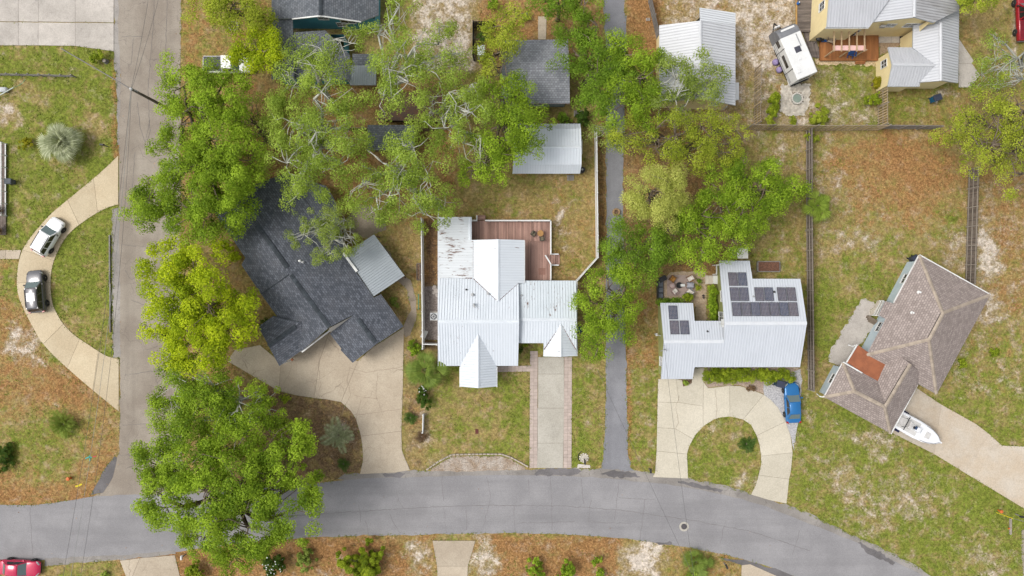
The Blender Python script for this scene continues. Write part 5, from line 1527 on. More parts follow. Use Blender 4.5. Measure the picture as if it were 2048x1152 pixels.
N_LEAF = 0
def tree(label, lobes, leafm, bark=BARK, leaf=0.3, per_m2=55, seed=1, name='broadleaf_tree', trunk=None, trunk_r=0.25, twigs=0, sparse=0.0, ragged=0.34, clump=(0.45, 1.0), cat='tree', group=None, flat=0.62, hollow=0.55, limb_r=0.10, limb_up=0.1):
    """lobes in picture coordinates: (px, py, radius px, height)"""
    global N_LEAF
    rng = np.random.default_rng(seed)
    L = [(P(x, y, h), r / SC * (H - h) / H) for x, y, r, h in lobes]
    if trunk is None:
        w = sum(r * r for _, r in L)
        cx = sum(c.x * r * r for c, r in L) / w; cy = sum(c.y * r * r for c, r in L) / w
        base = Vector((cx, cy, 0))
    else: base = P(*trunk)
    root = thing(name, label, cat, base, group)
    leaf *= 0.62; per_m2 *= 4.1
    C, N, K, T_ = crown_leaves(L, rng, leaf, per_m2, clump, flat, hollow, ragged, sparse)
    ok = C[:, 2] > 0.05
    C = C[ok]; N = N[ok]; T_ = T_[ok]
    N_LEAF += len(C)
    hmin = min(c.z for c, r in L)
    top = Vector((base.x, base.y, hmin * 0.55))
    tk = MB().tube([base + Vector((0, 0, -.1)), base + Vector((0.05, 0, .4)), base.lerp(top, .6) + Vector((rng.normal() * .1, rng.normal() * .1, 0)), top], [trunk_r * 1.5, trunk_r * 1.1, trunk_r, trunk_r * .85], 9)
    tk.build('trunk', bark, root, True)
    bm = MB()
    for c, r in L:
        e = c + Vector((0, 0, r * limb_up))
        pth = branch_path(top, e, rng, 0.14, 4)
        bm.tube(pth, [trunk_r * .7, trunk_r * .58, trunk_r * .48, trunk_r * .36, limb_r], 7)
        kk = K[np.linalg.norm(K - np.array(c), axis=1) < r * 1.5]
        m = int(min(len(kk), 5 + r * 1.5 + twigs))
        if m > 0:
            for q in kk[rng.choice(len(kk), m, replace=False)]:
                st = Vector(pth[rng.integers(2, 5)])
                p2 = branch_path(st, q, rng, 0.2, 3)
                bm.tube(p2, [limb_r * .75, limb_r * .55, limb_r * .38, limb_r * .16], 5)
                for _ in range(1 if twigs > 6 else 0):
                    j = kk[rng.integers(len(kk))]
                    if np.linalg.norm(j - p2[2]) < r * .6:
                        bm.tube(branch_path(p2[2], j, rng, 0.22, 2), [limb_r * .36, limb_r * .24, limb_r * .1], 4)
    bm.build('branches', bark, root, True)
    quad_mesh('crown', leaf_quads(C, N, leaf, rng), leafm, root, base, T_)
    return root

def shrub(label, px, py, rpx, h, leafm, seed=1, leaf=0.17, per_m2=420, name='shrub', ry=None, flowers=0, cat='shrub', group=None, flat=0.8):
    """a bush standing on the ground: several overlapping lobes"""
    global N_LEAF
    rng = np.random.default_rng(seed)
    ry = ry or rpx
    base = P(px, py, 0)
    root = thing(name, label, cat, base, group)
    L = []
    n = max(3, int(3 + (rpx * ry) / 300))
    rm = min(rpx, ry) / SC
    for i in range(n):
        a = rng.uniform(0, 6.28); t = rng.uniform(0, .62) ** 0.6
        r = rm * rng.uniform(.45, .7)
        L.append((Vector((base.x + math.cos(a) * t * rpx / SC * .75, base.y + math.sin(a) * t * ry / SC * .75, max(r * .5, h * rng.uniform(.45, .75)))), r))
    C, N, K, T_ = crown_leaves(L, rng, leaf, per_m2, (.2, .42), flat, .5, .18, 0, -.6)
    ok = (C[:, 2] > .03); C = C[ok]; N = N[ok]; T_ = T_[ok]
    N_LEAF += len(C)
    st = MB()
    for c, r in L:
        st.tube(branch_path((base.x, base.y, 0), c, rng, .15, 3), [.04, .03, .025, .012], 5)
    st.build('stem', BARK, root)
    quad_mesh('foliage', leaf_quads(C, N, leaf, rng, .6), leafm, root, base, T_)
    if flowers:
        i = rng.choice(len(K), min(len(K), flowers))
        q = K[i] + np.array([0, 0, .25])
        quad_mesh('blossom', leaf_quads(q, np.tile([0, 0, 1.0], (len(q), 1)) + rng.normal(size=(len(q), 3)) * .2, .16, rng, 1.0), G_WHITE, root, base)
    return root

def hedge(label, p0, p1, wpx, h, leafm, seed=1, name='hedge', leaf=0.15):
    global N_LEAF
    rng = np.random.default_rng(seed)
    a, b = P(*p0), P(*p1)
    mid = (a + b) / 2
    root = thing(name, label, 'hedge', mid)
    n = max(3, int((b - a).length / (wpx / SC) * 2.6))
    L = []
    for i in range(n):
        q = a.lerp(b, (i + .5) / n)
        r = wpx / SC * .55 * rng.uniform(.85, 1.15)
        L.append((Vector((q.x + rng.normal() * .08, q.y + rng.normal() * .08, h * .62)), r))
    C, N, K, T_ = crown_leaves(L, rng, leaf, 520, (.3, .5), .75, .35, .12, 0, -.4, 30)
    ok = C[:, 2] > .03; C = C[ok]; N = N[ok]; T_ = T_[ok]; N_LEAF += len(C)
    st = MB()
    for c, r in L: st.tube([(c.x, c.y, 0), (c.x, c.y, h * .6)], [.035, .015], 5)
    st.build('stem', BARK, root)
    quad_mesh('foliage', leaf_quads(C, N, leaf, rng, .6), leafm, root, mid, T_)
    return root

def fan_frond(L, m, blades=14, spread=1.9, pet=0.45):
    """palmetto leaf along +x: petiole then a fan of blades that droop at the tip"""
    mb = MB()
    b = L * pet
    mb.tube([(0, 0, 0), (b * .5, 0, b * .14), (b, 0, b * .16)], [.025, .02, .015], 4)
    for i in range(blades):
        a = -spread / 2 + spread * i / (blades - 1)
        l = (L - b) * (0.72 + .28 * math.cos(a))
        ca, sa = math.cos(a), math.sin(a)
        w = l * spread / blades * .62
        z0 = b * .16
        m1 = (b + ca * l * .6, sa * l * .6, z0 + .02 - l * .04); tip = (b + ca * l, sa * l, z0 - l * .26)
        px_, py_ = -sa * w / 2, ca * w / 2
        mb.add([(b, 0, z0), (m1[0] + px_, m1[1] + py_, m1[2]), tip, (m1[0] - px_, m1[1] - py_, m1[2])], [(0, 1, 2, 3)])
    return mesh_of(mb, m)

def feather_frond(L, m, n=16, w=0.34, arch=0.35):
    mb = MB()
    def sp(t): return Vector((L * t * (1 - .12 * t), 0, L * (arch * t - arch * 1.25 * t * t)))
    mb.tube([sp(0), sp(.33), sp(.66), sp(1)], [.022, .018, .012, .005], 4)
    for i in range(n):
        t = .12 + .86 * i / n
        q = sp(t); l = L * w * math.sin(math.pi * min(1, t * .85 + .12)) ** .6
        for s in (1, -1):
            tip = q + Vector((l * .5, s * l * .87, -l * .2))
            d = Vector((L / n * .85, 0, 0))
            mid = q.lerp(tip, .5) + Vector((0, 0, .03 * l))
            mb.add([q - d * .3, mid + d * .5, tip, mid - d * .4], [(0, 1, 2, 3) if s > 0 else (3, 2, 1, 0)])
    return mesh_of(mb, m)

def palm(label, px, py, rpx, h, leafm, n=26, seed=1, kind='fan', name='palm', trunk_r=0.16, cat='palm', tilt=(0.9, -0.5), bark=BARK):
    rng = random.Random(seed)
    c = P(px, py, h)
    root = thing(name, label, cat, (c.x, c.y, 0))
    L = rpx / SC * (H - h) / H
    hh = max(h - L * .25, .12)
    MB().tube([(c.x, c.y, -.05), (c.x, c.y, hh * .5), (c.x, c.y, hh)], [trunk_r * 1.2, trunk_r, trunk_r * 1.15], 10).build('trunk', bark, root)
    fr = [fan_frond(L * s, leafm, pet=q) if kind == 'fan' else feather_frond(L * s, leafm) for s, q in ((1.0, .4), (.85, .32), (.6, .18))]
    for i in range(n):
        a = i * 2.39996 + rng.uniform(-.2, .2)
        t = i / n
        el = tilt[0] * (1 - t) + tilt[1] * t if kind != 'flat' else 0
        el = tilt[1] + (tilt[0] - tilt[1]) * t + rng.uniform(-.12, .12)
        o = bpy.data.objects.new('frond', fr[i % 2] if t < .55 else fr[2])
        link(o, root)
        o.location = (0.08 * math.cos(a), 0.08 * math.sin(a), hh)
        o.rotation_euler = (rng.uniform(-.35, .35), -el, a)
        sc_ = rng.uniform(.72, 1.14); o.scale = (sc_, sc_ * rng.uniform(.8, 1.1), sc_)
    return root

# ---- left side: trees along the side road
tree('tall mid-green tree beside the side road, north of the charcoal roof', [(370, 175, 52, 7.5), (452, 165, 40, 7), (430, 200, 62, 8.5), (365, 250, 50, 8), (440, 280, 72, 9), (370, 330, 62, 9), (430, 370, 72, 8.5), (320, 420, 52, 7), (300, 400, 42, 6.5), (400, 430, 62, 7.5), (460, 420, 50, 7), (480, 340, 42, 8)], G_MID, leaf=.30, per_m2=62, seed=11, trunk_r=.4, trunk=(430, 330))
tree('grey-green tree crowding the trunk line west of the pale-limbed oak', [(515, 270, 50, 6.5), (505, 330, 40, 6), (495, 220, 35, 6), (540, 240, 34, 6)], G_OLIVE, leaf=.24, per_m2=50, seed=12, sparse=.1)
tree('bright yellow-green tree at the corner of the side road', [(330, 525, 48, 6), (390, 540, 58, 7.5), (350, 590, 62, 8), (420, 610, 68, 8.5), (330, 640, 45, 7), (390, 680, 62, 8), (460, 660, 55, 7), (345, 700, 42, 6.5), (470, 600, 34, 6)], G_YEL, leaf=.34, per_m2=52, seed=13, trunk_r=.35, trunk=(420, 615))
tree('green tree with pale twigs south of the yellow-green one', [(360, 770, 48, 6), (430, 770, 55, 6.5), (345, 830, 45, 6.5), (410, 840, 58, 7), (480, 800, 48, 6), (385, 740, 38, 5.5), (500, 860, 55, 6.5), (530, 790, 26, 4.5), (450, 880, 50, 7), (550, 850, 30, 5)], G_MID, leaf=.28, per_m2=66, seed=14, trunk_r=.3, twigs=4, bark=BARK_P)
tree('very large green tree spreading over the road junction', [(320, 930, 58, 8), (390, 920, 65, 9), (330, 1000, 65, 8.5), (410, 1000, 75, 10), (480, 960, 71, 9.5), (555, 940, 57, 8), (590, 890, 39, 7), (500, 1050, 68, 9), (580, 1020, 62, 8.5), (420, 1070, 51, 8), (608, 960, 32, 7), (600, 862, 26, 6), (470, 1110, 37, 7)], G_MID, leaf=.32, per_m2=66, seed=15, trunk_r=.5, trunk=(480, 985))
tree('bright yellow tree over the white pickup', [(500, 85, 38, 5), (530, 105, 36, 5.5), (480, 105, 24, 4.5), (545, 75, 22, 5), (478, 118, 22, 4.2), (510, 130, 22, 4.5)], G_YEL, leaf=.3, per_m2=50, seed=16, trunk_r=.16)
tree('green tree at the top edge beside the teal house', [(420, 15, 40, 6), (470, 20, 45, 6.5), (510, 10, 40, 6), (440, -25, 45, 7), (530, 35, 20, 5)], G_LIME, leaf=.28, per_m2=45, seed=17, trunk_r=.2, sparse=.12)
# ---- pale-limbed oaks in the middle of the block
OAK = dict(bark=BARK_P, twigs=4, sparse=.16, leaf=.26, ragged=.32, clump=(.45, .95), limb_r=.07, hollow=.5, limb_up=.4)
tree('big sparse oak with pale bare limbs between teal and charcoal roofs', [(590, 250, 58, 9), (650, 190, 58, 9.5), (640, 270, 62, 10.5), (580, 330, 52, 9), (700, 250, 52, 9), (640, 340, 58, 9), (600, 390, 34, 7), (690, 330, 50, 8.5)], G_OLIVE, per_m2=48, seed=21, trunk_r=.42, trunk=(655, 290), **OAK)
tree('sparse oak leaning over the teal house roof', [(600, 130, 50, 8), (640, 100, 42, 8), (660, 150, 45, 8.5), (590, 180, 40, 8), (700, 90, 34, 7.5)], G_OLIVE, per_m2=40, seed=22, trunk_r=.3, trunk=(660, 200), **OAK)
tree('tall sparse oak above the rust brown shed roof', [(770, 60, 40, 8), (780, 130, 52, 9), (830, 100, 42, 8.5), (870, 130, 46, 8), (820, 170, 52, 9), (770, 200, 40, 8.5), (880, 60, 30, 7), (800, 20, 30, 7), (920, 110, 26, 7)], G_OLIVE, per_m2=40, seed=23, trunk_r=.35, trunk=(790, 190), **OAK)
tree('sparse oak spreading over the yard north-west of the deck', [(770, 330, 56, 8.5), (830, 300, 56, 9), (800, 390, 52, 8), (860, 360, 48, 8), (720, 380, 44, 7.5), (890, 420, 30, 6.5), (850, 430, 34, 7), (760, 420, 34, 7)], G_OLIVE, per_m2=46, seed=24, trunk_r=.36, trunk=(810, 350), **OAK)
tree('sparse oak with fine grey twigs west of the grey shingle house', [(900, 190, 46, 8), (940, 230, 52, 8.5), (890, 260, 46, 8), (950, 170, 34, 7.5), (930, 290, 34, 7), (960, 320, 30, 6.5), (860, 220, 34, 8)], G_OLIVE, per_m2=46, seed=25, trunk_r=.3, trunk=(905, 240), **OAK)
tree('small pale oak overhanging the middle of the charcoal roof', [(640, 440, 50, 6.5), (610, 470, 38, 6), (670, 480, 44, 6), (655, 520, 32, 5.5), (690, 440, 38, 6), (700, 475, 26, 5.5)], G_GREY, bark=BARK_P, twigs=7, sparse=.12, leaf=.2, per_m2=52, seed=26, trunk_r=.2, trunk=(690, 455), limb_r=.06, clump=(.35, .7))
# ---- middle: leafy trees round the white shed and the grey house
tree('leafy green tree over the west end of the white shed', [(1000, 200, 44, 7), (1040, 180, 34, 6.5), (1000, 250, 52, 8), (1050, 250, 46, 7.5), (1040, 300, 42, 6.5), (980, 310, 44, 7), (1000, 340, 30, 6), (1080, 230, 26, 6), (950, 340, 30, 6)], G_MID, leaf=.28, per_m2=50, seed=31, trunk_r=.3, trunk=(1010, 260), twigs=3)
tree('light green tree north-west of the grey shingle house', [(990, 110, 34, 6), (1020, 60, 40, 7), (1000, 150, 34, 6), (1030, 20, 36, 7), (985, 60, 20, 5.5)], G_LIME, leaf=.26, per_m2=45, seed=32, trunk_r=.22)
tree('green tree above the footpath at the top edge', [(1090, 5, 36, 6.5), (1130, 0, 36, 7), (1170, 10, 34, 7), (1110, -25, 40, 7)], G_DEEP, leaf=.26, per_m2=48, seed=33, trunk_r=.22, trunk=(1115, 40))
tree('dense deep green tree between grey shingle house and lane', [(1155, 60, 38, 6), (1150, 110, 46, 6.5), (1180, 160, 50, 7), (1200, 110, 40, 6.5), (1200, 200, 42, 6.5), (1230, 150, 40, 6.5), (1185, 40, 26, 6)], G_DEEP, leaf=.26, per_m2=62, seed=34, trunk_r=.28)
tree('bright green tree arching over the lane by the silver-white gable', [(1250, 110, 42, 7), (1270, 160, 50, 7.5), (1300, 130, 36, 7), (1240, 210, 44, 7), (1290, 210, 46, 7), (1230, 90, 30, 6.5)], G_MID, leaf=.27, per_m2=56, seed=35, trunk_r=.28, trunk=(1275, 175))
tree('grey-green tree reaching over the silver-white metal roof', [(1350, 150, 40, 7.5), (1400, 145, 40, 8), (1420, 170, 34, 7.5), (1350, 200, 45, 7), (1390, 190, 32, 7), (1330, 180, 30, 7), (1440, 150, 18, 7)], G_GREY, leaf=.27, per_m2=42, seed=36, trunk_r=.24, bark=BARK_P, twigs=4, sparse=.14, trunk=(1360, 215))
tree('light olive tree with fine twigs east of the lane fence', [(1300, 270, 48, 7), (1350, 270, 52, 7.5), (1400, 250, 45, 7), (1380, 310, 48, 7), (1430, 290, 46, 6.5), (1320, 310, 40, 7), (1470, 260, 34, 6), (1460, 315, 36, 5.5), (1240, 270, 30, 6.5)], G_LIME, leaf=.24, per_m2=46, seed=37, trunk_r=.28, twigs=5, sparse=.2)
tree('pale yellow-green tree hanging over the lane', [(1302, 382, 48, 7.6), (1342, 374, 40, 7.6), (1312, 410, 42, 7.2), (1274, 392, 32, 7), (1347, 402, 32, 7)], G_PALE, leaf=.2, per_m2=120, seed=38, trunk_r=.2)
tree('bright green tree overhanging the rear roof corner of the solar house', [(1400, 430, 48, 6.5), (1440, 390, 48, 6.5), (1480, 430, 50, 6.5), (1420, 480, 48, 6.5), (1390, 500, 34, 6), (1460, 470, 38, 6)], G_MID, leaf=.28, per_m2=62, seed=39, trunk_r=.26)
tree('green tree reaching the dark board fence behind the solar house', [(1520, 370, 48, 6.5), (1560, 390, 44, 6.5), (1500, 420, 42, 6), (1545, 350, 32, 6), (1590, 375, 24, 5.5), (1480, 350, 34, 6)], G_MID, leaf=.28, per_m2=60, seed=40, trunk_r=.25)
tree('dark green tree between lane and fire-pit patio', [(1250, 480, 44, 5.5), (1300, 500, 46, 6), (1270, 540, 42, 6), (1330, 490, 34, 5.5), (1225, 505, 28, 5), (1340, 450, 36, 5.5), (1375, 455, 30, 5.5)], G_DEEP, leaf=.25, per_m2=66, seed=41, trunk_r=.24)
tree('green tree overhanging the lane beside the white house', [(1215, 560, 38, 5.5), (1250, 570, 40, 6), (1210, 610, 46, 6), (1190, 660, 40, 5.5), (1225, 650, 38, 5.5), (1175, 600, 26, 5), (1260, 610, 28, 5.5), (1190, 700, 22, 4.5)], G_MID, leaf=.26, per_m2=60, seed=42, trunk_r=.24, trunk=(1222, 610))
tree('grey twiggy tree over the north end of the white yard fence', [(1215, 260, 30, 6), (1190, 262, 18, 5.5), (1230, 285, 24, 5.5)], G_GREY, bark=BARK_P, leaf=.22, per_m2=38, seed=43, trunk_r=.12, twigs=7, sparse=.2, limb_r=.05, trunk=(1228, 290))
# ---- right side
tree('large olive tree at the right edge beyond the grey fence', [(1980, 230, 50, 7), (2030, 210, 55, 7.5), (1930, 270, 46, 6.5), (1980, 290, 55, 7.5), (2030, 290, 55, 7.5), (2040, 350, 45, 7), (1900, 270, 30, 5.5), (1960, 330, 36, 6.5), (2080, 250, 60, 8)], G_LIME, leaf=.25, per_m2=44, seed=51, trunk_r=.32, twigs=5, sparse=.28, trunk=(2010, 280))
tree('sparse grey oak by the yard path at the upper right', [(1960, 150, 34, 6), (1990, 120, 32, 6), (2000, 170, 36, 6), (2030, 150, 30, 6), (1990, 80, 22, 5.5)], G_OLIVE, bark=BARK_P, leaf=.22, per_m2=36, seed=52, trunk_r=.2, twigs=7, sparse=.3, limb_r=.07, trunk=(2005, 140))
tree('lime green tree tip at the top edge above the stained roof', [(1920, -8, 28, 6.5), (1950, -5, 26, 6.5), (1980, -15, 30, 7)], G_LIME, leaf=.28, per_m2=46, seed=53, trunk_r=.2)
# ---- palms and cycads
palm('silvery green fan palm on the lawn at the left', 114, 280, 47, 2.4, G_SILVER, 40, 61, 'fan', 'fan_palm', .22, tilt=(1.25, -.25))
palm('fan palm by the white house entrance gate', 848, 742, 50, 3.2, G_PALM, 22, 62, 'fan', 'fan_palm', .18, tilt=(1.1, -.5))
palm('fan palm beside the board fence behind the solar house', 1640, 410, 35, 3.4, G_OLIVE, 30, 63, 'fan', 'fan_palm', .18, tilt=(1.1, -.4))
palm('low fan palm at the road edge at the bottom', 1395, 1128, 38, 1.0, G_PALM, 20, 64, 'fan', 'fan_palm', .12, tilt=(1.1, 0))
palm('feathery small palm on the lower left lawn', 122, 850, 32, .9, G_GREY, 26, 65, 'feather', 'small_palm', .12, tilt=(1.1, .05))
palm('blue-green palm in the mulch bed beside the forecourt', 675, 872, 38, 1.3, G_SILVER, 26, 66, 'feather', 'small_palm', .14, tilt=(1.1, 0))
palm('dark sago palm near the road end of the forecourt', 686, 929, 16, .5, G_SAGO, 26, 67, 'feather', 'sago_palm', .12, tilt=(.9, .05), cat='cycad')
palm('dark sago palm west of the front lawn', 820, 836, 15, .5, G_SAGO, 26, 68, 'feather', 'sago_palm', .12, tilt=(.9, .05), cat='cycad')
palm('sago palm with straw-coloured heart in the grass island', 1494.6, 889, 20, .5, G_SAGO, 26, 69, 'feather', 'sago_palm', .16, tilt=(.8, .02), cat='cycad')
palm('dried brown palm by the white fence stub', 843, 874, 14, .4, G_DRY, 24, 70, 'feather', 'dry_palm', .1, tilt=(.7, .02))
palm('dark sago palm inside the black fenced pen', 965, 72, 15, 1.6, G_SAGO, 20, 71, 'feather', 'sago_palm', .12, tilt=(.9, .05), cat='cycad')
# ---- shrubs
for a in (('round green bush beside a stump near the utility pole', 198, 120, 17, 1.5, G_HEDGE), ('yellow bush tucked against the silvery palm', 57, 290, 15, 1.0, G_GOLD),
          ('twin-lobed yellow bush at the west eave of the charcoal roof', 462, 486, 17, 2.2, G_YEL), ('yellow bush nearest the charcoal roof eave', 476, 512, 15, 2.0, G_YEL),
          ('dark shrub low on the grass at the left edge', 17, 912, 28, .9, G_DARK), ('grey-green shrub in leaf litter south of the road', 617, 1112, 24, 1.4, G_GREY),
          ('small dark shrub beside the palm at the front lawn', 846, 800, 18, 1.5, G_DARK), ('round bush at the corner of the fire-pit patio', 1372, 596, 13, 1.6, G_HEDGE),
          ('northern of two round bushes beside the cobbled patio', 1546, 196, 18, 1.5, G_HEDGE), ('southern of two round bushes beside the cobbled patio', 1543, 217, 18, 1.5, G_HEDGE),
          ('yellow-flecked bush by the yellow gable wall', 1742, 171, 16, 1.4, G_GOLD), ('green bush below the yellow-flecked one', 1738, 205, 17, 1.4, G_HEDGE),
          ('bright green shrub growing over the slatted fence', 1625, 240, 24, 2.0, G_LIME), ('low bright green shrub at the foot of the slatted fence', 1537, 243, 15, 1.0, G_LIME),
          ('small green seedling bush against the slatted fence', 1583, 244, 9, .8, G_LIME), ('wispy sapling bush under the slatted fence junction', 1617, 275, 14, 1.4, G_LIME),
          ('small clump in the mulch under the charcoal garage eave', 788, 603, 12, .8, G_PALM), ('grassy clump beside the forecourt corner', 830, 697, 17, 1.0, G_MID),
          ('small shrub in the bed by the garage of the solar house', 1369, 766, 7, .7, G_OLIVE), ('tuft in the pebble bed by the horseshoe driveway', 1500, 775, 9, .6, G_DRY),
          ('little plant in the entry bed of the white house', 1041, 700, 7, .6, G_DARK), ('tiny plant beside the entry pavers', 1050, 690, 6, .5, G_HEDGE),
          ('brown dead shrub at the porch on the left edge', 4, 425, 13, 1.6, G_DRY), ('tall brown dead shrub at the porch on the left edge', 4, 460, 12, 1.6, G_DRY),
          ('low olive shrub at the bottom edge below the manhole', 1385, 1150, 20, .8, G_OLIVE), ('ivy mound behind the white shed', 1170, 235, 24, 1.6, G_DARK),
          ('ivy mound in front of the blue tarpaulin', 1130, 240, 18, 1.4, G_DEEP), ('small shrub at the north-east corner of the brown hip roof', 1925, 725, 10, .5, G_HEDGE),
          ('low weed clump on sand beyond the brown hip roof', 1985, 705, 13, .4, G_HEDGE), ('green shrub at the pen fence by the top edge', 985, 12, 14, 1.5, G_MID),
          ('dark shrub along the side wall of the charcoal house', 535, 645, 14, .9, G_DARK), ('shrub in deep shade beside the pickup', 560, 215, 24, 1.6, G_MID), ('green plant filling the black fenced pen', 975, 58, 12, 1.2, G_MID)):
    shrub(a[0], a[1], a[2], a[3], a[4], a[5], seed=int(a[1] * 7 + a[2]))
shrub('large rounded shrub on the south verge of the main road', 730, 1122, 64, 2.2, G_HEDGE, 81, .2, 260, ry=46)
shrub('dark shrub with white blossoms on the south verge', 550, 1118, 36, 1.8, G_DARK, 82, .2, 260, flowers=50, ry=30)
shrub('white-blossomed bush below the fan palm', 850, 782, 14, 1.4, G_DARK, 83, flowers=16)
shrub('broad dark shrub at the bottom edge by the white mailbox', 400, 1140, 46, 1.8, G_HEDGE, 84, .2, 260, ry=22)
shrub('low green shrub row along the forecourt curve', 560, 797, 34, .8, G_HEDGE, 85, .16, 400, ry=10)
for i, (x, y, r, h) in enumerate(((1140, 1128, 18, 2.2), (1070, 1138, 24, 1.4), (1190, 1118, 14, 1.2), (1125, 1152, 20, 1.2), (1200, 1148, 12, 1.0))):
    shrub(('tallest', 'broad', 'slim', 'low', 'smallest')[i] + ' green sapling in the orange leaf litter south of the road', x, y, r, h, G_MID, 90 + i, .2, 220, name='sapling')
shrub('tiny dry bush on the litter by the lower left apron', 215, 1150, 9, .6, G_OLIVE, 97)
hedge('clipped hedge west half along the front of the solar house', (1413, 749), (1496, 749), 27, 1.5, G_HEDGE, 101)
hedge('clipped hedge east half along the front of the solar house', (1503, 748), (1574, 748), 24, 1.4, G_HEDGE, 102)
hedge('dark hedge along the olive wall by the rear steps', (1421, 576), (1421, 640), 15, 1.6, G_MID, 103)
hedge('dark low hedge south of the fire-pit patio', (1312, 604), (1358, 603), 12, 1.3, G_DEEP, 104)
# ------------------------------------------------------------------ fences
OLDWOOD = mat('fence_old', (0.115, 0.09, 0.075), (0.17, 0.14, 0.12), 3, 0.95, rnd=.22, grain=.25)
TANWOOD = mat('fence_tan', (0.46, 0.35, 0.21), (0.33, 0.25, 0.15), 3, 0.95, rnd=.25, grain=.25)
GREYWOOD = mat('fence_grey', (0.24, 0.225, 0.21), (0.17, 0.16, 0.15), 3, 0.95, rnd=.2, grain=.25)
RAILW = mat('fence_rail', (0.33, 0.29, 0.24), (0.25, 0.22, 0.185), 3, 0.95, grain=.2)
DARKW = mat('fence_black', (0.03, 0.028, 0.026), (0.05, 0.045, 0.04), 3, 0.95, rnd=.2)
VINYL = mat('vinyl_white', (0.72, 0.72, 0.71), (0.66, 0.66, 0.65), 2, 0.5, rnd=.04)

def board_fence(label, p0, p1, h=1.8, bw=.14, gap=.012, m=OLDWOOD, rm=RAILW, rails=3, side=1, post_gap=2.4, group=None):
    a, b = P(*p0), P(*p1)
    d = (b - a); L = d.length; d.normalize()
    nrm = Vector((-d.y, d.x, 0)) * side
    root = thing('board_fence', label, 'fence', (a + b) / 2)
    rz = math.atan2(d.y, d.x)
    n = max(1, int(L / (bw + gap)))
    pk = mesh_of(MB().box((0, 0, h / 2), (bw, .022, h), 0, .0), m)
    for i in range(n):
        q = a.lerp(b, (i + .5) / n)
        piece('picket', pk, root, (q.x, q.y, random.uniform(-.03, .02)), rz + random.gauss(0, .02))
    np_ = max(1, round(L / post_gap))
    pm = mesh_of(MB().box((0, 0, (h + .06) / 2), (.1, .1, h + .06)), rm)
    for i in range(np_ + 1):
        q = a.lerp(b, i / np_) + nrm * .09
        piece('post', pm, root, (q.x, q.y, 0), rz)
    for j in range(rails):
        z = .25 + (h - .4) * j / max(1, rails - 1)
        for i in range(np_):
            q0 = a.lerp(b, i / np_) + nrm * .045; q1 = a.lerp(b, (i + 1) / np_) + nrm * .045
            MB().beam((q0.x, q0.y, z), (q1.x, q1.y, z), .05, .09).build('rail', rm, root)
    return root

board_fence('upper run of dark railed board fence behind the solar house yard', (1612, 262), (1612.5, 460), side=-1, m=OLDWOOD)
board_fence('lower run of dark board fence between solar house and brown hip roof', (1612.5, 462), (1616, 778), side=-1, m=OLDWOOD)
board_fence('dark board fence with gate bracing beyond the brown hip roof', (1937, 340), (1930, 568), side=-1, m=OLDWOOD, h=1.9)
board_fence('tan slatted fence run along the sandy yard, west part', (1492, 260), (1617, 262), gap=.15, bw=.14, m=TANWOOD, side=1, h=2.6)
board_fence('tan slatted fence run along the sandy yard, east part', (1619, 262), (1757, 261), gap=.15, bw=.14, m=TANWOOD, side=1, h=2.6)
board_fence('grey solid board fence south of the yellow house lawn', (1760, 257), (1868, 258), m=GREYWOOD, side=-1)
board_fence('brown slatted fence west of the travel trailer', (1508, 140), (1507, 252), gap=.15, bw=.14, m=TANWOOD, side=1, h=2.3)
board_fence('tan slatted fence joining the yellow gable to the yard fence', (1754, 174), (1754, 256), gap=.15, bw=.14, m=TANWOOD, side=1, h=2.3)
board_fence('leaning grey board fence beside the silver-white gable house', (1296, 2), (1313, 78), m=GREYWOOD, side=1, h=1.7)
board_fence('brown boundary fence under the oaks', (700, 262), (880, 262), m=mat('fence_brown', (0.17, 0.11, 0.07), (0.13, 0.085, 0.055), 3, .95, rnd=.2), side=1, h=1.6)
board_fence('short tan boundary fence beside the pickup', (478, 250), (555, 250), m=TANWOOD, side=1, h=1.5)
board_fence('black pen fence, long west side', (947, 56), (947, 122), m=DARKW, side=1, h=2.0, rm=DARKW)
board_fence('black pen fence, north side by the sand', (948, 56), (990, 56), m=DARKW, side=1, h=2.0, rm=DARKW)

def vinyl_fence(label, p0, p1, h=1.8, post_gap=2.3):
    a, b = P(*p0), P(*p1)
    d = b - a; L = d.length; d.normalize(); rz = math.atan2(d.y, d.x)
    root = thing('vinyl_fence', label, 'fence', (a + b) / 2)
    n = max(1, round(L / post_gap)); w = L / n
    pm = mesh_of(MB().box((0, 0, (h + .08) / 2), (.13, .13, h + .08)).box((0, 0, h + .1), (.17, .17, .05), 0, .04), VINYL)
    pn = mesh_of(MB().box((0, 0, h / 2), (w - .14, .04, h - .16)), VINYL)
    rl = mesh_of(MB().box((0, 0, h - .04), (w - .13, .1, .1)).box((0, 0, .1), (w - .13, .1, .12)), VINYL)
    for i in range(n + 1):
        q = a.lerp(b, i / n); piece('post', pm, root, q, rz)
    for i in range(n):
        q = a.lerp(b, (i + .5) / n)
        piece('panel', pn, root, q, rz); piece('rail', rl, root, q, rz)
    return root
vinyl_fence('white vinyl fence along the lane side of the back yard', (1189.5, 263), (1192.5, 516))
vinyl_fence('short angled white vinyl fence from lane corner to the white house', (1192.5, 516), (1152, 561))
vinyl_fence('white vinyl fence between charcoal house and white house', (846.5, 440), (849, 695))
vinyl_fence('white vinyl gate closing the west side of the white house', (850, 686), (877, 687), 1.7, 1.5)
vinyl_fence('short white fence stub at the edge of the front lawn', (848, 827), (847, 862), .9, 1.2)
g_ = thing('loose_panel', 'white louvred panels leaning inside the side gate', 'panel', P(853, 672))
for i in range(6):
    a = P(848 + i * 1.6, 660 + i * .5); MB().beam((a.x, a.y, .1), (a.x - .25, a.y - .75, 1.2), .09, .03).build('slat', VINYL, g_)

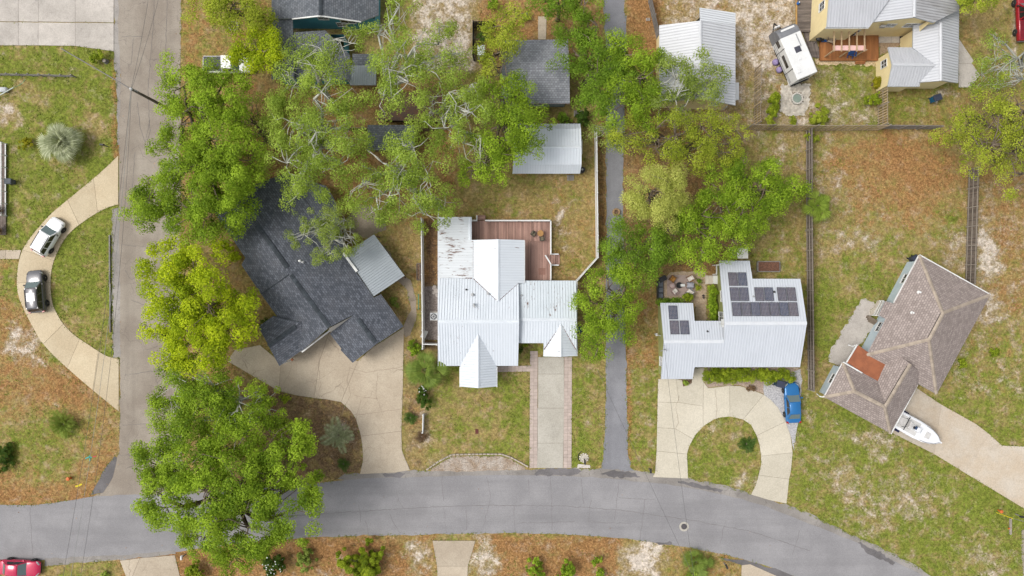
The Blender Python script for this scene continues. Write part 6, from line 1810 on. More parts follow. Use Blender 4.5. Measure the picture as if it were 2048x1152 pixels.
rf_ = thing('rail_fence', 'low grey two-rail timber fence on the upper left lawn', 'fence', P(76, 150))
for i in range(8):
    q = P(2 + i * 21.4, 151 + i * .5); MB().box((q.x, q.y, .5), (.13, .13, 1.0)).build('post', GREYWOOD, rf_)
for i in range(7):
    for z in (.45, .85):
        a = P(2 + i * 21.4, 151 + i * .5); b = P(2 + (i + 1) * 21.4 - .6, 151.4 + i * .5)
        MB().beam((a.x, a.y - .07, z), (b.x, b.y - .07, z), .06, .14).build('rail', GREYWOOD, rf_)
eg = thing('timber_edging', 'grey timber edging between island lawn and road shoulder', 'edging', P(221, 570))
for i in range(8):
    a = P(220.5 + (i > 3) * 1, 470 + i * 24.4); b = P(220.5 + (i > 3) * 1, 470 + (i + 1) * 24.4 - .6)
    MB().beam((a.x, a.y, .09), (b.x, b.y, .09), .14, .2).build('timber', GREYWOOD, eg)
wr_ = thing('porch_railing', 'white porch railing at the left edge', 'railing', P(13, 360))
for i in range(7):
    q = P(14, 288 + i * 24); MB().box((q.x, q.y, .5), (.1, .1, 1.0)).build('post', TRIM, wr_)
for z in (.25, .95):
    a, b = P(14, 288), P(14, 432); MB().beam((a.x, a.y, z), (b.x, b.y, z), .12, .07).build('rail', TRIM, wr_)
pf = thing('porch', 'dark porch floor behind the white railing at the left edge', 'porch', P(0, 360))
for i in range(9):
    a = P(12 - i * 3.2, 288); b = P(12 - i * 3.2, 470); MB().beam((a.x, a.y, .12), (b.x, b.y, .12), .17, .1).build('plank', OLDWOOD, pf)

# ------------------------------------------------------------------ decks
DECK = mat('deck_redbrown', (0.43, 0.265, 0.215), (0.31, 0.185, 0.15), 0.8, .85, rnd=.2, grain=.15, stretch=(2, .4, 1))
DECK_O = mat('deck_orange', (0.36, 0.155, 0.055), (0.27, 0.11, 0.04), 1.2, .8, rnd=.14, grain=.15, stretch=(2, .4, 1))
DECK_G = mat('deck_grey', (0.19, 0.16, 0.14), (0.12, 0.10, 0.09), 1.5, .9, rnd=.2, grain=.2, stretch=(.4, 2, 1))
def planks(root, x0, y0, x1, y1, z, m, vert=True, w=.15, name='plank'):
    """rectangular deck field in ground coordinates"""
    if vert:
        n = max(1, round((x1 - x0) / w)); ww = (x1 - x0) / n
        me = mesh_of(MB().box((0, 0, 0), (ww - .024, y1 - y0, .035)), m)
        for i in range(n): piece(name, me, root, (x0 + ww * (i + .5), (y0 + y1) / 2, z - .0175 + random.uniform(-.003, .003)))
    else:
        n = max(1, round((y1 - y0) / w)); ww = (y1 - y0) / n
        me = mesh_of(MB().box((0, 0, 0), (x1 - x0, ww - .024, .035)), m)
        for i in range(n): piece(name, me, root, ((x0 + x1) / 2, y0 + ww * (i + .5), z - .0175 + random.uniform(-.003, .003)))
dz = .6
dB = thing('timber_deck', 'red-brown timber deck with white railing behind the white house', 'deck', P(1020, 500))
a = P(939, 441, dz); b = P(1101, 482, dz); c = P(1045, 482, dz); e = P(1101, 560, dz)
planks(dB, a.x, b.y, b.x, a.y, dz, DECK); planks(dB, c.x, e.y, e.x, b.y - .01, dz, DECK)
MB().box(((a.x + b.x) / 2, (a.y + b.y) / 2, .27), (b.x - a.x - .1, a.y - b.y - .1, .52)).box(((c.x + e.x) / 2, (b.y + e.y) / 2 - .06, .27), (e.x - c.x - .1, b.y - e.y, .52)).build('frame', OLDWOOD, dB)
def railing(root, pts, z, h=.95, m=VINYL):
    for i in range(len(pts) - 1):
        a, b = pts[i], pts[i + 1]
        L = (b - a).length; n = max(1, round(L / 1.8))
        rl = MB(); rl.beam((a.x, a.y, z + h), (b.x, b.y, z + h), .14, .06); rl.beam((a.x, a.y, z + .12), (b.x, b.y, z + .12), .06, .05)
        rl.build('handrail', m, root)
        bal = MB()
        k = int(L / .14)
        for j in range(k):
            q = a.lerp(b, (j + .5) / k); bal.box((q.x, q.y, z + .5), (.035, .035, .75))
        bal.build('balusters', m, root)
        for j in range(n + 1):
            q = a.lerp(b, j / n); MB().box((q.x, q.y, z + h / 2), (.1, .1, h + .12)).build('post', m, root)
def W2(px, py, h): return P(px, py, h)
railing(dB, [P(940, 441, 1.5), P(953, 441, 1.5)], dz); railing(dB, [P(971, 441, 1.5), P(1101.5, 441, 1.5), P(1101.5, 508, 1.5)], dz)
railing(dB, [P(1101.5, 530, 1.5), P(1101.5, 560, 1.5)], dz)
railing(dB, [P(1091, 511, 1.5), P(1101.5, 528, 1.5)], dz); railing(dB, [P(1101.5, 508, 1.2), P(1117, 508, 1.2)], .1, .8); railing(dB, [P(1101.5, 530, 1.2), P(1117, 530, 1.2)], .1, .8)
for i in range(4):
    q = P(1103.5 + i * 4.6, 519, .5 - i * .13); MB().box((q.x, q.y, .47 - i * .13), (.26, 1.2, .05)).box((q.x, q.y, (.45 - i * .13) / 2), (.2, 1.15, .44 - i * .13)).build('step', DECK, dB)
for i in range(3):
    q = P(962.5, 438 - i * 3.2, .5); MB().box((q.x, q.y, .46 - i * .14), (.95, .18, .05)).box((q.x, q.y, (.44 - i * .14) / 2), (.9, .14, .43 - i * .14)).build('step', DECK, dB)
railing(dB, [P(953.5, 431, 1.2), P(953.5, 440, 1.2)], .1, .9)
pm_ = thing('slat_mat', 'square slatted wooden mat on the deck near its south-east end', 'mat', P(1084, 543, dz + .01))
for i in range(7):
    q = P(1084, 537 + i * 1.9, dz); MB().box((q.x, q.y, dz + .03), (.8, .07, .03)).build('slat', mat('mat_wood', (0.29, 0.15, 0.115)), pm_)
def round_table(label, px, py, z, r, m):
    c = P(px, py, z + .7); t = thing('round_table', label, 'table', (c.x, c.y, z))
    MB().lathe([(r * .96, .66), (r, .68), (r, .72), (r * .97, .74)], (c.x, c.y, z), 24).build('table_top', m, t)
    for i in range(4):
        an = i * 1.5708 + .7; MB().tube([(c.x + math.cos(an) * r * .7, c.y + math.sin(an) * r * .7, z), (c.x + math.cos(an) * r * .55, c.y + math.sin(an) * r * .55, z + .67)], .03, 6).build('leg', m, t)
    return t
def chair(label, px, py, z, deg, frame, cush, s=1.0, name='patio_chair', group=None):
    c = P(px, py, z + .5); t = thing(name, label, 'chair', (0, 0, 0), group)
    w = .62 * s
    MB().box((0, 0, .38), (w, w, .05)).box((-w / 2 - .02, 0, .55), (.05, w, .7)).build('frame', frame, t)
    MB().box((.02, 0, .45), (w * .92, w * .86, .12), 0, .04).build('seat_cushion', cush, t)
    MB().box((-w / 2 + .06, 0, .68), (.12, w * .84, .42), 0, .02).build('back_cushion', cush, t)
    for sx in (1, -1):
        for sy in (1, -1): MB().box((sx * (w / 2 - .03), sy * (w / 2 - .02), .19), (.06, .06, .38)).build('leg', frame, t)
    for sy in (1, -1): MB().box((0, sy * (w / 2 + .03), .6), (w, .07, .05)).box((w / 2 - .04, sy * (w / 2 + .03), .3), (.06, .06, .6)).build('armrest', frame, t)
    t.location = (c.x, c.y, z); t.rotation_euler = (0, 0, R(deg))
    return t
TEAK = mat('teak', (0.42, 0.23, 0.075), (0.34, 0.18, 0.06), 2, .6)
round_table('small round orange wooden table on the red-brown deck', 1081, 466.5, dz, .36, TEAK)
OL = mat('olive_cushion', (0.19, 0.165, 0.11), (0.15, 0.13, 0.09), 3, .9)
chair('olive patio chair west of the round deck table', 1067, 467.5, dz, -40, mat('chair_dark', (0.1, 0.09, 0.07)), OL, .75)
chair('olive patio chair south of the round deck table', 1084, 477, dz, 92, mat('chair_dark', (0.1, 0.09, 0.07)), OL, .75)

# yellow house deck, pergola, old deck
dE = thing('timber_deck', 'orange stained timber deck at the yellow house corner', 'deck', P(1700, 88))
a = P(1641, 62, .5); b = P(1757.5, 119, .5)
planks(dE, a.x, b.y, b.x, a.y, .5, DECK_O, True, .15)
MB().box(((a.x + b.x) / 2, (a.y + b.y) / 2, .22), (b.x - a.x - .1, a.y - b.y - .1, .43)).build('frame', DECK_O, dE)
MB().beam((a.x, b.y - .06, .4), (b.x, b.y - .06, .4), .08, .25).build('edge_board', DECK_O, dE)
for i in range(2):
    q0 = P(1711, 121 + i * 2.5, .3); q1 = P(1731, 121 + i * 2.5, .3); MB().beam((q0.x, q0.y - .1, .3 - i * .13), (q1.x, q1.y - .1, .3 - i * .13), .28, .05).build('step', DECK_O, dE)
pg = thing('pergola', 'open pergola with five joists and a pale pink front beam over the orange deck', 'pergola', P(1700, 90))
LUM = mat('raw_lumber', (0.50, 0.36, 0.22), (0.42, 0.3, 0.18), 2, .8)
for x in (1668, 1683, 1698.5, 1713.7, 1729):
    MB().beam(P(x, 57, 3.15), P(x, 103, 3.15), .09, .18).build('joist', LUM, pg)
MB().beam(P(1666, 96, 3.0), P(1731, 96, 3.0), .55, .06).build('beam_cover', mat('pale_pink', (0.72, 0.47, 0.43), (0.68, 0.43, 0.4), 1, .7), pg)
MB().beam(P(1666, 100, 2.9), P(1734, 100, 2.9), .09, .2).build('beam', LUM, pg)
for x in (1668, 1698.5, 1729):
    q = P(x, 100, 2.8); MB().box((q.x, q.y, 1.65), (.12, .12, 2.3)).build('post', LUM, pg)
BLUE = mat('chair_blue', (0.012, 0.10, 0.33), (0.01, 0.085, 0.28), 3, .5)
def adirondack(label, px, py, z, deg, m, s=1.0):
    c = P(px, py, z + .4); t = thing('adirondack_chair', label, 'chair', (0, 0, 0))
    for i in range(5):
        y = (i - 2) * .115
        MB().beam((-.3, y, .3), (-.62, y * 1.15, 1.0 - abs(i - 2) * .04), .1, .025, (1, 0, 0)).build('back_slat', m, t)
        MB().beam((-.3 + i * .15, -.27, .3 + i * .025), (-.3 + i * .15, .27, .3 + i * .025), .12, .025).build('seat_slat', m, t)
    for sy in (1, -1):
        MB().box((-.05, sy * .36, .56), (.75, .14, .03)).build('armrest', m, t)
        MB().box((.3, sy * .33, .28), (.06, .05, .56)).build('leg', m, t); MB().beam((.32, sy * .27, .36), (-.6, sy * .27, .05), .04, .1).build('leg', m, t)
    t.location = (c.x, c.y, z); t.rotation_euler = (0, 0, R(deg)); t.scale = (s, s, s)
    return t
adirondack('blue garden chair under the pergola by the house wall', 1683, 69, .5, -90, BLUE, 1.1)
adirondack('blue garden chair half under the pale pink beam', 1704, 104, .5, 80, BLUE, 1.1)
rk = adirondack('pale wicker rocking chair at the west side of the orange deck', 1664, 79, .5, -20, mat('wicker', (0.36, 0.29, 0.22), (0.28, 0.22, 0.17), 5, .9), 1.15)
gr = thing('grill', 'black barbecue grill at the deck corner', 'grill', P(1640, 75, .5))
c = P(1640, 75, 1.3)
MB().lathe([(.1, .75), (.3, .85), (.34, 1.0), (.3, 1.15), (.1, 1.25)], (c.x, c.y, 0), 16).build('kettle', BLACKP, gr)
for i in range(3):
    an = i * 2.094; MB().tube([(c.x + math.cos(an) * .4, c.y + math.sin(an) * .4, 0), (c.x + math.cos(an) * .2, c.y + math.sin(an) * .2, .85)], .025, 6).build('leg', BLACKP, gr)
MB().box((c.x + .45, c.y - .1, .95), (.35, .4, .04)).build('side_shelf', BLACKP, gr)
gh = thing('hose_reel', 'green hose reel beside the grill', 'hose reel', P(1632, 71))
c = P(1632, 71, .5); MB().lathe([(.12, .2), (.32, .22), (.32, .3), (.15, .32), (.15, .6), (.32, .62), (.32, .7), (.1, .72)], (c.x, c.y, 0), 16).build('drum', mat('hose_green', (0.12, 0.3, 0.14)), gh)
MB().box((c.x, c.y, .1), (.5, .5, .2)).build('base', VENT, gh)
tr_ = thing('blue_crate', 'flat blue crate leaning at the deck corner', 'crate', P(1648, 80, .5)); c = P(1648, 80, .6)
for s in ((0, .2), (0, -.2)): MB().box((c.x + s[0], c.y + s[1], .68), (.6, .05, .3)).build('side', BLUE, tr_)
MB().box((c.x, c.y, .55), (.6, .4, .05)).build('bottom', BLUE, tr_)
mt = MB().box(tuple(P(1635, 100, .04)), (.55, .8, .03), 0, .03).build('doormat', DKS); tag(mt, 'dark rubber mat on the ground beside the orange deck', 'mat')
mt = MB().box(tuple(P(1804, 79.5, .09)), (.55, .85, .03), 0, .03).build('doormat', DKS); tag(mt, 'dark doormat on the concrete pad at the yellow house door', 'mat')
slabs('entry_pad', [[(1757, 66), (1783, 66), (1783, 86), (1757, 86)], [(1783, 66), (1812, 66), (1812, 86), (1783, 86)]], CONC_GREY)
sheet('gravel_strip', [(1757, 86), (1812, 86), (1790, 95), (1760, 112)], .015, mat('brown_gravel', (0.28, 0.2, 0.13), (0.36, 0.27, 0.18), 3, .95, grain=.3, gscale=8), .03)
dO = thing('old_deck', 'old grey plank deck with yellow edge boards west of the yellow house', 'deck', P(1614, 30))
a = P(1594, -40, .35); b = P(1633, 64, .35)
planks(dO, a.x, b.y, b.x, a.y, .35, DECK_G, False, .2)
MB().box(((a.x + b.x) / 2, (a.y + b.y) / 2, .15), (b.x - a.x - .1, a.y - b.y - .1, .3)).build('frame', OLDWOOD, dO)
for x in (a.x - .08, b.x + .1): MB().beam((x, a.y, .36), (x, b.y, .36), .16, .12).build('edge_board', mat('edge_yellow', (0.45, 0.27, 0.09)), dO)
dp = thing('lumber_stack', 'stack of grey loose planks lying diagonally beside the trailer', 'lumber', P(1620, 90))
for i in range(7):
    q0 = P(1606 + i * 3.5, 64 + i * .4); q1 = P(1622 + i * 3.0, 114 + i * .6); MB().beam((q0.x, q0.y, .08 + .03 * (i % 2)), (q1.x, q1.y, .08 + .03 * (i % 2)), .16, .05).build('plank', DECK_G, dp)
bt = thing('water_jug', 'small blue and white jug on the old plank deck', 'jug', P(1597, 6, .35)); c = P(1597, 6, .6)
MB().lathe([(.16, .0), (.18, .05), (.18, .3), (.06, .4), (.06, .46)], (c.x, c.y, .35), 12).build('body', BLUE, bt); MB().lathe([(.07, .46), (.07, .52)], (c.x, c.y, .35), 10).build('cap', TRIM, bt)
for i, (x, y, r) in enumerate(((1551.5, 124, .38), (1559, 139.5, .36))):
    t = thing('lilac_bag', ('upper', 'lower')[i] + ' of two lilac covered bundles beside the trailer', 'bundle', P(x, y)); c = P(x, y, .3)
    mb = MB().lathe([(r * .6, 0), (r, .12), (r * 1.02, .35), (r * .7, .55), (r * .15, .62)], (c.x, c.y, 0), 12)
    mb.v = [(x_ + random.gauss(0, .02), y_ + random.gauss(0, .02), z_) for x_, y_, z_ in mb.v]; mb.build('cover', mat('lilac', (0.30, 0.24, 0.42), (0.24, 0.19, 0.35), 4, .7), t, True)
    MB().lathe([(.05, .6), (.09, .66), (.04, .7)], (c.x, c.y, 0), 8).build('knot', mat('lilac', (0.30, 0.24, 0.42)), t)

# cobbled patio with a round stone fire ring
cp = tag(MB().prism(dense(px2([(1563, 170), (1575, 172), (1600, 168), (1620, 170), (1617, 215), (1606, 230), (1575, 232), (1560, 220)]), .4, .1), -.04, .012).build('cobbled_patio', JOINT), kind='structure')
PAVED.append(np.array(px2([(1563, 170), (1620, 170), (1617, 215), (1606, 230), (1575, 232), (1560, 220)])))
stone = mat('cobble_pale', (0.60, 0.56, 0.49), (0.48, 0.43, 0.36), 3, .9, rnd=.14)
crng_ = random.Random(3)
sm = []
for k_ in range(5):
    pl = [(math.cos(a_ * 6.283 / 7 + .2 * k_) * .19 * crng_.uniform(.8, 1.1), math.sin(a_ * 6.283 / 7 + .2 * k_) * .19 * crng_.uniform(.8, 1.1)) for a_ in range(7)]
    sm.append(mesh_of(MB().prism(pl, 0, .06), stone))
for j in range(15):
    for i in range(15):
        x = 1561 + i * 4.1 + (j % 2) * 2 + crng_.uniform(-.7, .7); y = 170 + j * 4.2 + crng_.uniform(-.7, .7)
        q = P(x, y)
        if math.hypot(x - 1595, y - 196) < 13 or not inside(PAVED[-1], q.x, q.y): continue
        piece('cobble', sm[crng_.randrange(5)], cp, (q.x, q.y, 0), crng_.uniform(0, 6))
fr_ = thing('fire_ring', 'round pale ring with grey-green inside on the cobbled patio', 'fire ring', P(1594.6, 196.5))
c = P(1594.6, 196.5, .4)
for i in range(16):
    an = i * math.pi / 8; MB().box((c.x + math.cos(an) * .6, c.y + math.sin(an) * .6, .22), (.2, .225, .44), an, .02).build('ring_block', mat('ring_stone', (0.60, 0.57, 0.52), (0.52, 0.49, 0.44), 3, .9), fr_)
MB().lathe([(.49, .1), (.49, .36), (.3, .37)], (c.x, c.y, 0), 24).build('lid', mat('ring_water', (0.19, 0.24, 0.2), (0.23, 0.27, 0.23), 2, .4), fr_)

# ------------------------------------------------------------------ fire-pit patio
rg = MB().prism(px2([(1334, 551), (1352, 550), (1386, 551), (1386, 590), (1334, 592)]), .03, .05).build('rug', mat('rug_pink', (0.40, 0.31, 0.275), (0.34, 0.265, 0.235), 2, .95, grain=.2)); tag(rg, 'faded pink outdoor rug under the fire-pit chairs', 'rug')
WCU = mat('cushion_white', (0.68, 0.63, 0.58), (0.6, 0.55, 0.5), 2, .9)
chair('orange-cushioned wooden chair at the north-west of the patio rug', 1346, 558, .05, -35, mat('teak_dark', (0.25, 0.13, 0.05)), mat('cushion_orange', (0.42, 0.21, 0.05), (0.36, 0.17, 0.04), 2, .9))
chair('white-cushioned wooden chair at the north-east of the patio rug', 1381, 557, .05, -150, mat('teak_dark', (0.25, 0.13, 0.05)), WCU)
chair('pink and white chair at the south-west of the patio rug', 1350, 582.5, .05, 40, mat('chair_pinkish', (0.42, 0.3, 0.28)), WCU)
chair('grey chair east of the fire bowl', 1380, 570.5, .05, 178, mat('chair_grey', (0.22, 0.22, 0.24)), mat('cushion_grey', (0.36, 0.36, 0.4), (0.3, 0.3, 0.34), 2, .9))
chair('pale chair at the south-east of the patio rug', 1380, 584, .05, 140, mat('chair_grey', (0.22, 0.22, 0.24)), WCU)
t = thing('pouf', 'round pink pouf west of the fire bowl', 'pouf', P(1345, 571.5)); c = P(1345, 571.5, .3)
MB().lathe([(.26, .05), (.34, .15), (.34, .32), (.28, .42), (.05, .44)], (c.x, c.y, 0), 20).build('seat', mat('pouf_pink', (0.46, 0.34, 0.32), (0.4, 0.3, 0.28), 4, .9), t, True); MB().lathe([(.06, .43), (.06, .45)], (c.x, c.y, 0), 8).build('button', VENT, t)
t = thing('fire_bowl', 'black fire bowl in the middle of the patio rug', 'fire bowl', P(1358, 570.5)); c = P(1358, 570.5, .3)
MB().lathe([(.2, .05), (.3, .2), (.36, .36), (.36, .4), (.31, .4), (.22, .26), (.05, .22)], (c.x, c.y, 0), 20).build('bowl', BLACKP, t); MB().lathe([(.16, .0), (.2, .06)], (c.x, c.y, .0), 12).build('foot', BLACKP, t)
t = thing('side_table', 'white low table next to the fire bowl', 'table', P(1365.5, 570.5)); c = P(1365.5, 570.5, .4)
MB().box((c.x, c.y, .42), (.5, .3, .04)).build('table_top', TRIM, t)
for sx in (1, -1):
    for sy in (1, -1): MB().box((c.x + sx * .2, c.y + sy * .1, .22), (.04, .04, .38)).build('leg', TRIM, t)
t = thing('sofa', 'long dark sofa with grey cushions at the west edge of the patio', 'sofa', P(1321, 580)); c = P(1321, 580, .5)
MB().box((c.x, c.y, .2), (.75, 2.1, .3)).box((c.x - .36, c.y, .5), (.1, 2.1, .6)).build('frame', BLACKP, t)
for i in range(3): MB().box((c.x + .03, c.y - .68 + i * .68, .42), (.6, .64, .14), 0, .04).build('cushion', mat('cushion_slate', (0.13, 0.14, 0.16), (0.1, 0.11, 0.13), 2, .9), t)
t = thing('black_bench', 'black covered box at the north end of the sofa', 'box', P(1325, 558)); c = P(1325, 558, .4)
MB().box((c.x, c.y, .25), (.9, .55, .5), .5, .04).build('body', BLACKP, t); MB().box((c.x, c.y, .53), (.95, .6, .05), .5).build('lid', BLACKP, t)
POTM = mat('pot_dark', (0.06, 0.05, 0.05)); POTR = mat('pot_red', (0.16, 0.05, 0.04))
def potted(label, px, py, r, h, potm, leafm, lr, seed):
    t = thing('potted_plant', label, 'plant', P(px, py)); c = P(px, py, h)
    MB().lathe([(r * .7, 0), (r, h), (r * 1.1, h), (r * 1.1, h * 1.1), (r * .9, h * 1.1), (r * .85, h * .95), (.02, h * .95)], (c.x, c.y, .02), 14).build('pot', potm, t)
    if leafm:
        rg_ = np.random.default_rng(seed); C_l = rg_.normal(size=(120, 3)) * np.array([lr * .5, lr * .5, lr * .35]) + np.array([c.x, c.y, h + lr * .6])
        quad_mesh('foliage', leaf_quads(C_l, rg_.normal(size=(120, 3)) * .5 + np.array([0, 0, 1.0]), .15, rg_), leafm, t, OFF[t.name])
    return t
potted('dark leafy potted plant near the rear steps', 1398, 562, .16, .35, POTM, G_DEEP, .36, 1)
potted('red pot with bright green plant south of the leafy pot', 1396, 575, .2, .35, POTR, G_LIME, .3, 2)
potted('northern of two tiny black pots on the patio gravel', 1406.5, 591, .12, .25, POTM, None, 0, 3)
potted('southern of two tiny black pots on the patio gravel', 1407, 595.5, .11, .22, POTM, None, 0, 4)

# ------------------------------------------------------------------ yard things
def bin_(label, px, py, deg, m, s=1.0, lid=None):
    t = thing('wheelie_bin', label, 'bin', (0, 0, 0)); c = P(px, py, .7)
    loft(MB(), [[(x * .26, y * .24, 0.05) for x, y in ((-1, -1), (1, -1), (1, 1), (-1, 1))], [(x * .36, y * .31, 1.0) for x, y in ((-1, -1), (1, -1), (1, 1), (-1, 1))]]).build('body', m, t)
    MB().box((.02, 0, 1.03), (.8, .66, .07), 0, .05).build('lid', lid or m, t)
    MB().tube([(-.42, -.22, .97), (-.42, .22, .97)], .025, 6).build('handle', BLACKP, t)
    for y in (1, -1):
        w = MB().lathe([(.1, -.03), (.1, .03)], n=12); w.v = [(a_ - .3, c_ + y * .28, b_ + .1) for a_, b_, c_ in w.v]; w.build('wheel', TYRE, t)
    t.location = (c.x, c.y, 0); t.rotation_euler = (0, 0, R(deg)); t.scale = (s, s, s)
BINB = mat('bin_blue', (0.015, 0.06, 0.11), (0.012, 0.05, 0.09), 3, .5)
BINN = mat('bin_navy', (0.04, 0.05, 0.08), (0.035, 0.04, 0.065), 3, .5)
bin_('dark blue recycling bin beside the blue sedan', 1558, 767, -15, BINB, 1.25, BINN)
bin_('blue bin standing on the lawn south of the yellow house', 1871, 197, 20, mat('bin_teal', (0.01, 0.10, 0.2)), 1.15, BINN)
bin_('dark bin behind the corner of the brown hip roof', 1828, 518, -60, BINN, 1.1)
bin_('dark bin under the garden tree at the top edge', 1050, 33, 10, BINN, 1.0)
bin_('grey bin at the porch railing on the left', 19, 363, 0, mat('bin_grey', (0.1, 0.11, 0.12)), 1.0)
bin_('blue bin pressed against the east wall of the white house', 1158.5, 659, 90, BINB, .9)
def ac_unit(label, px, py, s=.8):
    c = P(px, py, .75); t = thing('air_conditioner', label, 'air conditioner', (c.x, c.y, 0))
    MB().box((c.x, c.y, .05), (s + .25, s + .25, .1)).build('pad', CONC_GREY, t)
    MB().box((c.x, c.y, .44), (s, s, .68)).build('cabinet', mat('ac_white', (0.55, 0.56, 0.56), (0.48, 0.49, 0.5), 3, .5), t)
    MB().lathe([(s * .42, .78), (s * .44, .79), (s * .42, .81), (s * .36, .8)], (c.x, c.y, 0), 20).build('fan_guard', mat('ac_dark', (0.04, 0.045, 0.05)), t)
    mb = MB()
    for i in range(4): mb.box((c.x, c.y, .815), (s * .7, .1, .015), i * .785)
    mb.build('fan_blades', VENT, t)
ac_unit('square white air conditioner on the gravel beside the white house', 867.5, 633, .85)
def raised_bed(label, x0, y0, x1, y1, wood, soil, h=.4):
    a = P(x0, y0, h); b = P(x1, y1, h); t = thing('raised_bed', label, 'planter', ((a.x + b.x) / 2, (a.y + b.y) / 2, 0))
    w = .1
    for q, d in ((((a.x + b.x) / 2, a.y), (b.x - a.x, w)), (((a.x + b.x) / 2, b.y), (b.x - a.x, w)), ((a.x, (a.y + b.y) / 2), (w, a.y - b.y - w - .01)), ((b.x, (a.y + b.y) / 2), (w, a.y - b.y - w - .01))):
        MB().box((q[0], q[1], h / 2), (d[0], d[1], h)).build('side_board', wood, t)
    MB().box(((a.x + b.x) / 2, (a.y + b.y) / 2, h * .4), (b.x - a.x - w - .01, a.y - b.y - w - .01, h * .75)).build('soil', soil, t)
SOIL = mat('bed_soil', (0.11, 0.07, 0.045))
raised_bed('raised bed of brown soil with pale boards behind the solar house', 1516, 523, 1560, 543, GREYWOOD, mat('red_soil', (0.17, 0.085, 0.055), (0.12, 0.06, 0.04), 4, .95, grain=.35, gscale=9))
raised_bed('narrow dark trough along the white fence beside the charcoal house', 833.5, 527, 840, 560, OLDWOOD, SOIL, .35)
t = thing('garden_hose', 'coiled green hose rack along the white fence', 'hose', P(837, 603))
MB().tube([P(837, 588, .3), P(837, 604, .35), P(837, 619, .3)], .035, 6).build('hose', mat('hose_teal', (0.03, 0.25, 0.2)), t)
for y in (590, 617): MB().box(tuple(P(837, y, .15)), (.08, .08, .3)).build('stake', mat('hose_teal', (0.03, 0.25, 0.2)), t)
for i, (x, y, r) in enumerate(((869, 575, .32), (873, 582, .36), (868, 586, .25), (874, 590, .22))):
    c = P(x, y); mb = MB().lathe([(r * .9, 0), (r, r * .25), (r * .75, r * .6), (r * .2, r * .75)], (c.x, c.y, 0), 9)
    mb.v = [(a_ + random.gauss(0, .03), b_ + random.gauss(0, .03), c_) for a_, b_, c_ in mb.v]
    tag(mb.build('boulder', mat('boulder', (0.45, 0.4, 0.36), (0.36, 0.32, 0.29), 3, .95)), ('northernmost pale', 'largest pale', 'western small pale', 'southernmost small pale')[i] + ' boulder at the west wall of the white house', 'boulder', 'boulders by the white house')
# block edging of the front lawn
be = thing('block_edging', 'curved low wall of pale blocks edging the front lawn', 'edging', P(950, 915))
path_ = [P(*q) for q in ((852, 940), (878, 922), (904, 909), (950, 908), (1003, 908), (1021, 914), (1040, 924), (1056, 933))]
blk = mesh_of(MB().box((0, 0, .1), (.4, .19, .2), 0, .02), mat('edging_block', (0.46, 0.40, 0.33), (0.37, 0.32, 0.26), 3, .95, rnd=.1))
for i in range(len(path_) - 1):
    a, b = path_[i], path_[i + 1]; L = (b - a).length; n = max(1, round(L / .42))
    for j in range(n):
        q = a.lerp(b, (j + .5) / n); piece('block', blk, be, q, math.atan2(b.y - a.y, b.x - a.x) + random.gauss(0, .03))
t = MB().box(tuple(P(953.6, 863, .03)), (.36, .56, .06), 0, .02).build('valve_box', mat('maroon', (0.13, 0.035, 0.03), (0.1, 0.03, 0.025), 3, .8)); tag(t, 'maroon valve box lid set in the front lawn', 'valve box')
# mailbox with ring of white stones
mbx = thing('mailbox', 'black mailbox on a post in a ring of pale stones by the lane mouth', 'mailbox', P(1168, 917))
c = P(1168, 918); MB().box((c.x, c.y, .55), (.1, .1, 1.1)).build('post', BLACKP, mbx); MB().box((c.x, c.y - .12, 1.2), (.22, .5, .24), 0, .03).build('box', BLACKP, mbx)
MB().box((c.x + .13, c.y, 1.3), (.02, .12, .08)).build('flag', LENS_R, mbx)
sr = thing('stone_ring', 'ring of pale stones and gravel round the black mailbox', 'stones', P(1168, 916))
for i in range(11):
    an = i * 6.283 / 11; q = P(1168, 915.5); r_ = .48
    MB().lathe([(.1, 0), (.12, .05), (.06, .11)], (q.x + math.cos(an) * r_, q.y + math.sin(an) * r_, 0), 7).build('stone', stone, sr)
q = P(1168, 915.5); MB().lathe([(.42, 0), (.42, .03), (.1, .05)], (q.x, q.y, 0), 16).build('gravel', stone, sr)
ed = thing('curved_edging', 'black curved edging strip west of the mailbox ring', 'edging', P(1160, 912)); pe = [P(1168 + 12 * math.cos(a_), 914 - 12 * math.sin(a_)) + Vector((0, 0, .06)) for a_ in (2.0, 2.3, 2.6, 2.9, 3.2, 3.5, 3.8)]
MB().tube(pe, .05, 6).build('strip', BLACKP, ed)
mb = MB().prism(px2([(1156, 928), (1180, 930), (1181, 936), (1154, 936)]), 0, .05).build('mailbox_pad', CONC_GREY); tag(mb, kind='structure')
def mailbox(label, px, py, m, deg=0):
    c = P(px, py, .6); t = thing('mailbox', label, 'mailbox', (c.x, c.y, 0))
    MB().box((c.x, c.y, .5), (.1, .1, 1.0)).build('post', GREYWOOD, t); MB().box((c.x, c.y, 1.12), (.22, .5, .25), R(deg), .03).build('box', m, t)
    MB().box((c.x + .13, c.y, 1.2), (.02, .12, .08)).build('flag', LENS_R, t)
mailbox('white mailbox on the south verge of the main road', 367, 1112, TRIM); mailbox('black mailbox at the bottom near the low fan palm', 1451, 1130, BLACKP, 20)
mailbox('small dark mailbox at the east kerb of the side-road lawn', 209, 291, BLACKP, 85); mailbox('dark mailbox beside the horseshoe driveway mouth', 1300, 940, BLACKP)
mailbox('dark mailbox at the far right edge by the driveway end', 2038, 1031, BLACKP, 80)
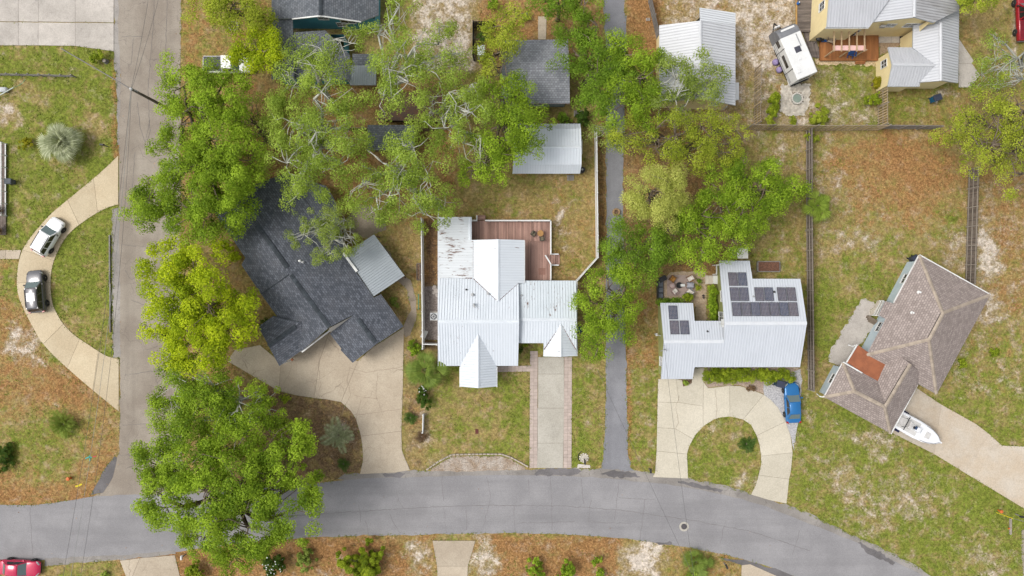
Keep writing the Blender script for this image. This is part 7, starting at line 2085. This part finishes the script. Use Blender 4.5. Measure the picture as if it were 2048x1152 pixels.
# manholes and small street things
def manhole(label, px, py, r, ringm, lidm, z):
    c = P(px, py); t = thing('manhole', label, 'manhole', (c.x, c.y, 0))
    mb = MB().lathe([(r, z - .02), (r, z + .012), (r * .62, z + .014), (r * .62, z)], (c.x, c.y, 0), 28); mb.build('collar', ringm, t)
    MB().lathe([(r * .58, z - .01), (r * .58, z + .02), (r * .5, z + .024)], (c.x, c.y, 0), 24).build('cover', lidm, t)
manhole('manhole with pale concrete collar in the main road', 1368, 1053, .56, CONC_MID, mat('iron', (0.11, 0.10, 0.105), (0.08, 0.075, 0.08), 6, .6, .3), .018)
t = thing('tree_stump', 'hollow pale tree stump beside the lane', 'stump', P(1233, 424)); c = P(1233, 424, .2)
MB().lathe([(.48, 0), (.44, .2), (.42, .3), (.28, .3), (.26, .12), (.02, .1)], (c.x, c.y, 0), 14).build('wood', mat('stump', (0.36, 0.24, 0.13), (0.26, 0.17, 0.09), 4, .95), t); MB().lathe([(.24, .12), (.02, .14)], (c.x, c.y, 0), 12).build('hollow', SOIL, t)
t = thing('tree_stump', 'small grey stump beside the round bush near the pole', 'stump', P(210, 122)); c = P(210, 122, .3)
MB().lathe([(.3, 0), (.24, .2), (.22, .5), (.02, .52)], (c.x, c.y, 0), 11).build('wood', GREYWOOD, t); MB().lathe([(.2, .5), (.03, .53)], (c.x, c.y, 0), 11).build('cut_face', RAILW, t)
t = thing('marker_post', 'orange capped utility marker on the lower left lawn', 'marker', P(136, 958)); c = P(136, 958, .5)
ORANGE = mat('marker_orange', (0.60, 0.15, 0.03), (0.5, 0.12, 0.03), 3, .5)
MB().lathe([(.14, 0), (.14, .45)], (c.x, c.y, 0), 12).build('post', ORANGE, t); MB().lathe([(.22, .45), (.24, .5), (.2, .58), (.05, .62)], (c.x, c.y, 0), 14).build('cap', ORANGE, t)
def mark(label, pts, m, w=.12):
    w_ = [P(*q) for q in pts]; mb = MB()
    for i in range(len(w_) - 1): mb.beam(w_[i] + Vector((0, 0, .02)), w_[i + 1] + Vector((0, 0, .02)), w, .02)
    tag(mb.build('paint_mark', m), label, 'paint mark', 'utility paint marks')
TEALP = mat('paint_teal', (0.05, 0.42, 0.38), None, 8, .8); 
mark('teal sprayed utility mark crossing the lower left lawn', [(171, 917), (178, 914), (184, 915)], TEALP); mark('upright stroke of the teal utility mark', [(179, 911), (180, 915), (180, 921)], TEALP)
mark('red sprayed stroke beside the teal mark', [(185, 914), (189, 913), (193, 912)], mat('paint_redmark', (0.5, 0.08, 0.08), None, 8, .8)); mark('yellow sprayed stroke near the road corner', [(151, 973), (158, 971), (164, 968)], mat('paint_yellow', (0.65, 0.52, 0.03), None, 8, .8), .2)
# utility poles and wires
POLEW = mat('pole_wood', (0.13, 0.115, 0.10), (0.19, 0.17, 0.15), 2, .95, grain=.25)
t = thing('utility_pole', 'tall grey timber utility pole rising beside the side road', 'pole', P(262, 178, 9.5).xy.to_3d())
c = P(262, 178, 9.5); MB().tube([(c.x, c.y, 0), (c.x, c.y, 4.5), (c.x, c.y, 9.5)], [.19, .165, .13], 12).build('shaft', POLEW, t)
MB().lathe([(.16, 9.45), (.17, 9.5), (.12, 9.62), (.05, 9.66)], (c.x, c.y, 0), 12).build('cap', mat('cap_pale', (0.5, 0.5, 0.5)), t)
for z in (8.6, 9.0): MB().lathe([(.05, 0), (.09, .05), (.05, .14)], (c.x + .18, c.y, z), 8).build('insulator', VENT, t)
t = thing('propane_tank', 'white propane tank lying on the lawn at the left edge', 'tank', P(4, 179)); c = P(4, 179, .5)
mb = MB().lathe([(.05, -.62), (.24, -.55), (.3, -.4), (.3, .4), (.24, .55), (.05, .62)], n=14); mb.v = [(c.x + z_, c.y + x_, .42 + y_) for x_, y_, z_ in mb.v]; mb.build('vessel', mat('tank_white', (0.6, 0.62, 0.62)), t, True)
for dx in (-.35, .35): MB().box((c.x + dx, c.y, .08), (.1, .5, .16)).build('foot', GREYWOOD, t)
t = thing('pale_pole', 'pale pole propped beside the propane tank', 'pole', P(10, 186)); MB().tube([P(-20, 201, .1), P(27, 175, .9)], .06, 8).build('shaft', mat('arm_pale', (0.55, 0.6, 0.55)), t)
WIRE = mat('wire', (0.10, 0.10, 0.10), None, 3, .6); WIREP = mat('wire_pale', (0.3, 0.31, 0.3), None, 3, .6)
def wire(label, p0, p1, sag=.8, r=.016, m=WIRE):
    a, b = P(*p0), P(*p1)
    pts = [a.lerp(b, i / 14) - Vector((0, 0, 4 * sag * (i / 14) * (1 - i / 14))) for i in range(15)]
    tag(MB().tube(pts, r, 5).build('cable', m), label, 'cable', 'overhead cables')
wire('overhead cable running south from the utility pole, westernmost', (262, 178, 8.6), (112, 1230, 9), 1.0)
wire('overhead cable running south from the utility pole, middle strand', (262, 178, 9.0), (128, 1230, 9), 1.3, .018, WIREP)
wire('overhead cable running south from the utility pole, easternmost', (263, 178, 9.3), (148, 1230, 9), 1.6)
wire('overhead cable running north from the utility pole, western', (262, 178, 9.0), (312, -120, 9), .4); wire('overhead cable running north from the utility pole, eastern', (263, 178, 9.3), (345, -120, 9), .4)
wire('thick grey service cable from the pole to the upper left', (262, 178, 9.2), (122, 97, 6.5), .5, .06, mat('cable_grey', (0.2, 0.19, 0.18)))
wire('service drop from the solar house to the road', (1328, 690, 4.3), (1395, 1200, 8), .5); wire('cable crossing lane mouth and main road diagonally', (1195, 740, 6.5), (1400, 1180, 8), .4)
wire('teal thin wire sagging over the fence at the left', (27, 175, .9), (50, 158, 1), .3, .02, mat('wire_teal', (0.1, 0.35, 0.22)))
# guy wire guard, cones and posts at the right
t = thing('guy_guard', 'yellow guy wire guard at the lower right', 'guy wire', P(1993, 1025)); MB().tube([P(1993, 1025, .1), P(2026, 1037, 2.2)], .05, 8).build('guard', mat('guard_yellow', (0.6, 0.5, 0.02)), t); MB().tube([P(2026, 1037, 2.2), P(2075, 1050, 6)], .025, 6).build('guy_wire', WIREP, t)
t = thing('marker_post', 'small orange marker beside the yellow guy guard', 'marker', P(2000, 1022)); c = P(2000, 1022, .3); MB().lathe([(.1, 0), (.1, .5)], (c.x, c.y, 0), 10).build('post', ORANGE, t); MB().lathe([(.2, .5), (.2, .6), (.05, .66)], (c.x, c.y, 0), 10).build('cap', ORANGE, t)
t = thing('fallen_post', 'pale timber post lying on the grass at the lower right', 'post', P(2021, 1053)); MB().beam(P(2021, 1037, .12), P(2021, 1069, .12), .2, .2).build('timber', RAILW, t); MB().box(tuple(P(2018, 1057, .25)), (.15, .15, .1)).build('tag', ORANGE, t)
# things behind the white shed and in the lane yard
t = thing('pallet', 'small grey pallet at the south wall of the white shed', 'pallet', P(1141, 355.5))
for i in range(5): MB().box(tuple(P(1135.5 + i * 2.7, 355.5, .13)), (.13, .65, .03)).build('board', GREYWOOD, t)
for y in (351, 360): MB().box(tuple(P(1141, y, .06)), (.8, .08, .1)).build('runner', GREYWOOD, t)
t = thing('black_tank', 'black water tank at the south-east corner of the white shed', 'tank', P(1164, 340)); c = P(1164, 340, .5); MB().lathe([(.34, 0), (.36, .1), (.36, .7), (.2, .85)], (c.x, c.y, 0), 14).build('drum', BLACKP, t); MB().lathe([(.12, .84), (.12, .9)], (c.x, c.y, 0), 10).build('lid', VENT, t)
tp = MB(); q_ = [P(1118, 248, .5), P(1158, 247, .5), P(1158, 256, .35), P(1118, 257, .35)]
for i in range(9):
    a = q_[0].lerp(q_[1], i / 8); b = q_[3].lerp(q_[2], i / 8); tp.v += [tuple(a + Vector((0, 0, .12 * (i % 2)))), tuple(b), (b.x, b.y, 0), (a.x, a.y, 0)]
for i in range(8): tp.f += [(4 * i, 4 * i + 1, 4 * i + 5, 4 * i + 4), (4 * i + 1, 4 * i + 2, 4 * i + 6, 4 * i + 5), (4 * i + 3, 4 * i, 4 * i + 4, 4 * i + 7)]
tag(tp.build('tarpaulin', mat('tarp_blue', (0.01, 0.09, 0.30), (0.01, 0.07, 0.24), 4, .5)), 'crumpled blue tarpaulin behind the white shed', 'tarpaulin')
t = thing('garden_chair', 'pale folding garden chair on the mossy patio behind the charcoal house', 'chair', P(703, 452)); 
c = P(703, 452, .4)
for i in range(5): MB().box((c.x - .25 + i * .12, c.y, .4), (.09, .55, .03), .5).build('slat', mat('chair_pale', (0.5, 0.45, 0.38)), t)
for sx in (1, -1):
    for sy in (1, -1): MB().box((c.x + sx * .22, c.y + sy * .22, .2), (.04, .04, .4)).build('leg', RAILW, t)
t = thing('garden_bench', 'weathered bench beside the folding chair under the small oak', 'bench', P(687, 474)); c = P(687, 474, .4)
for i in range(4): MB().box((c.x, c.y - .2 + i * .12, .42), (1.2, .09, .04), .3).build('slat', RAILW, t)
for sx in (1, -1): MB().box((c.x + sx * .5, c.y + sx * .15, .2), (.08, .4, .4), .3).build('leg', RAILW, t)
t = thing('concrete_block', 'pale hollow concrete blocks near the leaning grey fence', 'block', P(1296, 39)); c = P(1296, 39, .1)
for i in range(3): MB().box((c.x - .2 + i * .2, c.y, .1), (.05, .2, .2)).build('web', CONC_GREY, t)
for s in (1, -1): MB().box((c.x, c.y + s * .12, .1), (.45, .04, .2)).build('face', CONC_GREY, t)
t = thing('rope_ring', 'pale ring of woven twigs on the ground near the top edge', 'ring', P(467, 52)); c = P(467, 52, .1)
pr = [(c.x + math.cos(i * .2618) * .55, c.y + math.sin(i * .2618) * .5, .1) for i in range(25)]; MB().tube(pr, .1, 7).build('ring', RAILW, t); MB().lathe([(.4, 0), (.4, .05), (.05, .08)], (c.x, c.y, 0), 14).build('soil', SOIL, t)
t = thing('pallet', 'pale pallet against the east side of the grey shingle house', 'pallet', P(1167, 202))
for i in range(5): MB().box(tuple(P(1162 + i * 2.7, 202, .13)), (.13, .8, .03), -.3).build('board', RAILW, t)
t = thing('pallet', 'pallet lying south-east of the grey shingle house', 'pallet', P(1157, 227))
for i in range(6): MB().box(tuple(P(1149 + i * 3.2, 227, .13)), (.15, .7, .03)).build('board', GREYWOOD, t)
# ---- grass and weed tufts that nobody could count
rng = np.random.default_rng(5)
n = 80000
X = rng.uniform(-60.5, 60.5, n); Y = rng.uniform(-34.3, 34.3, n)
A = ground_attrs(X * SC + 1024, 576 - Y * SC)
def in_poly(poly, X, Y):
    c = np.zeros(len(X), bool)
    for i in range(len(poly)):
        x1, y1 = poly[i]; x2, y2 = poly[(i + 1) % len(poly)]
        cond = (y1 > Y) != (y2 > Y)
        if y1 != y2:
            c ^= cond & (X < (x2 - x1) * (Y - y1) / (y2 - y1) + x1)
    return c
paved = np.zeros(n, bool)
for q in PAVED: paved |= in_poly(q, X, Y)
ph = (np.sin(X * .9 + np.sin(Y * .7) * 2) + np.sin(Y * 1.1 + np.sin(X * .6) * 2.2)) * .18
keep = (~paved) & (rng.uniform(size=n) < np.clip((A['g'] + ph - .35) * 1.3, 0, 1)) & (A['m'] < .45)
X = X[keep]; Y = Y[keep]
ex = []
for q in PAVED:
    for i in range(len(q)):
        a_, b_ = q[i], q[(i + 1) % len(q)]
        L_ = float(np.linalg.norm(b_ - a_))
        if L_ > 40: continue
        m_ = int(L_ / .11)
        if m_ < 1: continue
        t_ = rng.uniform(size=(m_, 1))
        ex.append(a_ + (b_ - a_) * t_ + rng.normal(size=(m_, 2)) * .07)
ex = np.concatenate(ex)
deep = np.zeros(len(ex), bool)
cnt = np.zeros(len(ex), int)
for q in PAVED:
    sh = np.array(inset([tuple(v) for v in q], .12))
    deep |= in_poly(sh, ex[:, 0], ex[:, 1])
    cnt += in_poly(np.array(inset([tuple(v) for v in q], -.16)), ex[:, 0], ex[:, 1])
Ae = ground_attrs(ex[:, 0] * SC + 1024, 576 - ex[:, 1] * SC)
wv = np.sin(ex[:, 0] * 1.3 + np.sin(ex[:, 1] * 1.7) * 2) * .3
ex = ex[(~deep) & (cnt < 2) & (rng.uniform(size=len(ex)) < np.clip(Ae['g'] + wv, .1, .9))]
X = np.concatenate([X, ex[:, 0]]); Y = np.concatenate([Y, ex[:, 1]])
m = 3
Cg = np.repeat(np.stack([X, Y, np.full(len(X), .05)], 1), m, 0) + rng.normal(size=(len(X) * m, 3)) * np.array([.08, .08, .015])
Cg[:, 2] = np.maximum(Cg[:, 2], .015)
Ng = np.tile([0, 0, 1.0], (len(Cg), 1)) + rng.normal(size=(len(Cg), 3)) * .45
G_GRASS = leaf_mat('leaf_grass', (0.06, 0.095, 0.012), (0.27, 0.29, 0.045), trans=.2)
go = quad_mesh('grass', leaf_quads(Cg, Ng, .15, rng, .45), G_GRASS, None, (0, 0, 0))
tag(go, 'short tufts of grass and weeds scattered over the lawns', kind='stuff')


# fallen leaves on the litter ground
n = 90000
X = rng.uniform(-60.5, 60.5, n); Y = rng.uniform(-34.3, 34.3, n)
A = ground_attrs(X * SC + 1024, 576 - Y * SC)
paved = np.zeros(n, bool)
for q in PAVED: paved |= in_poly(q, X, Y)
keep = (rng.uniform(size=n) < np.clip(A['l'] * 1.1 - .2, 0, 1) * np.where(paved, 0.04, 1.0))
X = X[keep]; Y = Y[keep]
Cl = np.stack([X, Y, rng.uniform(.025, .05, len(X))], 1)
G_FALL = leaf_mat('leaf_fallen', (0.16, 0.07, 0.025), (0.55, 0.30, 0.13), trans=.05)
lo_ = quad_mesh('leaf_litter', leaf_quads(Cl, np.tile([0, 0, 1.0], (len(Cl), 1)) + rng.normal(size=(len(Cl), 3)) * .3, .13, rng, .6), G_FALL, None, (0, 0, 0))
tag(lo_, 'fallen orange brown leaves lying over the verges and yards', kind='stuff')
# cracks across the main road and the side road
cb = MB()
crk = random.Random(4)
def crack(pts, w):
    q = []
    for i in range(len(pts) - 1):
        a, b = P(*pts[i]), P(*pts[i + 1]); m = max(2, int((b - a).length / .35))
        for j in range(m): q.append(a.lerp(b, j / m) + Vector((crk.gauss(0, .035), crk.gauss(0, .035), 0)))
    q.append(P(*pts[-1]))
    vs = []
    for i, p_ in enumerate(q):
        d = (q[min(i + 1, len(q) - 1)] - q[max(i - 1, 0)]).normalized(); nn = Vector((-d.y, d.x, 0)) * w * crk.uniform(.3, .7)
        vs += [(p_.x + nn.x, p_.y + nn.y, .0225), (p_.x - nn.x, p_.y - nn.y, .0225)]
    cb.add(vs, [(2 * i, 2 * i + 1, 2 * i + 3, 2 * i + 2) for i in range(len(q) - 1)])
for x0, y0, x1, y1 in ((884, 953, 887, 1002), (887, 1015, 893, 1066), (974, 955, 981, 990), (981, 990, 966, 1060), (1028, 1010, 1030, 1062), (1100, 955, 1104, 1060), (1056, 958, 1058, 990), (1162, 958, 1167, 1008), (1183, 1000, 1178, 1045), (1238, 962, 1229, 1040), (1289, 1000, 1280, 1078), (1452, 1040, 1440, 1088), (717, 1010, 721, 1045), (730, 1040, 738, 1070), (793, 985, 806, 1015), (780, 1030, 801, 1066), (1030, 1046, 1149, 1043), (1176, 1043, 1262, 1048), (1237, 995, 1310, 1000), (1600, 1060, 1585, 1110), (932, 1020, 933, 1060), (60, 1015, 66, 1110)):
    crack([(x0, y0), ((x0 + x1) / 2 + crk.uniform(-2, 2), (y0 + y1) / 2), (x1, y1)], .03)
crack([(430, 1040), (640, 1028), (760, 1020), (900, 1012), (1000, 1010), (1130, 1012), (1240, 1020), (1380, 1040), (1500, 1062), (1620, 1102)], .04)
for pts in (((310, -20), (306, 60), (300, 130), (296, 180), (300, 260), (292, 300)), ((335, -20), (331, 120), (329, 180)), ((243, 73), (285, 73)), ((262, 130), (268, 76)), ((275, 205), (280, 250), (290, 285), (300, 240)), ((250, 540), (262, 560), (300, 540)), ((250, 750), (320, 740)), ((270, 305), (262, 420)), ((240, 910), (268, 911)), ((245, 850), (300, 848)), ((262, 600), (300, 615), (330, 600)), ((243, 490), (300, 494))):
    crack(pts, .035)
road_cb = cb
cb = MB(); ZC = .058
for pts in (((700, 735), (694, 760), (702, 790), (690, 812), (684, 830)), ((708, 790), (730, 795), (757, 797)), ((640, 700), (637, 730), (642, 770), (634, 795)), ((702, 830), (730, 828), (770, 822), (800, 818)), ((756, 745), (752, 790), (766, 830)), ((700, 735), (730, 745), (760, 740), (800, 735)), ((722, 800), (712, 838)), ((585, 720), (580, 745), (566, 770)), ((1358, 790), (1352, 815), (1357, 845), (1350, 858)), ((1430, 778), (1434, 812), (1432, 838)), ((1395, 700), (1395, 702))):
    crack(pts, .035)
for i_, v_ in enumerate(cb.v): cb.v[i_] = (v_[0], v_[1], ZC)
tag(cb.build('driveway_cracks', mat('crack_brown', (0.26, 0.2, 0.15), (0.32, 0.26, 0.2), 3, .95)), kind='stuff')
cb = road_cb
tag(cb.build('road_cracks', mat('crack_dark', (0.13, 0.12, 0.118), (0.18, 0.165, 0.16), 3, .95)), kind='stuff')
